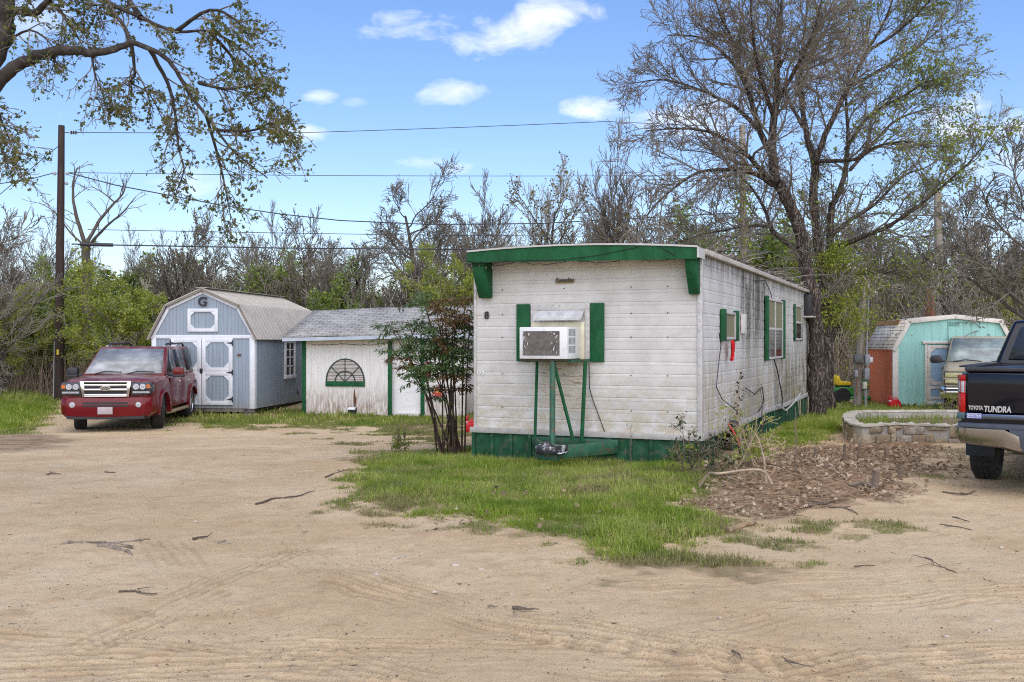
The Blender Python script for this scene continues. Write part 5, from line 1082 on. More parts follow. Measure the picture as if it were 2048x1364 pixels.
def build_poles():
    wood = mat('creosote_pole', (.035, .021, .017), .85, .45, 3, .6, 14, dirt=(.075, .055, .045), dirtamt=.6, stretch=(6, 6, .4)); grey = mat('weathered_pole', (.26, .225, .18), .85, .3, 3, .6, 14, dirt=(.10, .08, .06), dirtamt=.7, stretch=(6, 6, .4))
    x, y = (121 - 1024) / F * 30, 30; t = thing('utility_pole', 'tall dark brown utility pole with a yellow tag at the left edge of the lot', 'utility pole', (x, y, gz(x, y) - .2))
    zt = AT(0, 251, 30).z - t.location.z
    B = MB(); B.tube([(-.04, 0, 0), (-.03, 0, zt * .4), (.01, 0, zt * .75), (.03, 0, zt)], [.14, .125, .105, .09], 14); B.build('shaft', wood, t)
    def zz(py): return AT(0, py, 30).z - t.location.z
    B = MB(); q = zz(265); B.tube([(.1, 0, q), (.26, 0, q)], .015, 6); 
    for k in range(3): B.lathe([(.02, .30 + k * .07), (.06, .315 + k * .07), (.055, .335 + k * .07), (.02, .345 + k * .07)], 12, 'x', (0, 0, q))
    B.tube([(.5, 0, q), (.62, 0, q + .0), (.6, 0, q + .14)], .018, 6); B.build('insulator', mat('brown_porcelain', (.09, .07, .065), .3), t)
    B = MB(); q = zz(347); B.tube([(-.18, 0, q), (.2, 0, q)], .02, 6); B.lathe([(.03, -.05), (.05, -.02), (.05, .02), (.03, .05)], 10, 'z', (-.18, -.0, q)); B.lathe([(.03, -.05), (.05, -.02), (.05, .02), (.03, .05)], 10, 'z', (.2, 0, q)); B.lathe([(.03, -.05), (.05, -.02), (.05, .02), (.03, .05)], 10, 'z', (.18, 0, q - .3)); B.build('bracket', STEEL, t)
    B = MB(); B.box(-.05, .01, -.145, -.128, zz(709), zz(699)); B.build('pole_tag', mat('yellow_tag', (.65, .48, .03), .5), t); B = MB(); B.tube([(-.19, -.05, .2), (-.16, -.05, zz(682))], .016, 6); B.build('conduit', STEEL, t)
    for px, yy, top, lab, m, r in ((1486, 36, 250, 'weathered utility pole wrapped with green vine behind the big bare tree', grey, .15), (1877, 36, 385, 'grey weathered utility pole in the brush behind the turquoise shed', grey, .17)):
        x = (px - 1024) / F * yy; t2 = thing('utility_pole', lab, 'utility pole', (x, yy, gz(x, yy) - .2)); h = AT(0, top, yy).z - t2.location.z
        B = MB(); B.tube([(0, 0, 0), (.02, 0, h * .5), (-.03, 0, h)], [r, r * .9, r * .75], 12); B.build('shaft', m, t2); B = MB(); B.tube([(-.3, -.1, h - .5), (.3, -.1, h - .5)], .03, 6); B.lathe([(.03, -.05), (.05, 0), (.03, .06)], 8, 'z', (.26, -.1, h - .42)); B.build('bracket', STEEL, t2)
        if px == 1486:
            B = MB(); rs = np.random.RandomState(5); n = 1500; a = rs.uniform(0, 6.28, n); z = rs.uniform(.5, h * .85, n); rr = r + np.abs(rs.normal(.12, .12, n)); leaf_quads(B, np.stack([rr * np.cos(a), rr * np.sin(a), z], -1), .13, rs, .7); B.build('vine', SPRING, t2, fix=False, smooth=0)
    # meter post
    b = GP(1714, 813); t3 = thing('meter_post', 'leaning grey post with electric meter boxes beside the turquoise shed', 'meter post', (b.x, b.y, b.z - .2)); k = b.y / F
    top = AT(1726, 575, b.y) - t3.location
    B = MB(); B.tube([(0, 0, 0), (top.x * .5, 0, top.z * .5), (top.x, 0, top.z)], [.115, .10, .085], 12); B.build('shaft', grey, t3)
    def at(px, py, dy=-.12): q = AT(px, py, b.y) - t3.location; return q.x, dy, q.z
    def bx(nm, x0, y0, x1, y1, m, dy=-.16, th=.14, bev=.02):
        a = at(x0, y1); c = at(x1, y0); B = MB(); B.box(a[0], c[0], dy - th, dy, a[2], c[2]); return B.build(nm, m, t3, bevel=bev)
    pb = mat('painted_meter_box', (.27, .28, .29), .5, .12, 9, dirt=(.18, .16, .14), dirtamt=.4)
    bx('meter_box', 1701, 708, 1720, 727, mat('dark_meter_box', (.10, .10, .10), .5, .3, 12), bev=.05); bx('breaker_box', 1723, 709, 1733, 729, pb); bx('meter_dial', 1732, 714, 1738, 724, WHITE, bev=.01); bx('breaker_box', 1722, 736, 1732, 758, pb); bx('junction_box', 1703, 740, 1709, 753, STEEL); bx('outlet_box', 1719, 763, 1727, 777, mat('beige_outlet', (.5, .47, .38), .5))
    B = MB(); B.tube([at(1727, 815, -.2), at(1726, 778, -.2)], .035, 8); B.tube([at(1729, 709, -.16), at(1734, 590, -.13)], .022, 8); B.tube([at(1727, 764, -.2), at(1727, 758, -.2)], .025, 8); B.build('conduit', pb, t3)
    B = MB(); B.tube([at(1711, 727, -.2), at(1713, 745, -.14), at(1709, 775, -.12), at(1710, 790, -.1)], .014, 6); B.build('cable', mat('rusty_cable', (.25, .10, .05), .6), t3); B = MB(); B.tube([at(1703, 640, -.1), at(1716, 642, -.1), at(1722, 640, -.1)], .012, 5); B.build('cable', mat('rusty_cable', (.25, .10, .05), .6), t3)
def build_wires():
    wm = mat('wire', (.035, .035, .04), .6)
    def w(label, pts, sag=.1, r=.013, thick=None):
        P = [AT(*p) for p in pts]; Q = []
        for a, b in zip(P, P[1:]):
            n = max(4, int((b - a).length / 2)); s = sag * min(1, (b - a).length / 30)
            for i in range(n): u = i / n; q = a.lerp(b, u); q.z -= 4 * s * u * (1 - u); Q.append(q)
        Q.append(P[-1]); o = P[0]; B = MB(); B.tube([q - o for q in Q], r, 5)
        if thick: a, b, rr = thick; B.tube([a - o + Vector((0, 0, 0)) for a in (AT(*a), AT(*b))], rr, 8)
        ob = B.build('power_line', wm); ob.location = o; tag(ob, label, 'wire', 'overhead wires')
    w('topmost thin wire leaving the pole top insulator', [(160, 265, 30), (620, 265, 31.5), (1213, 243, 33), (1486, 254, 36), (2250, 262, 38)], .05, .011)
    w('thin level wire from the left pole crossing above the bare treetops', [(138, 345, 30), (620, 351, 31.5), (1100, 352, 34), (1486, 350, 36)], .02, .010)
    w('sagging cable sloping down from the left pole across the shed roofs', [(139, 346, 30), (230, 370, 30.2), (330, 389, 30.5), (440, 410, 31), (560, 428, 31.6), (680, 441, 32), (860, 449, 33), (1080, 447, 34), (1486, 425, 36)], .0, .018)
    w('middle thin wire just above the thick black cable', [(175, 459, 30), (830, 470, 33), (1486, 474, 36)], .02, .011)
    w('thick black cable with a splice sleeve passing behind the white home', [(143, 488, 30), (225, 490, 30.5), (560, 496, 31.5), (950, 499, 33), (1486, 503, 36), (1877, 510, 36.5), (2250, 517, 38)], .0, .021, ((160, 488.5, 29.95), (226, 490, 30.45), .055))
    w('wire at upper right running between the tangled branches', [(1486, 415, 36), (1877, 432, 36.5), (2250, 446, 38)], .03, .016)
    w('pale wire at right just above the thick black cable', [(1486, 468, 36), (1877, 474, 36.5), (2250, 478, 38)], .0, .013)
    w('lowest wire at right over the turquoise shed', [(1877, 530, 36.5), (2250, 540, 38)], .03, .013)
    w('guy wire slanting down to the left from the dark pole', [(117, 292, 30), (20, 372, 29.5), (-200, 555, 28)], .0, .012)
    w('service wire sagging to the left from the dark pole', [(110, 345, 30), (60, 358, 29.5), (-250, 400, 27)], .2, .014)
build_poles(); build_wires()
# ---------------------------------------------------------------- the big bare tree beside the home
def limb_tree(name, label, cat, base, limbs, S, seed, bark, twigm, leafspec, lvl0=1, kids_t0=.16, trunk_n=0, sides=(12, 7, 5, 4, 3)):
    rg = random.Random(seed); rs = np.random.RandomState(seed); t = thing(name, label, cat, base); out = []
    for pts, r0, r1, lv in limbs:
        P = [p - base for p in smooth_limb(pts)]; n = len(P)
        for i in range(1, n - 1): P[i] = P[i] + Vector((rg.gauss(0, 1), rg.gauss(0, 1), rg.gauss(0, 1))) * min(.03, rad_(r0, r1, i / (n - 1)) * .12)
        rad = [r0 + (r1 - r0) * (i / (n - 1)) ** .8 for i in range(n)]; L = sum((b - a).length for a, b in zip(P, P[1:]))
        out.append((P, rad, lv)); kids(out, rg, P, rad, L, lv, S, kids_t0) if lv else (kids(out, rg, P, [min(r, .04) for r in rad], L, 1, {**S, 1: {'n': trunk_n}}, .38) if trunk_n else None)
    wood('trunk', out, bark, t, lambda l, r: l <= lvl0, sides); wood('crown', out, twigm, t, lambda l, r: l > lvl0, sides)
    for nm, m, fn in leafspec:
        B = MB(); fn(B, out, rs)
        if B.nv: B.build(nm, m, t, fix=False, smooth=0)
    return t
def rad_(a, b, u): return a + (b - a) * u ** .8
def limb(px, Y, r0, r1, lv=1): return ([AT(x, y, Y + dy) for x, y, dy in px], r0, r1, lv)
def build_big_tree():
    b = GP(1638, 833); Y = b.y
    base = Vector((b.x, b.y, b.z - .1))
    A = limb([(1638, 838, 0), (1634, 760, 0), (1633, 690, 0), (1627, 610, -.05), (1612, 530, -.1), (1597, 455, -.2), (1573, 397, -.3), (1552, 364, -.4)], Y, .205, .12, 0)
    A[0][0].z -= .25
    L = [A,
         limb([(1552, 364, -.4), (1543, 290, -.6), (1552, 207, -.8), (1556, 124, -1), (1562, 30, -1.1), (1570, -80, -1.2)], Y, .115, .02),
         limb([(1552, 364, -.4), (1528, 346, -.7), (1490, 306, -1.1), (1432, 269, -1.5), (1365, 257, -1.9), (1290, 262, -2.2)], Y, .08, .01),
         limb([(1548, 370, -.4), (1500, 344, -.9), (1432, 340, -1.5), (1382, 352, -1.9), (1324, 397, -2.4), (1285, 440, -2.6)], Y, .065, .009),
         limb([(1546, 315, -.5), (1518, 257, -.4), (1490, 166, -.2), (1448, 108, .1), (1399, 75, .4), (1335, 70, .6)], Y, .085, .01),
         limb([(1520, 262, -.4), (1470, 215, .3), (1400, 180, .9), (1330, 160, 1.4), (1275, 165, 1.6)], Y, .06, .01),
         limb([(1490, 166, -.2), (1470, 90, -.6), (1440, 30, -1), (1420, -60, -1.3)], Y, .05, .01),
         limb([(1593, 498, -.2), (1548, 464, .3), (1527, 414, .7), (1490, 360, 1.2), (1430, 310, 1.7), (1360, 300, 2.2)], Y, .06, .009),
         limb([(1540, 452, .4), (1500, 452, -.2), (1450, 460, -.6), (1400, 470, -1), (1355, 485, -1.3)], Y, .045, .008),
         limb([(1552, 207, -.8), (1590, 140, -1.4), (1625, 70, -1.9), (1650, -30, -2.3)], Y, .06, .01),
         limb([(1550, 240, -.7), (1520, 150, -1.3), (1505, 60, -1.9), (1500, -50, -2.3)], Y, .06, .01),
         limb([(1553, 200, -.8), (1600, 165, .1), (1660, 150, .8), (1700, 120, 1.3)], Y, .045, .01)]
    def fn(B, out, rs):
        P = tip_points(out, 3, 1, rs); k = (rs.random_sample(len(P)) < .09); leaf_quads(B, P[k], .055, rs, .6)
    S = {'rmin': .0058, 0: {'n': 5}, 1: {'n': 19, 't0': .12}, 2: {'len': 1.35, 'tap': .35, 'ang': .62, 'n': 9, 'seg': 6, 'wig': .16, 'up': .012, 'rmax': .03, 't0': .12}, 3: {'len': .62, 'ang': .75, 'n': 5, 'seg': 5, 'wig': .2, 'rmax': .012, 't0': .12, 'up': .02}, 4: {'len': .25, 'ang': .7, 'seg': 3, 'wig': .2, 'rmax': .007}}
    limb_tree('bare_tree', 'big mostly bare spreading tree with thick trunk at the far end of the white home', 'tree', base, L, S, 11, BARK, TWIG, [('buds', OLIVE, fn)], trunk_n=12)
    # second tree, close behind: three stems with fresh leaves on the right
    b2 = GP(1658, 822); Y2 = b2.y + .3; base2 = Vector((b2.x, b2.y + .3, b2.z - .1))
    L = [limb([(1656, 826, 0), (1655, 740, 0), (1654, 660, 0), (1648, 580, .1), (1637, 500, .2), (1629, 414, .2), (1630, 331, .3)], Y2, .165, .10, 0),
         limb([(1652, 700, .05), (1668, 640, .5), (1664, 560, .7), (1660, 470, .8), (1664, 410, .8)], Y2, .12, .085, 0),
         limb([(1630, 331, .3), (1612, 257, .6), (1601, 150, .9), (1612, 40, 1.1), (1620, -60, 1.2)], Y2, .095, .015),
         limb([(1630, 331, .3), (1650, 270, .1), (1697, 174, 0), (1734, 103, -.2), (1775, 30, -.4), (1800, -60, -.5)], Y2, .095, .012),
         limb([(1664, 410, .8), (1688, 352, 1), (1696, 269, 1.3), (1692, 199, 1.5), (1700, 100, 1.7), (1694, -10, 1.8)], Y2, .085, .012),
         limb([(1632, 322, .2), (1709, 319, -.7), (1750, 294, -1.1), (1810, 283, -1.5), (1855, 296, -1.9)], Y2, .06, .01),
         limb([(1655, 502, .7), (1721, 476, .2), (1779, 451, -.3), (1845, 406, -.7), (1904, 356, -1), (1945, 318, -1.3), (1990, 258, -1.6)], Y2, .075, .008),
         limb([(1664, 470, .7), (1700, 440, 1.2), (1750, 408, 1.7), (1808, 352, 2.1), (1850, 336, 2.4), (1890, 312, 2.8)], Y2, .07, .01),
         limb([(1697, 174, 0), (1760, 140, .5), (1830, 100, .9), (1860, 75, 1.2), (1895, 45, 1.4)], Y2, .05, .01),
         limb([(1690, 300, 1.1), (1740, 230, .5), (1810, 190, .1), (1850, 165, -.2), (1890, 155, -.4)], Y2, .05, .01),
         limb([(1734, 103, -.2), (1800, 60, -.9), (1860, 0, -1.4), (1900, -60, -1.7)], Y2, .045, .01),
         limb([(1700, 340, .8), (1780, 250, 1.6), (1830, 225, 2.2), (1880, 212, 2.6)], Y2, .05, .01),
         limb([(1660, 560, .7), (1700, 560, .3), (1740, 540, .1), (1790, 548, -.3), (1830, 560, -.5)], Y2, .03, .008),
         limb([(1610, 257, .6), (1570, 190, 1.2), (1530, 110, 1.8), (1510, 20, 2.2)], Y2, .055, .01),
         limb([(1601, 150, .9), (1640, 80, 1.6), (1680, 10, 2.1)], Y2, .045, .01)]
    def fn1(B, out, rs):
        P = tip_points(out, 2, 3, rs, .2); px = 1024 + (P[:, 0] + base2.x) / (P[:, 1] + base2.y) * F; py = 682 - (P[:, 2] + base2.z - EYE) / (P[:, 1] + base2.y) * F
        g = fbm(P[:, 0] * .9 + 3, P[:, 2] * .9 + P[:, 1], 4, 3)
        pr = .13 + .32 * sstep(1690, 1860, px) * sstep(.38, .62, g); pr = np.where(py < 330, pr, pr * .8); k = rs.random_sample(len(P)) < pr
        leaf_quads(B, P[k], .085, rs, .62, spread=.05); k2 = rs.random_sample(len(P)) < pr * .6; leaf_quads(B, P[k2], .07, rs, .6, spread=.09)
    def fn2(B, out, rs):
        n = 7500; u = rs.uniform(0, 1, n); x = rs.normal(0, .55, n) + .25; y = rs.normal(-.05, .35, n); z = 2.0 + 2.1 * u + .2 * np.sin(x * 6); g = fbm(x * 2.2 + 9, z * 2.2, 9, 3); k = g > .46
        leaf_quads(B, np.stack([x, y, z], -1)[k], .062, rs, .65)
    S2 = dict(S); S2 = {k: (dict(v) if isinstance(v, dict) else v) for k, v in S.items()}; S2[1]['n'] = 16; S2[2]['n'] = 8
    limb_tree('leafing_tree', 'tall tree with fresh green leaves on its right side close behind the big bare tree', 'tree', base2, L, S2, 23, BARK, TWIG, [('foliage', leafmat('new_leaves', [(.15, .22, .03), (.24, .31, .05), (.33, .38, .09), (.18, .22, .05)], .5), fn1), ('low_foliage', SPRING, fn2)], trunk_n=14)
build_big_tree()
def build_oak():
    Y = 9.0; base = Vector((-6.6, 9.2, gz(-6.6, 9.2) - .1))
    tr = ([base + Vector((0, 0, -.1)), base + Vector((.05, 0, 1)), base + Vector((.2, 0, 2.2)), base + Vector((.45, -.05, 3.1))], .30, .22, 0)
    e = base + Vector((.45, -.05, 3.1))
    L = [tr, ([e, e + Vector((.6, -.05, .35)), AT(-60, 240, Y), AT(0, 160, Y), AT(35, 130, Y), AT(88, 109, Y), AT(141, 100, Y), AT(183, 106, Y), AT(229, 97, Y), AT(262, 84, Y)], .085, .026, 0),
         ([e, e + Vector((.35, .1, .8)), AT(-60, 150, Y + .4), AT(2, 95, Y + .4), AT(10, 40, Y + .4), AT(20, -40, Y + .4), AT(30, -160, Y + .5)], .115, .07, 0),
         limb([(12, 35, .4), (30, 22, .4), (70, 25, .3), (92, 4, .2), (130, -40, .1)], Y, .045, .025),
         limb([(262, 84, 0), (317, 106, -.1), (352, 141, -.15), (380, 190, -.2), (412, 229, -.3), (433, 260, -.3), (461, 296, -.4), (493, 324, -.4), (535, 356, -.5)], Y, .026, .005),
         limb([(300, 100, 0), (335, 165, .1), (350, 228, .15), (358, 300, .2), (368, 338, .2), (352, 385, .2)], Y, .022, .004),
         limb([(398, 165, -.2), (455, 178, -.4), (520, 166, -.6)], Y, .02, .004),
         limb([(412, 229, -.3), (440, 330, -.1), (455, 400, 0), (462, 440, 0)], Y, .016, .003),
         limb([(433, 260, -.3), (500, 262, -.5), (548, 248, -.6), (572, 300, -.7)], Y, .015, .003),
         limb([(180, -40, .2), (211, 0, .2), (281, 35, .1), (352, 63, 0), (422, 63, -.2), (493, 106, -.3), (520, 145, -.4)], Y, .028, .004),
         limb([(352, 63, 0), (420, 20, -.3), (470, 40, -.5), (500, 75, -.6)], Y, .022, .004),
         limb([(262, 84, 0), (270, 145, .1), (262, 165, .2), (300, 190, .3), (330, 250, .4)], Y, .018, .003),
         limb([(110, 10, .2), (140, 50, .2), (165, 90, .15)], Y, .022, .004), limb([(281, 35, .1), (250, -30, .3), (300, -80, .5)], Y, .03, .01), limb([(420, 63, -.2), (470, 120, .2), (540, 200, .4), (560, 230, .5)], Y, .02, .003),
         limb([(262, 84, 0), (240, 40, .2), (200, 10, .3), (170, 20, .4)], Y, .025, .004), limb([(183, 106, 0), (190, 150, .05), (205, 185, .1), (212, 215, .1)], Y, .012, .003),
         limb([(-40, 150, .1), (-10, 210, .1), (15, 270, .1), (35, 320, .1)], Y, .02, .003), limb([(-60, 210, 0), (-20, 250, -.3), (5, 300, -.4), (20, 345, -.5)], Y, .02, .003), limb([(5, 90, .4), (60, 60, .1), (110, 100, 0), (100, 150, 0)], Y, .015, .003)]
    def fn(B, out, rs):
        P = tip_points(out, 2, 3, rs, .3); px = 1024 + (P[:, 0] + base.x) / (P[:, 1] + base.y) * F; py = 682 - (P[:, 2] + base.z - EYE) / (P[:, 1] + base.y) * F
        k = rs.random_sample(len(P)) < np.where((px > 230) & (py < 330), .6, .4); P = P[k]
        Q = np.repeat(P, 2, 0); leaf_quads(B, Q, .039, rs, .5, spread=.018, lobes=5, sv=.45, down=.2)
    S = {'rmin': .0026, 0: {'n': 8}, 1: {'n': 17, 't0': .1}, 2: {'len': .42, 'ang': .75, 'n': 6, 'seg': 5, 'wig': .2, 'up': -.06, 'rmax': .008, 't0': .2}, 3: {'len': .16, 'ang': .7, 'seg': 4, 'wig': .2, 'up': -.03, 'rmax': .004}}
    limb_tree('oak_tree', 'large dark oak reaching leafy drooping limbs in from the upper left', 'tree', base, L, S, 5, mat('oak_bark', (.032, .026, .021), .95, .5, 9, 1.0, 16, dirt=(.15, .14, .12), dirtamt=.55), TWIG_D, [('foliage', OAKLEAF, fn)], kids_t0=.15)
build_oak()
# ---------------------------------------------------------------- nandina shrub before the home
def build_nandina():
    base = GP(895, 905); t = thing('tall_shrub', 'tall cane shrub with feathery dark leaves left of the white home', 'shrub', base); rg = random.Random(3); rs = np.random.RandomState(3); Y = base.y
    B = MB(); canes = []
    tops = [(790, 655, -.1), (770, 680, .3), (815, 640, .1), (838, 575, .3), (850, 610, -.3), (870, 600, .2), (885, 640, -.2), (900, 590, .3), (915, 610, -.1), (930, 600, .2), (940, 625, -.3), (905, 700, -.3), (860, 690, -.4), (830, 680, .3), (925, 690, .4), (880, 560, .5), (945, 650, 0), (845, 730, -.5), (780, 650, .1), (910, 590, -.1)]
    for i, (x, y, dy) in enumerate(tops):
        b = Vector((rg.uniform(-.2, .27), rg.uniform(-.2, .2), -.05)); e = AT(x, y, Y + dy) - base; mid = b.lerp(e, .45) + Vector((-.06 * (e.x - b.x), 0, .12)) + Vector((rg.gauss(0, .03), rg.gauss(0, .03), 0))
        mid.x = b.x + (e.x - b.x) * .38; P = smooth_limb([b, mid, e]); B.tube(P, [.015 - .009 * k / (len(P) - 1) for k in range(len(P))], 6); canes.append(P)
    B.build('canes', mat('dark_canes', (.05, .03, .022), .85, .4, 5, .4, 20), t, fix=False)
    LB = MB(); TB = MB(); lv = []
    def spray(p, d, L):
        pts = [p]; dd = d.normalized()
        for k in range(5): dd = (dd + Vector((0, 0, -.16))).normalized(); pts.append(pts[-1] + dd * L / 5)
        TB.tube(pts, .003, 3, cap=False)
        for k in range(1, 6):
            for s in (-1, 1):
                side = dd.cross(Vector((0, 0, 1))).normalized() * s; q = pts[k]; sd_ = (side + dd * .5 + Vector((0, 0, rg.uniform(-.25, .15)))).normalized(); ll = L * .34 * (1.1 - k * .13)
                for m in range(3): lv.append((q + sd_ * ll * (m + .4) / 2.6, sd_, s))
            lv.append((pts[k], dd, 1))
    for P in canes:
        n = len(P) - 1
        for k in range(13):
            u = 1 - (rg.random() ** 1.3) * .42 if rg.random() < .9 else rg.uniform(.42, .7); x = u * n; i = min(int(x), n - 1); p = P[i].lerp(P[i + 1], x - i); a = rg.uniform(0, 6.28); spray(p, Vector((math.cos(a), math.sin(a), rg.uniform(.1, .8))), rg.uniform(.22, .42))
    A = np.array([tuple(p) for p, _, _ in lv]); Dv = np.array([tuple(d) for _, d, _ in lv]); n = len(A); A = A + rs.normal(0, .008, (n, 3))
    Dv = unit(Dv + rs.normal(0, .4, (n, 3)) - np.array([0, 0, .25])); b = unit(np.cross(Dv, unit(rs.normal(0, .5, (n, 3)) + np.array([0, 0, 1.])))); s = .08 * rs.uniform(.6, 1.25, (n, 1))
    V = np.stack([A, A + Dv * s * .4 + b * s * .15, A + Dv * s, A + Dv * s * .4 - b * s * .15], 1); red = fbm(A[:, 0] * 3, A[:, 2] * 3, 3, 3) + .25 * sstep(1.6, 2.2, A[:, 2]) > .57
    i = np.arange(n * 4).reshape(n, 4); LB.add(V.reshape(-1, 3), i[~red], 0); LB.f.append((i[red], 1))
    LB.build('foliage', [leafmat('shrub_leaves', [(.045, .09, .025), (.075, .14, .04), (.13, .19, .06), (.06, .10, .04)], .3, .35), leafmat('bronze_shrub_leaves', [(.16, .09, .03), (.18, .14, .035), (.13, .05, .03), (.10, .11, .03)], .3, .4)], t, fix=False, smooth=0)
    TB.build('leaf_stalks', mat('leaf_stalk', (.06, .05, .025), .8), t, fix=False)
build_nandina()
# ---------------------------------------------------------------- background trees
def auto_tree(name, label, base, H, kind, seed, leaf=None, group=None, rz=0, spread=1.):
    rg = random.Random(seed); rs = np.random.RandomState(seed); t = thing(name, label, 'tree', base, rz, group); out = []; rm = .0088 if H > 5 else .007
    if kind == 'crooked':
        S = {'rmin': rm, 0: {'n': 15, 't0': .28, 'seg': 9, 'wig': .10, 'up': .05, 'end': .18}, 1: {'ratio': .58, 'ang': .95 * spread, 'n': 10, 'seg': 9, 'wig': .16, 'up': .07, 'rr': .55}, 2: {'ratio': .45, 'ang': .7, 'n': 8, 'seg': 7, 'wig': .17, 'rr': .5, 'up': .04, 'rmax': .05}, 3: {'ratio': .62, 'ang': .65, 'n': 2, 'seg': 5, 'wig': .2, 'rr': .45, 'rmax': .014}, 4: {'ratio': .7, 'ang': .7, 'seg': 3, 'wig': .2, 'rmax': .009}}; h0, r0 = .8, .026
    elif kind == 'upright':
        S = {'rmin': rm, 0: {'n': 16, 't0': .2, 'seg': 9, 'wig': .05, 'up': .06, 'end': .2}, 1: {'ratio': .48, 'ang': .6 * spread, 'n': 9, 'seg': 8, 'wig': .09, 'up': .08, 'rr': .5}, 2: {'ratio': .5, 'ang': .55, 'n': 6, 'seg': 6, 'wig': .11, 'up': .05, 'rr': .45, 'rmax': .03}, 3: {'ratio': .6, 'ang': .5, 'seg': 4, 'wig': .13, 'up': .03, 'rr': .45, 'rmax': .012}}; h0, r0 = .88, .016
    elif kind == 'bushy':
        S = {'rmin': rm * .8, 0: {'n': 10, 't0': .12, 'seg': 6, 'wig': .13, 'up': .06, 'end': .3}, 1: {'ratio': .75, 'ang': .8 * spread, 'n': 8, 'seg': 7, 'wig': .17, 'up': .05, 'rr': .6}, 2: {'ratio': .45, 'ang': .7, 'n': 7, 'seg': 5, 'wig': .18, 'up': .02, 'rr': .5}, 3: {'ratio': .45, 'ang': .7, 'n': 4, 'seg': 4, 'wig': .2, 'rr': .5, 'rmax': .012}}; h0, r0 = .62, .02
    stems = {'crooked': 1, 'upright': 2, 'bushy': 4}[kind]
    for k in range(stems):
        d = Vector((rg.gauss(0, .13 if stems == 1 else .22), rg.gauss(0, .13 if stems == 1 else .22), 1)); grow(out, rg, Vector((rg.gauss(0, .15) * (stems > 1), rg.gauss(0, .15) * (stems > 1), -.2)), d, H * h0 * (1 if k == 0 else rg.uniform(.65, .95)), H * r0 * (1 if k == 0 else .7), 0, S)
    zm = max(p.z + 0 for pts, _, _ in out for p in pts); k = H / zm; out = [([p * k for p in pts], rad, l) for pts, rad, l in out]
    wood('trunk', out, {'crooked': BARK_D, 'upright': BARK, 'bushy': BARK_D}[kind], t, lambda l, r: l <= 1); wood('crown', out, TWIG_D if kind == 'crooked' else (TWIG if seed % 2 else TWIG_G), t, lambda l, r: l > 1)
    if leaf:
        m, per, size, thr = leaf; B = MB(); P = tip_points(out, max(S_ for S_ in S if isinstance(S_, int)) - 1, per, rs, .2)
        if thr:
            g = fbm(P[:, 0] * .9 + seed, P[:, 2] * .9 + P[:, 1] * .7, seed, 3); P = P[g > thr]
        leaf_quads(B, P, size, rs, .65, spread=size * .9); 
        if B.nv: B.build('foliage', m, t, fix=False, smooth=0)
    return t
def stand(px, Y, dz=0): x = (px - 1024) / F * Y; return Vector((x, Y, gz(x, Y) + dz))
def hgt(py, Y, px=1024): return EYE + (682 - py) / F * Y - gz((px - 1024) / F * Y, Y)
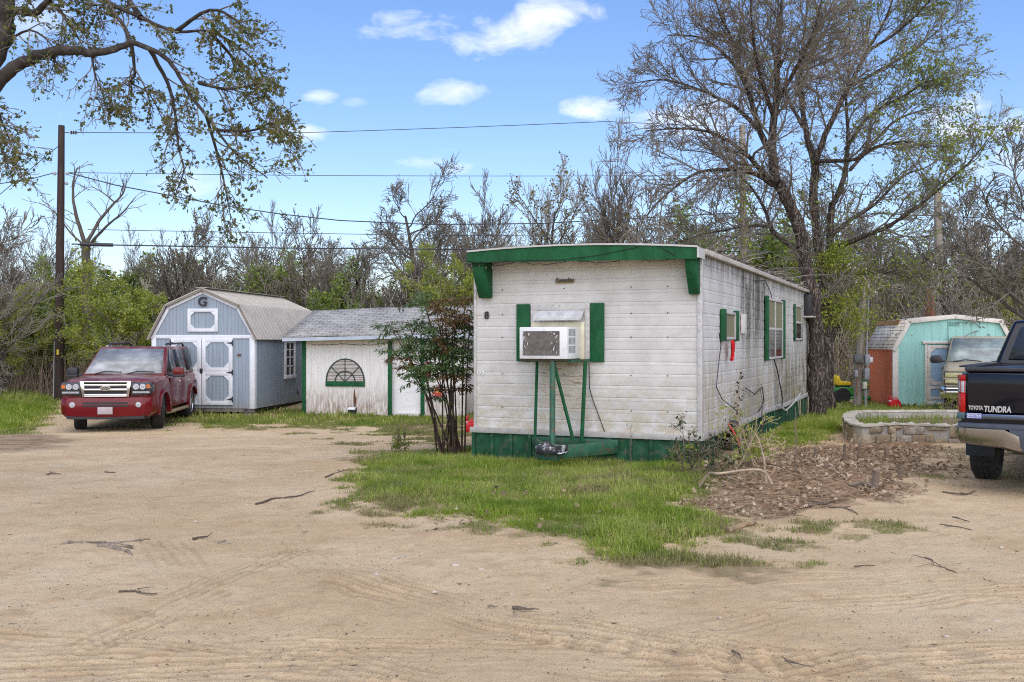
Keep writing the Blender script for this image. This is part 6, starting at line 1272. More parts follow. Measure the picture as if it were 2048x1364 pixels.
def build_forest():
    T = {}
    def put(key, px, top, Y, label, name='bare_tree', kind='crooked', seed=1, leaf=None, spread=1., rz=0., src=None, wide=1.):
        H = hgt(top, Y, px)
        if src is None: T[key] = (auto_tree(name, label, stand(px, Y), H, kind, seed, leaf, None, rz, spread), H, H)
        else:
            o, h0, _ = T[src]; s = H / h0; c = copy_thing(o, stand(px, Y), rz, (s * wide, s * wide, s), label); c.name = name
    put('a', 838, 318, 38, 'dark crooked bare tree rising above the shingle roof of the white shed', kind='crooked', seed=3, spread=1.15)
    put('b', 985, 335, 40, 'bare upright tree just above the left end of the green fascia', kind='upright', seed=7)
    put('c', 1140, 290, 36, 'olive budding tree above the middle of the green fascia', 'budding_tree', 'upright', 12, (OLIVE, 3, .10, .42), 1.25)
    put('d', 605, 405, 36, 'fine twigged tree standing right of the blue shed ridge', 'bare_tree', 'upright', 15, (OLIVE, .5, .09, .5), 1.1)
    put('e', 245, 520, 29.5, 'rounded yellow green shrubby tree between the dark pole and the blue shed', 'leafing_shrub_tree', 'bushy', 4, (SPRING, 14, .066, .38), 1.25)
    put('f', 60, 505, 33, 'green leafing tree left of the dark pole', 'leafing_tree', 'upright', 22, (LUSH, 5, .10, .40), 1.2)
    put('g', 1240, 235, 34, 'tall thin bare tree right of the budding tree above the green fascia', src='b', rz=1.9, wide=.75)
    put('h', 1290, 330, 33, 'bare tree with a squirrel nest of twigs left of the big bare tree', src='d', rz=2.4)
    put('i', 1400, 400, 38, 'leafing tree hazing green below the left limbs of the big bare tree', 'leafing_tree', src='f', rz=1.1, wide=1.3)
    put('j', 705, 420, 43, 'crooked bare tree whose limb bends low left of the dark crooked tree', src='a', rz=2.2, wide=1.25)
    put('k', 1860, 395, 33, 'bare brown tree directly behind the peak of the turquoise shed', kind='crooked', seed=31, spread=.9)
    put('l', 1960, 420, 36, 'bare tree over the right slope of the turquoise shed roof', src='d', rz=4.1, wide=1.3)
    put('m', 2110, 250, 27, 'bare tree leaning in at the right edge above the black pickup', src='k', rz=2.7, wide=1.1)
    put('n', -70, 300, 27, 'bare tree with long fine branches at the far left edge behind the oak twigs', kind='upright', seed=41, spread=1.7)
    put('p', 330, 395, 35, 'slim dark elm rising behind the blue shed peak', kind='upright', seed=45, spread=1.1, leaf=(OLIVE, .6, .09, .45))
    put('q', 430, 440, 42, 'low forked bare tree over the roof of the blue shed', src='b', rz=.7, wide=1.2)
    put('r', 520, 470, 45, 'distant bare tree between the blue shed roof and the fine twigged tree', src='a', rz=4.4)
    put('s', 700, 545, 34, 'leafy green young tree behind the blue and white sheds', 'leafing_tree', src='f', rz=2.9, wide=1.1)
    put('t', 1530, 420, 39, 'leafing tree seen through the lower limbs of the big bare tree', 'leafing_tree', src='f', rz=4.5, wide=1.2)
    put('u', 1760, 470, 38, 'bare grey tree between the leafing trunk and the turquoise shed', src='d', rz=5.2, wide=1.2)
    put('v', 130, 540, 36, 'yellow green shrubby tree just behind the dark pole', 'leafing_shrub_tree', src='e', rz=2.2)
    put('w', 0, 560, 31, 'yellow green shrubby tree at the left edge', 'leafing_shrub_tree', src='e', rz=4.0)
    put('x', 1080, 380, 44, 'distant bare tree behind the budding tree', src='b', rz=3.3, wide=1.1)
    put('y', 900, 480, 33, 'short leafing tree above the cane shrub left of the white home', 'leafing_shrub_tree', src='e', rz=5.5, wide=.8)
    put('z', 2050, 540, 33, 'shrubby leafing tree right of the turquoise shed', 'leafing_shrub_tree', src='e', rz=1.0)
    put('a2', 1330, 430, 45, 'distant crooked tree low behind the home roof edge', src='a', rz=1.2)
    put('b2', -120, 380, 34, 'bare tree beyond the left edge', src='b', rz=5.0)
    put('c2', 1620, 500, 42, 'leafing tree behind the two joined trunks', 'leafing_tree', src='f', rz=.4, wide=1.4)
    rg = random.Random(77)
    for i in range(34):
        px = -160 + i * 70 + rg.uniform(-30, 30); src = rg.choice('bdbdpa'); o, h0, _ = T[src]; Y = rg.uniform(40, 52); top = rg.uniform(395, 490) if px < 1250 else rg.uniform(330, 470)
        s = hgt(top, Y, px) / h0; w = rg.uniform(.8, 1.25); c = copy_thing(o, stand(px, Y), rg.uniform(0, 6.28), (s * w, s * w, s), 'slender grey bare tree in the far row closing the back of the lot'); c.name = 'bare_tree'; c['group'] = 'far row of bare trees'
    for i in range(15):
        px = 330 + i * 95 + rg.uniform(-40, 40); o, h0, _ = T['f']; Y = rg.uniform(39, 48); s = hgt(rg.uniform(495, 570), Y, px) / h0; w = rg.uniform(.9, 1.4)
        c = copy_thing(o, stand(px, Y), rg.uniform(0, 6.28), (s * w, s * w, s), 'young light green tree in the far row closing the back of the lot'); c.name = 'leafing_tree'; c['group'] = 'far row of leafing trees'
    # pruned tree with thick stubs behind the pole
    b = stand(172, 33); L = [limb([(176, 720, 0), (174, 600, 0), (172, 488, 0)], 33, .17, .13, 0), limb([(170, 492, 0), (155, 440, -.2), (146, 400, -.3), (147, 360, -.4), (155, 335, -.4)], 33, .08, .02), limb([(172, 488, 0), (200, 440, .2), (230, 405, .3), (247, 385, .3), (254, 358, .3)], 33, .07, .015), limb([(178, 490, 0), (210, 455, -.3), (245, 425, -.5), (272, 393, -.6)], 33, .06, .012), limb([(168, 490, 0), (140, 465, .3), (110, 425, .5), (78, 405, .6)], 33, .04, .01), limb([(230, 405, .3), (205, 385, .5), (182, 372, .6)], 33, .03, .01)]
    S = {'rmin': .008, 0: {'n': 3}, 1: {'n': 7, 't0': .2}, 2: {'len': .8, 'ang': .7, 'n': 3, 'seg': 5, 'wig': .15, 'rmax': .018, 'up': .05}, 3: {'len': .4, 'ang': .6, 'seg': 3, 'wig': .2, 'rmax': .01}}
    def fn(B, out, rs): n = 700; z = rs.uniform(0, 5, n); leaf_quads(B, np.stack([rs.normal(0, .22, n), rs.normal(0, .22, n), z], -1), .11, rs, .6)
    limb_tree('pruned_tree', 'pruned tree with a few thick bare stubs right behind the dark pole', 'tree', b, L, S, 8, BARK_D, TWIG, [('foliage', SPRING, fn)])
    # broken vine-hung trunk behind the turquoise shed
    b = stand(1862, 31); t = thing('dead_snag', 'reddish broken dead trunk standing behind the turquoise shed', 'tree', b); B = MB(); P = smooth_limb([(0, 0, -.2), (.03, 0, 1.5), (-.03, 0, 2.6), (-.06, 0, 3.4)]); B.tube(P, [.2 - .08 * i / (len(P) - 1) for i in range(len(P))], 10); B.build('trunk', mat('red_rotten_wood', (.22, .09, .045), .95, .4, 3, 1, 9, dirt=(.25, .21, .18), dirtamt=.9, stretch=(4, 4, .4)), t)
    rg = random.Random(4); out = []
    S = {'rmin': .009, 0: {'n': 7, 't0': .3}, 1: {'len': 2.2, 'ang': 1.0, 'n': 7, 'seg': 7, 'wig': .16, 'up': -.02, 'rmax': .04}, 2: {'len': .9, 'ang': .6, 'n': 4, 'seg': 5, 'wig': .2, 'rmax': .018}, 3: {'len': .4, 'ang': .6, 'seg': 3, 'wig': .2, 'rmax': .01}}
    kids(out, rg, P, [.15] * len(P), 3.5, 0, S); wood('limbs', out, TWIG_G, t, lambda l, r: True)
build_forest()
# undergrowth too dense to count
def build_thicket():
    rs = np.random.RandomState(17); rg = random.Random(17)
    def mass(name, label, spots, leafm, stemm, nleaf, size, stems):
        B = MB(); BL = []
        for (x, y, h, w) in spots:
            z0 = gz(x, y); n = int(nleaf * h * w)
            u = rs.uniform(0, 1, n) ** .8; a = rs.uniform(0, 6.283, n); rr = w * np.sqrt(rs.uniform(0, 1, n)) * (1.05 - .65 * u ** 1.6) * (.7 + .6 * fbm(np.cos(a) * 1.5 + x, u * 3 + np.sin(a) * 1.5 + y, 3, 2))
            P = np.stack([x + rr * np.cos(a), y + rr * np.sin(a), z0 + .08 + u * h], -1); g = fbm(P[:, 0] * 1.4, P[:, 2] * 1.6 + P[:, 1] * .8, 21, 3); P = P[g > .43]
            leaf_quads(B, P, size, rs, .6, 0)
            for k in range(stems):
                a = rg.uniform(0, 6.28); r = rg.uniform(0, w * .6); p = Vector((x + r * math.cos(a), y + r * math.sin(a), z0 - .1)); pts = [p]; d = Vector((rg.gauss(0, .25), rg.gauss(0, .25), 1))
                for i in range(5): d = (d + Vector((rg.gauss(0, .16), rg.gauss(0, .16), .02))).normalized(); pts.append(pts[-1] + d * h * rg.uniform(.18, .27))
                B.tube(pts, [.02, .018, .016, .013, .011, .009], 3, cap=False, mi=1)
        o = B.build(name, [leafm, stemm], fix=False, smooth=0); return tag(o, label, 'undergrowth', kind='stuff')
    sp = []
    for i in range(58):
        px = rg.uniform(-250, 420); Y = rg.uniform(32, 42); sp.append(((px - 1024) / F * Y, Y, rg.uniform(1.4, 3.6) * (1 if px < 230 else .75), rg.uniform(.8, 1.6)))
    mass('green_thicket', 'tangle of green undergrowth behind the dark pole', sp, LUSH, TWIG, 210, .11, 9)
    sp = []
    for i in range(80):
        px = rg.uniform(380, 1500); Y = rg.uniform(34, 50); sp.append(((px - 1024) / F * Y, Y, rg.uniform(1.6, 3.8), rg.uniform(.9, 1.9)))
    mass('brushy_thicket', 'brown and green brush filling the gap behind the sheds', sp, leafmat('brush_leaves', [(.16, .18, .05), (.24, .27, .06), (.19, .14, .09), (.15, .12, .08)], .35), TWIG_G, 90, .11, 16)
    sp = []
    for i in range(80):
        px = rg.uniform(1480, 2500); Y = rg.uniform(30.5, 46); sp.append(((px - 1024) / F * Y, Y, rg.uniform(1.6, 4.0), rg.uniform(.9, 1.9)))
    mass('vine_thicket', 'brown vine tangle and green brush behind the turquoise shed', sp, leafmat('vine_leaves', [(.16, .20, .04), (.25, .29, .06), (.20, .15, .09), (.28, .22, .13)], .35), mat('pale_vine', (.32, .26, .2), .9, .3, 3), 110, .11, 20)
    # dead canes low on the left
    B = MB()
    for i in range(900):
        px = rg.uniform(-250, 330); Y = rg.uniform(30.5, 33.5); x = (px - 1024) / F * Y; p = Vector((x, Y, gz(x, Y) - .05)); d = Vector((rg.gauss(0, .25), rg.gauss(0, .2), 1)).normalized(); h = rg.uniform(.5, 1.7); B.tube([p, p + d * h * .5, p + d * h + Vector((rg.gauss(0, .15), 0, -.05))], [.014, .011, .006], 3, cap=False)
    tag(B.build('dead_canes', mat('dead_canes', (.20, .15, .11), .9, .35, 2), fix=False), 'dry grey brown canes along the foot of the green thicket', 'dead canes', kind='stuff')
    # far wood
    B = MB(); n = 26000; px = rs.uniform(-500, 2700, n); Y = rs.uniform(55, 80, n); x = (px - 1024) / F * Y; top = 2.6 + 3.0 * fbm(px * .006, Y * 0, 5, 4) + 1.2 * fbm(px * .03, Y * .1, 15, 3); z = top * rs.uniform(0, 1, n) ** .7; leaf_quads(B, np.stack([x, Y, z], -1), .32, rs, .7)
    for i in range(700):
        px = rg.uniform(-500, 2700); Y = rg.uniform(52, 78); x = (px - 1024) / F * Y; h = rg.uniform(3, 7.5); p = Vector((x, Y, -.3)); pts = [p]; d = Vector((rg.gauss(0, .1), 0, 1))
        for k in range(5): d = (d + Vector((rg.gauss(0, .09), rg.gauss(0, .09), 0))).normalized(); pts.append(pts[-1] + d * h / 5)
        B.tube(pts, [.06, .05, .04, .03, .02, .012], 3, cap=False, mi=1)
    tag(B.build('woodland', [leafmat('far_leaves', [(.10, .11, .045), (.14, .16, .05), (.13, .10, .07)], .35), TWIG_G], fix=False, smooth=0), 'far brown green wood closing the view', 'woodland', kind='stuff')
build_thicket()
# ---------------------------------------------------------------- grass, litter, stones, sticks
def blades(P, h, w, rs, lean=.5, bend=.5):
    """curved three-segment grass blades"""
    n = len(P); a = rs.uniform(0, 6.283, n); dx, dy = np.cos(a), np.sin(a); ln = np.abs(rs.normal(0, lean, n)); b = rs.uniform(0, 6.283, n)
    sx, sy = -np.sin(b), np.cos(b); V = np.empty((n, 5, 3))
    for k, (u, ww) in enumerate(((0, 1), (.55, .75))):
        off = h * ln * u ** 1.5 * bend
        for s in (0, 1):
            q = (s - .5) * w * ww; V[:, k * 2 + s, 0] = P[:, 0] + dx * off + sx * q; V[:, k * 2 + s, 1] = P[:, 1] + dy * off + sy * q; V[:, k * 2 + s, 2] = P[:, 2] + h * u * (1 - .15 * ln)
    V[:, 4, 0] = P[:, 0] + dx * h * ln; V[:, 4, 1] = P[:, 1] + dy * h * ln; V[:, 4, 2] = P[:, 2] + h * np.clip(1 - .45 * ln, .15, 1)
    i = np.arange(n)[:, None] * 5; return V.reshape(-1, 3), i + np.array([[0, 1, 3, 2]]), i + np.array([[2, 3, 4]])
def grass_patch(name, label, x0, x1, y0, y1, n, h, w, mats, seed, dens=None, lean=.55, thr=.3):
    rs = np.random.RandomState(seed); x = rs.uniform(x0, x1, n); y = rs.uniform(y0, y1, n); g = grassiness(x, y)
    if dens is not None: g = g * dens(x, y)
    keep = rs.random_sample(n) < np.clip((g - .05) * 1.1, 0, 1) ** 1.15; x, y, g = x[keep], y[keep], g[keep]
    tuft = .2 + 1.6 * fbm(x * 2.5, y * 2.5, seed, 3) ** 1.3; hh = h * tuft * rs.uniform(.45, 1.25, len(x)) * (.22 + .78 * g ** 1.5)
    V, q, t = blades(np.stack([x, y, hz(x, y) - .015], -1), hh, w * rs.uniform(.7, 1.3, len(x)), rs, lean, .6)
    dry = (fbm(x * .9 + 7, y * .9, seed + 3, 3) * .7 + .3 * rs.random_sample(len(x))) > .52
    B = MB(); B.add(V, q[~dry], 0); B.f += [(t[~dry], 0), (q[dry], 1), (t[dry], 1)]
    o = B.build(name, mats, fix=False, smooth=0); return tag(o, label, 'grass', kind='stuff')
G_LUSH = leafmat('grass_green', [(.22, .31, .03), (.33, .42, .05), (.44, .50, .10), (.26, .35, .04)], .55); G_DRY = leafmat('grass_yellow', [(.36, .40, .08), (.46, .46, .15), (.30, .37, .06), (.50, .44, .22)], .35)
G_LOW = leafmat('grass_low', [(.19, .27, .035), (.28, .35, .06), (.34, .36, .10)], .5); G_STRAW = leafmat('grass_straw', [(.24, .20, .09), (.30, .26, .13), (.18, .19, .05)], .3)
notRest = lambda x, y: np.clip(1.25 - litterness(x, y), 0.06, 1)
def outside_home(x, y):
    c, s = math.cos(MH_RZ), math.sin(MH_RZ); X = x - .908; Y = y - 12.8; lx, ly = c * X + s * Y, -s * X + c * Y
    return ((np.abs(lx) > 1.54) | (ly < -.02)).astype(float)
grass_patch('front_grass', 'long bright green grass in front of the white home', -2.9, 3.3, 7.0, 13.9, 230000, .12, .0075, [G_LUSH, G_DRY], 1, lambda x, y: notRest(x, y) * outside_home(x, y) * sstep(-.3, .5, sdist(ISLAND, x, y) + .2) * (1 - .8 * sstep(10.6, 8.8, y) * sstep(.5, .62, fbm(x * 2.4, y * 2.4, 55, 3))), .8)
grass_patch('sparse_grass', 'short sparse grass on the sandy ground around the lot', -5, 7, 6.8, 13.5, 300000, .10, .0065, [G_LOW, G_STRAW], 2, lambda x, y: notRest(x, y) * outside_home(x, y), .9)
grass_patch('side_grass', 'bright green weeds along the right side of the white home', 1.5, 10.5, 11.5, 24, 170000, .13, .013, [G_LUSH, G_DRY], 3, lambda x, y: notRest(x, y) * outside_home(x, y) * sstep(-.3, .3, sdist(RIGHT, x, y)), .8)
grass_patch('yard_grass', 'patchy short grass before the sheds', -11, 3, 14, 27, 260000, .08, .013, [G_LOW, G_STRAW], 4, outside_home, .8)
grass_patch('tall_grass', 'tall bright grass at the left edge before the thicket', -18, -8.2, 15.5, 32.5, 110000, .26, .02, [G_LUSH, G_DRY], 5, lambda x, y: sstep(-.5, 1.5, sdist(BACKLEFT, x, y)), .5)
grass_patch('back_grass', 'grass around and behind the sheds', -16, 22, 23, 38, 90000, .16, .026, [G_LOW, G_DRY], 6, outside_home, .6)
grass_patch('pickup_grass', 'thin grass on the ground around the black pickup', 3.6, 9, 9.8, 16, 40000, .06, .009, [G_LOW, G_STRAW], 7, lambda x, y: notRest(x, y), .8)
def build_litter():
    rs = np.random.RandomState(9); B = MB()
    def scatter(n, x0, x1, y0, y1, fn, size):
        x = rs.uniform(x0, x1, n); y = rs.uniform(y0, y1, n); k = rs.random_sample(n) < fn(x, y); x, y = x[k], y[k]; P = np.stack([x, y, hz(x, y) + .01 + .05 * rs.random_sample(len(x)) ** 2], -1); leaf_quads(B, P, size, rs, .6, 0, lobes=5, flat=.5, sv=.5)
    scatter(30000, 1.2, 7.5, 8.4, 14.5, lambda x, y: litterness(x, y) * .45 * (.3 + .9 * sstep(.4, .55, fbm(x * 3, y * 3, 6, 3))), .047)
    scatter(5000, -2.5, 4.5, 7, 13.5, lambda x, y: grassiness(x, y) * .22 * sstep(.45, .6, fbm(x * 1.7, y * 1.7, 8, 3)) + .003, .05)
    scatter(9000, 3.5, 9, 10.5, 15.5, lambda x, y: .30 * sstep(.4, .6, fbm(x * 1.4, y * 1.4, 12, 3)), .05)
    rg = random.Random(5)
    for i in range(3200):
        x, y = rg.uniform(1.4, 7), rg.uniform(8.6, 13.5)
        if rg.random() < float(litterness(x, y)): a = rg.uniform(0, 6.28); l = rg.uniform(.04, .16); p = Vector((x, y, gz(x, y) + .015)); d = Vector((math.cos(a), math.sin(a), rg.uniform(-.05, .3))); B.tube([p, p + d * l * .5 + Vector((0, 0, .008)), p + d * l], [.005, .004, .002], 3, cap=False)
    tag(B.build('fallen_leaves', leafmat('dead_leaves', [(.17, .115, .07), (.33, .235, .15), (.48, .37, .25), (.12, .08, .05)], .15, .8), fix=False, smooth=0), 'brown fallen leaves on the bare soil right of the white home', 'leaf litter', kind='stuff')
    # crumbs of bark, clods and grit on the sand
    B = MB(); n = 5200; px = rs.uniform(-150, 2200, n); py = rs.uniform(870, 1420, n)
    for i in range(n):
        Y = 3086 / (py[i] - 682); x = (px[i] - 1024) / F * Y; 
        s = abs(rs.normal(0, .0016)) + .0012; l = s * (1 + rs.random_sample() * (7 if rs.random_sample() < .25 else 1.2)); a = rs.uniform(0, 6.28); c, q = math.cos(a), math.sin(a); z = gz(x, Y) + s * .35
        v = [(x + c * l, Y + q * l, z), (x - q * s * .8, Y + c * s * .8, z), (x - c * l, Y - q * l, z), (x + q * s * .8, Y - c * s * .8, z), (x, Y, z + s * .9), (x, Y, z - s)]
        B.add(v, np.array([[0, 1, 4], [1, 2, 4], [2, 3, 4], [3, 0, 4], [1, 0, 5], [2, 1, 5], [3, 2, 5], [0, 3, 5]]))
    tag(B.build('grit', leafmat('grit_colours', [(.09, .065, .045), (.16, .115, .08), (.32, .26, .19), (.12, .085, .06)], 0, .9), fix=False, smooth=0), 'bits of bark, clods and grit scattered over the sandy lot', 'grit', kind='stuff')
    # roof litter on the home
    B = MB(); n = 900; lx = rs.uniform(.9, 1.6, n); ly = rs.uniform(.6, 10.8, n); P = np.array([tuple(hm(a, b, 2.70 + .095 * (1 - (a / 1.6) ** 2) + .02)) for a, b in zip(lx, ly)]); leaf_quads(B, P, .09, rs, .5, flat=.6)
    rg = random.Random(2)
    for i in range(60): a = hm(rg.uniform(1.2, 1.58), rg.uniform(.8, 10), 2.75); d = Vector((rg.gauss(0, .3), rg.gauss(0, .5), rg.gauss(0, .06))); B.tube([a, a + d * .5 + Vector((0, 0, .03)), a + d], [.014, .01, .006], 4, mi=0)
    tag(B.build('roof_litter', leafmat('roof_litter', [(.10, .08, .065), (.17, .14, .12), (.24, .21, .18)], 0, .9), fix=False), 'twigs and dead leaves lying along the roof edge of the white home', 'leaf litter', kind='stuff')
build_litter()
def build_sticks():
    bark = mat('dead_stick', (.15, .115, .085), .9, .35, 8, .4, 30); dark = mat('dark_stick', (.10, .075, .056), .9, .35, 8, .4, 30); root = mat('grey_root', (.20, .165, .13), .9, .35, 9, .8, 30, dirt=(.38, .29, .19), dirtamt=.6, stretch=(1, 4, 1)); pale = mat('pale_stick', (.34, .26, .18), .9, .3, 8)
    def stick(label, px, r, m, name='fallen_stick', cat='stick', lift=.6, group='sticks lying on the ground'):
        r *= .72; P = [GP(x, y) for x, y in px]; o = P[0].copy(); rg = random.Random(int(px[0][0] * 7 + px[0][1])); Q = smooth_limb([p - o + Vector((0, 0, r * lift)) for p in P], 4)
        for i in range(1, len(Q) - 1): Q[i] = Q[i] + Vector((rg.gauss(0, r * .6), rg.gauss(0, r * .6), abs(rg.gauss(0, r * .3))))
        n = len(Q); B = MB(); B.tube(Q, [r * (1 - .6 * (i / (n - 1))) * rg.uniform(.8, 1.15) for i in range(n)], 7)
        if len(px) > 2 and r < .02:
            k = Q[n // 2]; B.tube([k, k + Vector((rg.uniform(-.12, .12), rg.uniform(-.1, .1), .02)), k + Vector((rg.uniform(-.2, .2), rg.uniform(-.2, .2), .01))], [r * .6, r * .4, r * .2], 5)
        ob = B.build(name, m); ob.location = o; return tag(ob, label, cat, group)
    def root_(label, px, r):
        return stick(label, px, r, root, 'exposed_root', 'root', -.2, 'grey roots showing through the sand')
    root_('long grey exposed root lying in the sand at left', [(122, 1090), (160, 1086), (205, 1088), (250, 1084), (300, 1077)], .026); root_('short thick grey root stub just below the long root at left', [(198, 1092), (222, 1095), (245, 1101), (262, 1107)], .035); root_('small curved root between the long root and its thick stub', [(215, 1092), (245, 1093), (268, 1097)], .018); root_('pale thin root stub right of the long grey root', [(425, 1084), (445, 1086), (462, 1090)], .022)
    stick('dark short twig right of the long root on the sand', [(386, 1080), (400, 1077), (415, 1075)], .016, dark)
    stick('long thin dark branch lying from the sand into the grass island', [(512, 1010), (545, 1000), (590, 995), (630, 983)], .017, dark)
    stick('dark forked twig at the left tip of the grass island', [(650, 955), (680, 945), (700, 938)], .013, dark)
    stick('grey twig lying on sand in the middle of the lot', [(1025, 1217), (1050, 1220), (1078, 1220)], .013, dark); stick('short pale twig left of the grey twig in mid lot', [(975, 1214), (995, 1214)], .010, bark)
    stick('thin bent twig on the sand at lower right', [(1465, 1303), (1480, 1312), (1484, 1322)], .007, dark); stick('long thin twig crossing the lower right sand', [(1570, 1322), (1600, 1330), (1628, 1334)], .006, dark)
    stick('thin straight twig at the right of the lot', [(1708, 1134), (1750, 1132)], .008, dark); stick('curved thin twig near the right edge', [(1862, 1132), (1885, 1136), (1912, 1146)], .009, dark); stick('bent twig above the curved twig at right', [(1850, 1116), (1866, 1122), (1866, 1130)], .008, dark)
    stick('thin curved twig on the left sand below the roots', [(238, 1184), (270, 1184), (300, 1190), (315, 1188)], .010, dark); stick('small twig at far left on the sand', [(92, 950), (105, 948), (122, 949)], .014, bark); stick('short twig in the upper middle of the sandy drive', [(210, 945), (232, 947)], .014, dark)
    stick('barky log piece among the leaves at right of the grass', [(1455, 1066), (1480, 1058), (1512, 1048)], .042, mat('rotting_log', (.26, .175, .10), .9, .4, 6, .6, 20), 'log_piece', 'log')
    stick('slanting brown branch propped in the leaf heap', [(1640, 930), (1680, 948)], .03, bark); o = stick('pale branch lying across the leaf heap', [(1660, 960), (1690, 952), (1698, 946)], .03, pale); stick('dark branch on the leaf heap near the stump', [(1610, 1016), (1650, 1008), (1690, 1000)], .02, dark); stick('grey branch under the dark branch on the leaf heap', [(1650, 1015), (1690, 1018), (1715, 1030)], .016, bark)
    stick('branch lying on leaves right of the stump', [(1800, 985), (1812, 990), (1822, 978), (1835, 970)], .012, pale); stick('loose dark branch near the black pickup wheel', [(1885, 985), (1930, 990), (1950, 982)], .014, dark); stick('thin twig before the black pickup wheel', [(1905, 1035), (1940, 1045)], .010, dark); stick('thin twig below the thin twig before the pickup', [(1880, 1050), (1910, 1054), (1945, 1062)], .010, dark); stick('leaning dark stick on the stone flower bed soil', [(1855, 836), (1866, 846)], .014, dark)
    # arching cut vine
    a = [GP(1396, 978), GP(1440, 985), GP(1520, 975), GP(1545, 980)]; P = [a[0], a[0].lerp(a[1], .5) + Vector((0, 0, .17)), a[1] + Vector((0, 0, .19)), a[2] + Vector((0, 0, .16)), a[3] + Vector((0, 0, .04))]; o = P[0].copy(); B = MB(); Q = smooth_limb([p - o for p in P]); B.tube(Q, .013, 6); ob = B.build('arching_vine', pale); ob.location = o; tag(ob, 'pale vine stem arching over the leaves at the right end of the grass', 'vine')
    # stumps and cut stems
    for px, py, h, r, ln, lab in ((1748, 978, .19, .036, (.03, 0), 'short broken stump on the leaf heap'), (1690, 925, .24, .018, (0, .02), 'thin cut stem left of the stone flower bed front'), (1716, 925, .26, .014, (.02, 0), 'thin cut stem beside the other thin stem'), (1632, 930, .22, .016, (-.01, 0), 'cut stem at the left of the leaf heap'), (1800, 952, .12, .02, (.03, 0), 'low grey split stem right of the stump'), (1770, 935, .26, .01, (0, 0), 'thin upright stem behind the stump')):
        p = GP(px, py); B = MB(); rg = random.Random(px); B.tube([(0, 0, -.05), (ln[0] * .4, ln[1], h * .5), (ln[0], ln[1], h * .9), (ln[0] * 1.4 + r * .4, 0, h)], [r * 1.25, r, r * .9, r * .25], 8)
        if r > .03: B.tube([(0, 0, .02), (-.12, .02, .06), (-.22, .03, .03)], [r * .8, r * .6, r * .4], 7)
        ob = B.build('stump', bark); ob.location = p; tag(ob, lab, 'stump', 'cut stems on the leaf heap')
    # thin bare saplings
    def sapling(lab, px, py, top, r=.008, leaf=0, lm=None, bend=0, m=None, twigs=7):
        p = GP(px, py); H = (py - top) / F * p.y; rg = random.Random(px); rs = np.random.RandomState(px); t = thing('sapling', lab, 'sapling', p, 0, 'thin bare saplings'); out = []
        pts = [Vector((bend * (i / 8) ** 2 + rg.gauss(0, .008), rg.gauss(0, .008), H * i / 8 - .03)) for i in range(9)]; rad = [r * (1 - .7 * i / 8) for i in range(9)]; out.append((pts, rad, 0)); kids(out, rg, pts, rad, H, 0, {'rmin': .002, 0: {'n': twigs, 't0': .25}, 1: {'len': .14, 'ang': .7, 'seg': 3, 'wig': .15}})
        wood('stem', out, m or bark, t, lambda l, r: True, (6, 4))
        if leaf: B = MB(); leaf_quads(B, np.repeat(tip_points(out, 1, 2, rs, .2), leaf, 0), .05, rs, .6, spread=.02); B.build('leaves', lm or DEEPLEAF, t, fix=False, smooth=0)
    sapling('thin pale bare sapling before the green skirting at mid front', 1262, 935, 845, .008, twigs=5); sapling('sapling with small dark leaves before the right front of the white home', 1346, 930, 830, .008, 1, leafmat('dark_small_leaves', [(.03, .03, .02), (.05, .06, .03)])); sapling('straight bare sapling standing in the green weeds beside the home', 1592, 972, 835, .011, twigs=4); sapling('leaning cut sapling at the side of the home nearest its corner', 1532, 945, 842, .017, bend=-.1, twigs=4, m=pale); sapling('bare whip standing against the side wall under the wide window', 1523, 880, 765, .014, twigs=4, m=dark)
    sapling('leafy thin sapling against the side wall near the front corner', 1475, 905, 745, .011, 2, leafmat('dark_small_leaves'), .02, twigs=14, m=mat('pale_stick', (.34, .26, .18)))
    # brush against the corner
    for px, py, n, h, lm, lab, seed in ((1403, 945, 700, .42, leafmat('bramble_leaves', [(.02, .035, .015), (.05, .075, .03), (.08, .10, .05)], .25), 'dark bramble bush at the right front corner of the white home', 5), (1500, 930, 500, .5, SPRING, 'tangle of dead stems and new shoots before the open gap of the skirting', 6), (800, 905, 300, .25, G_LOW, 'low weed clump left of the cane shrub', 7), (1365, 935, 350, .3, G_LUSH, 'leafy weed clump before the right end of the green skirting', 8), (1893, 800, 260, .35, SPRING, 'small bright leafy sprig between the beige wagon and the black pickup', 9)):
        p = GP(px, py) if py > 830 else stand(px, 20.5); rg = random.Random(seed); rs = np.random.RandomState(seed); t = thing('weed_bush', lab, 'bush', p); out = []
        S = {'rmin': .0025, 0: {'n': 6, 't0': .2, 'seg': 5, 'wig': .2, 'up': .02}, 1: {'len': h * .5, 'ang': .7, 'n': 4, 'seg': 4, 'wig': .2}, 2: {'len': h * .25, 'ang': .7, 'seg': 3, 'wig': .2}}
        for k in range(9): grow(out, rg, Vector((rg.gauss(0, .1), rg.gauss(0, .08), -.02)), Vector((rg.gauss(0, .45), rg.gauss(0, .4), 1)), h * rg.uniform(.7, 1.5), .008, 0, S)
        wood('stems', out, bark if seed != 6 else pale, t, lambda l, r: True, (5, 4, 3)); B = MB(); P = tip_points(out, 1, 2, rs, .3); P = P[rs.permutation(len(P))[:n]]; leaf_quads(B, P, .04, rs, .6, spread=.015); B.build('leaves', lm, t, fix=False, smooth=0)
    # black corrugated pipe leaning at the gap
    b = GP(1492, 918); a = hm(1.60, 1.75, .42); B = MB(); pts = [a.lerp(b, i / 40) - b for i in range(41)]; B.tube(pts, [.065 if i % 2 else .05 for i in range(41)], 12); ob = B.build('drain_pipe', BLACK); ob.location = b; tag(ob, 'black corrugated pipe leaning out from under the white home', 'pipe')
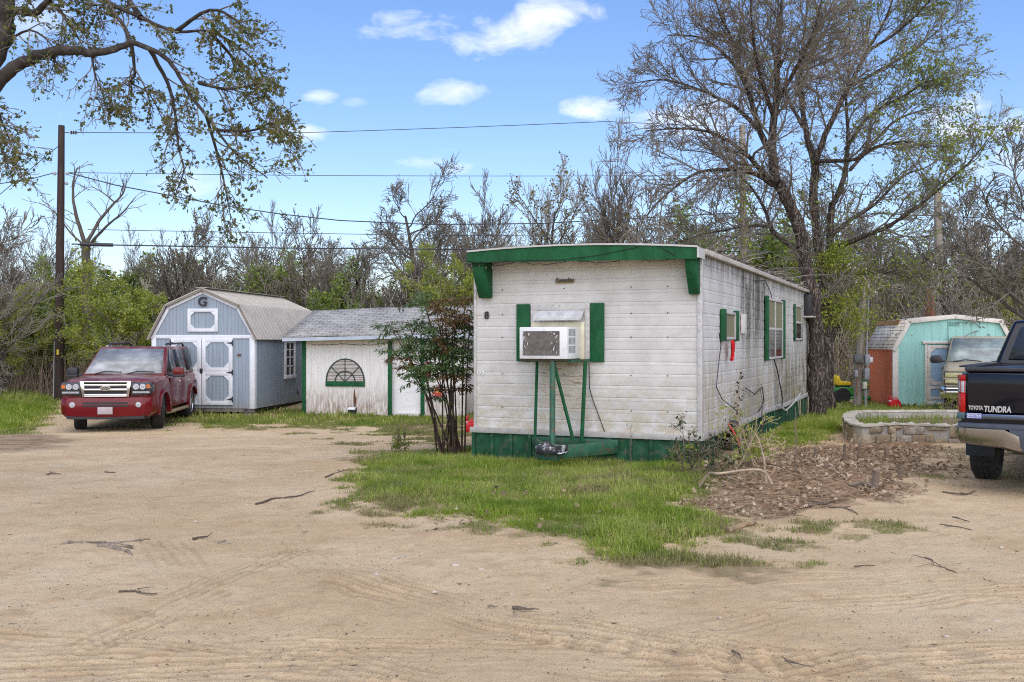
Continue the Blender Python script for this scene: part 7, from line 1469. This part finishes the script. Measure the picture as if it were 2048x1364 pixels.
    b = GP(1488, 915); a = hm(1.62, 1.25, .45); B = MB(); B.tube([a - b, (a - b) * .5 + Vector((.02, 0, .03)), Vector((0, 0, 0))], [.012, .014, .016], 6); ob = B.build('red_stake', mat('red_painted_stick', (.45, .03, .02), .6, .2, 5, dirt=(.35, .28, .22), dirtamt=1)); ob.location = b; tag(ob, 'peeling red stick leaning on the side of the white home', 'stick')
    # planter weeds
    B = MB(); rs = np.random.RandomState(31); t, L, (cx, cy) = PLANTER; n = 1600; P = []
    lp = np.array([(q.x + cx, q.y + cy) for q in L]); x = rs.uniform(lp[:, 0].min(), lp[:, 0].max(), n * 2); y = rs.uniform(lp[:, 1].min(), lp[:, 1].max(), n * 2); k = (sdist(lp, x, y) > .1) & (fbm(x * 2, y * 2, 6, 3) > .45); x, y = x[k], y[k]
    V, q, tt = blades(np.stack([x, y, hz(x, y) + .13], -1), .16 * rs.uniform(.4, 1.3, len(x)), .014, rs, .6, .6); B.add(V, q); B.f.append((tt, 0)); tag(B.build('planter_weeds', [G_LOW], fix=False, smooth=0), 'weeds growing inside the stone flower bed', 'weeds', kind='stuff')
    # stones
    st = mat('pale_pebble', (.40, .34, .27), .85, .2, 14, .4, 50)
    def stone(label, px, py, w, name='stone'):
        p = GP(px, py); r = w / 2 / F * p.y; rg = random.Random(px * 3 + py); bm = bmesh.new(); bmesh.ops.create_icosphere(bm, subdivisions=2, radius=1); k = [rg.uniform(.75, 1.2) for _ in range(6)]
        for v in bm.verts: v.co = Vector((v.co.x * r * k[0], v.co.y * r * .8 * k[1], v.co.z * r * .45)) * (1 + .14 * math.sin(v.co.x * 3 + k[2] * 9) + .1 * math.sin(v.co.y * 5 + k[3] * 9) + .1 * math.sin(v.co.z * 4 + k[4] * 9))
        me = bpy.data.meshes.new(name); bm.to_mesh(me); bm.free(); me.materials.append(st); me.polygons.foreach_set('use_smooth', [True] * len(me.polygons)); o = bpy.data.objects.new(name, me); C.objects.link(o); o.location = p + Vector((0, 0, r * .05)); o.rotation_euler = (0, 0, rg.uniform(0, 6)); tag(o, label, 'stone', 'pale stones on the sand')
    for lab, px, py, w in (('flat oval pale stone below the left of the grass island', 912, 1131, 20), ('small pale stone right of the flat oval stone', 962, 1139, 15), ('pair stone, left, just below the sparse grass', 788, 1117, 13), ('pair stone, right, just below the sparse grass', 806, 1114, 13), ('grey round stone in the middle of the sand', 868, 1184, 13), ('tan flat stone right of the grey round stone', 1023, 1189, 12), ('half buried stone under the stone pair', 752, 1149, 16), ('white pebble at the lower right of the lot', 1440, 1236, 11), ('white pebble right of the first white pebble', 1690, 1242, 8), ('pale stone near the right edge of the lot', 1993, 1242, 13), ('grey flat stone near the right edge of the lot', 1977, 1261, 13), ('white long stone at right, left of the grey flat stone', 1893, 1273, 14), ('stone chunk left of mid lot', 391, 1044, 11), ('pale stone at the right below the truck', 2003, 1095, 12), ('white pebble at the bottom left of centre', 890, 1281, 9), ('white pebble at the bottom left', 678, 1342, 7), ('grey pebble at the lower right corner', 1932, 1330, 9), ('pale pebble on the drive near the dark suv', 278, 886, 7), ('tiny pale stone left of the grass island', 590, 951, 10)):
        stone(lab, px, py, w)
build_sticks()
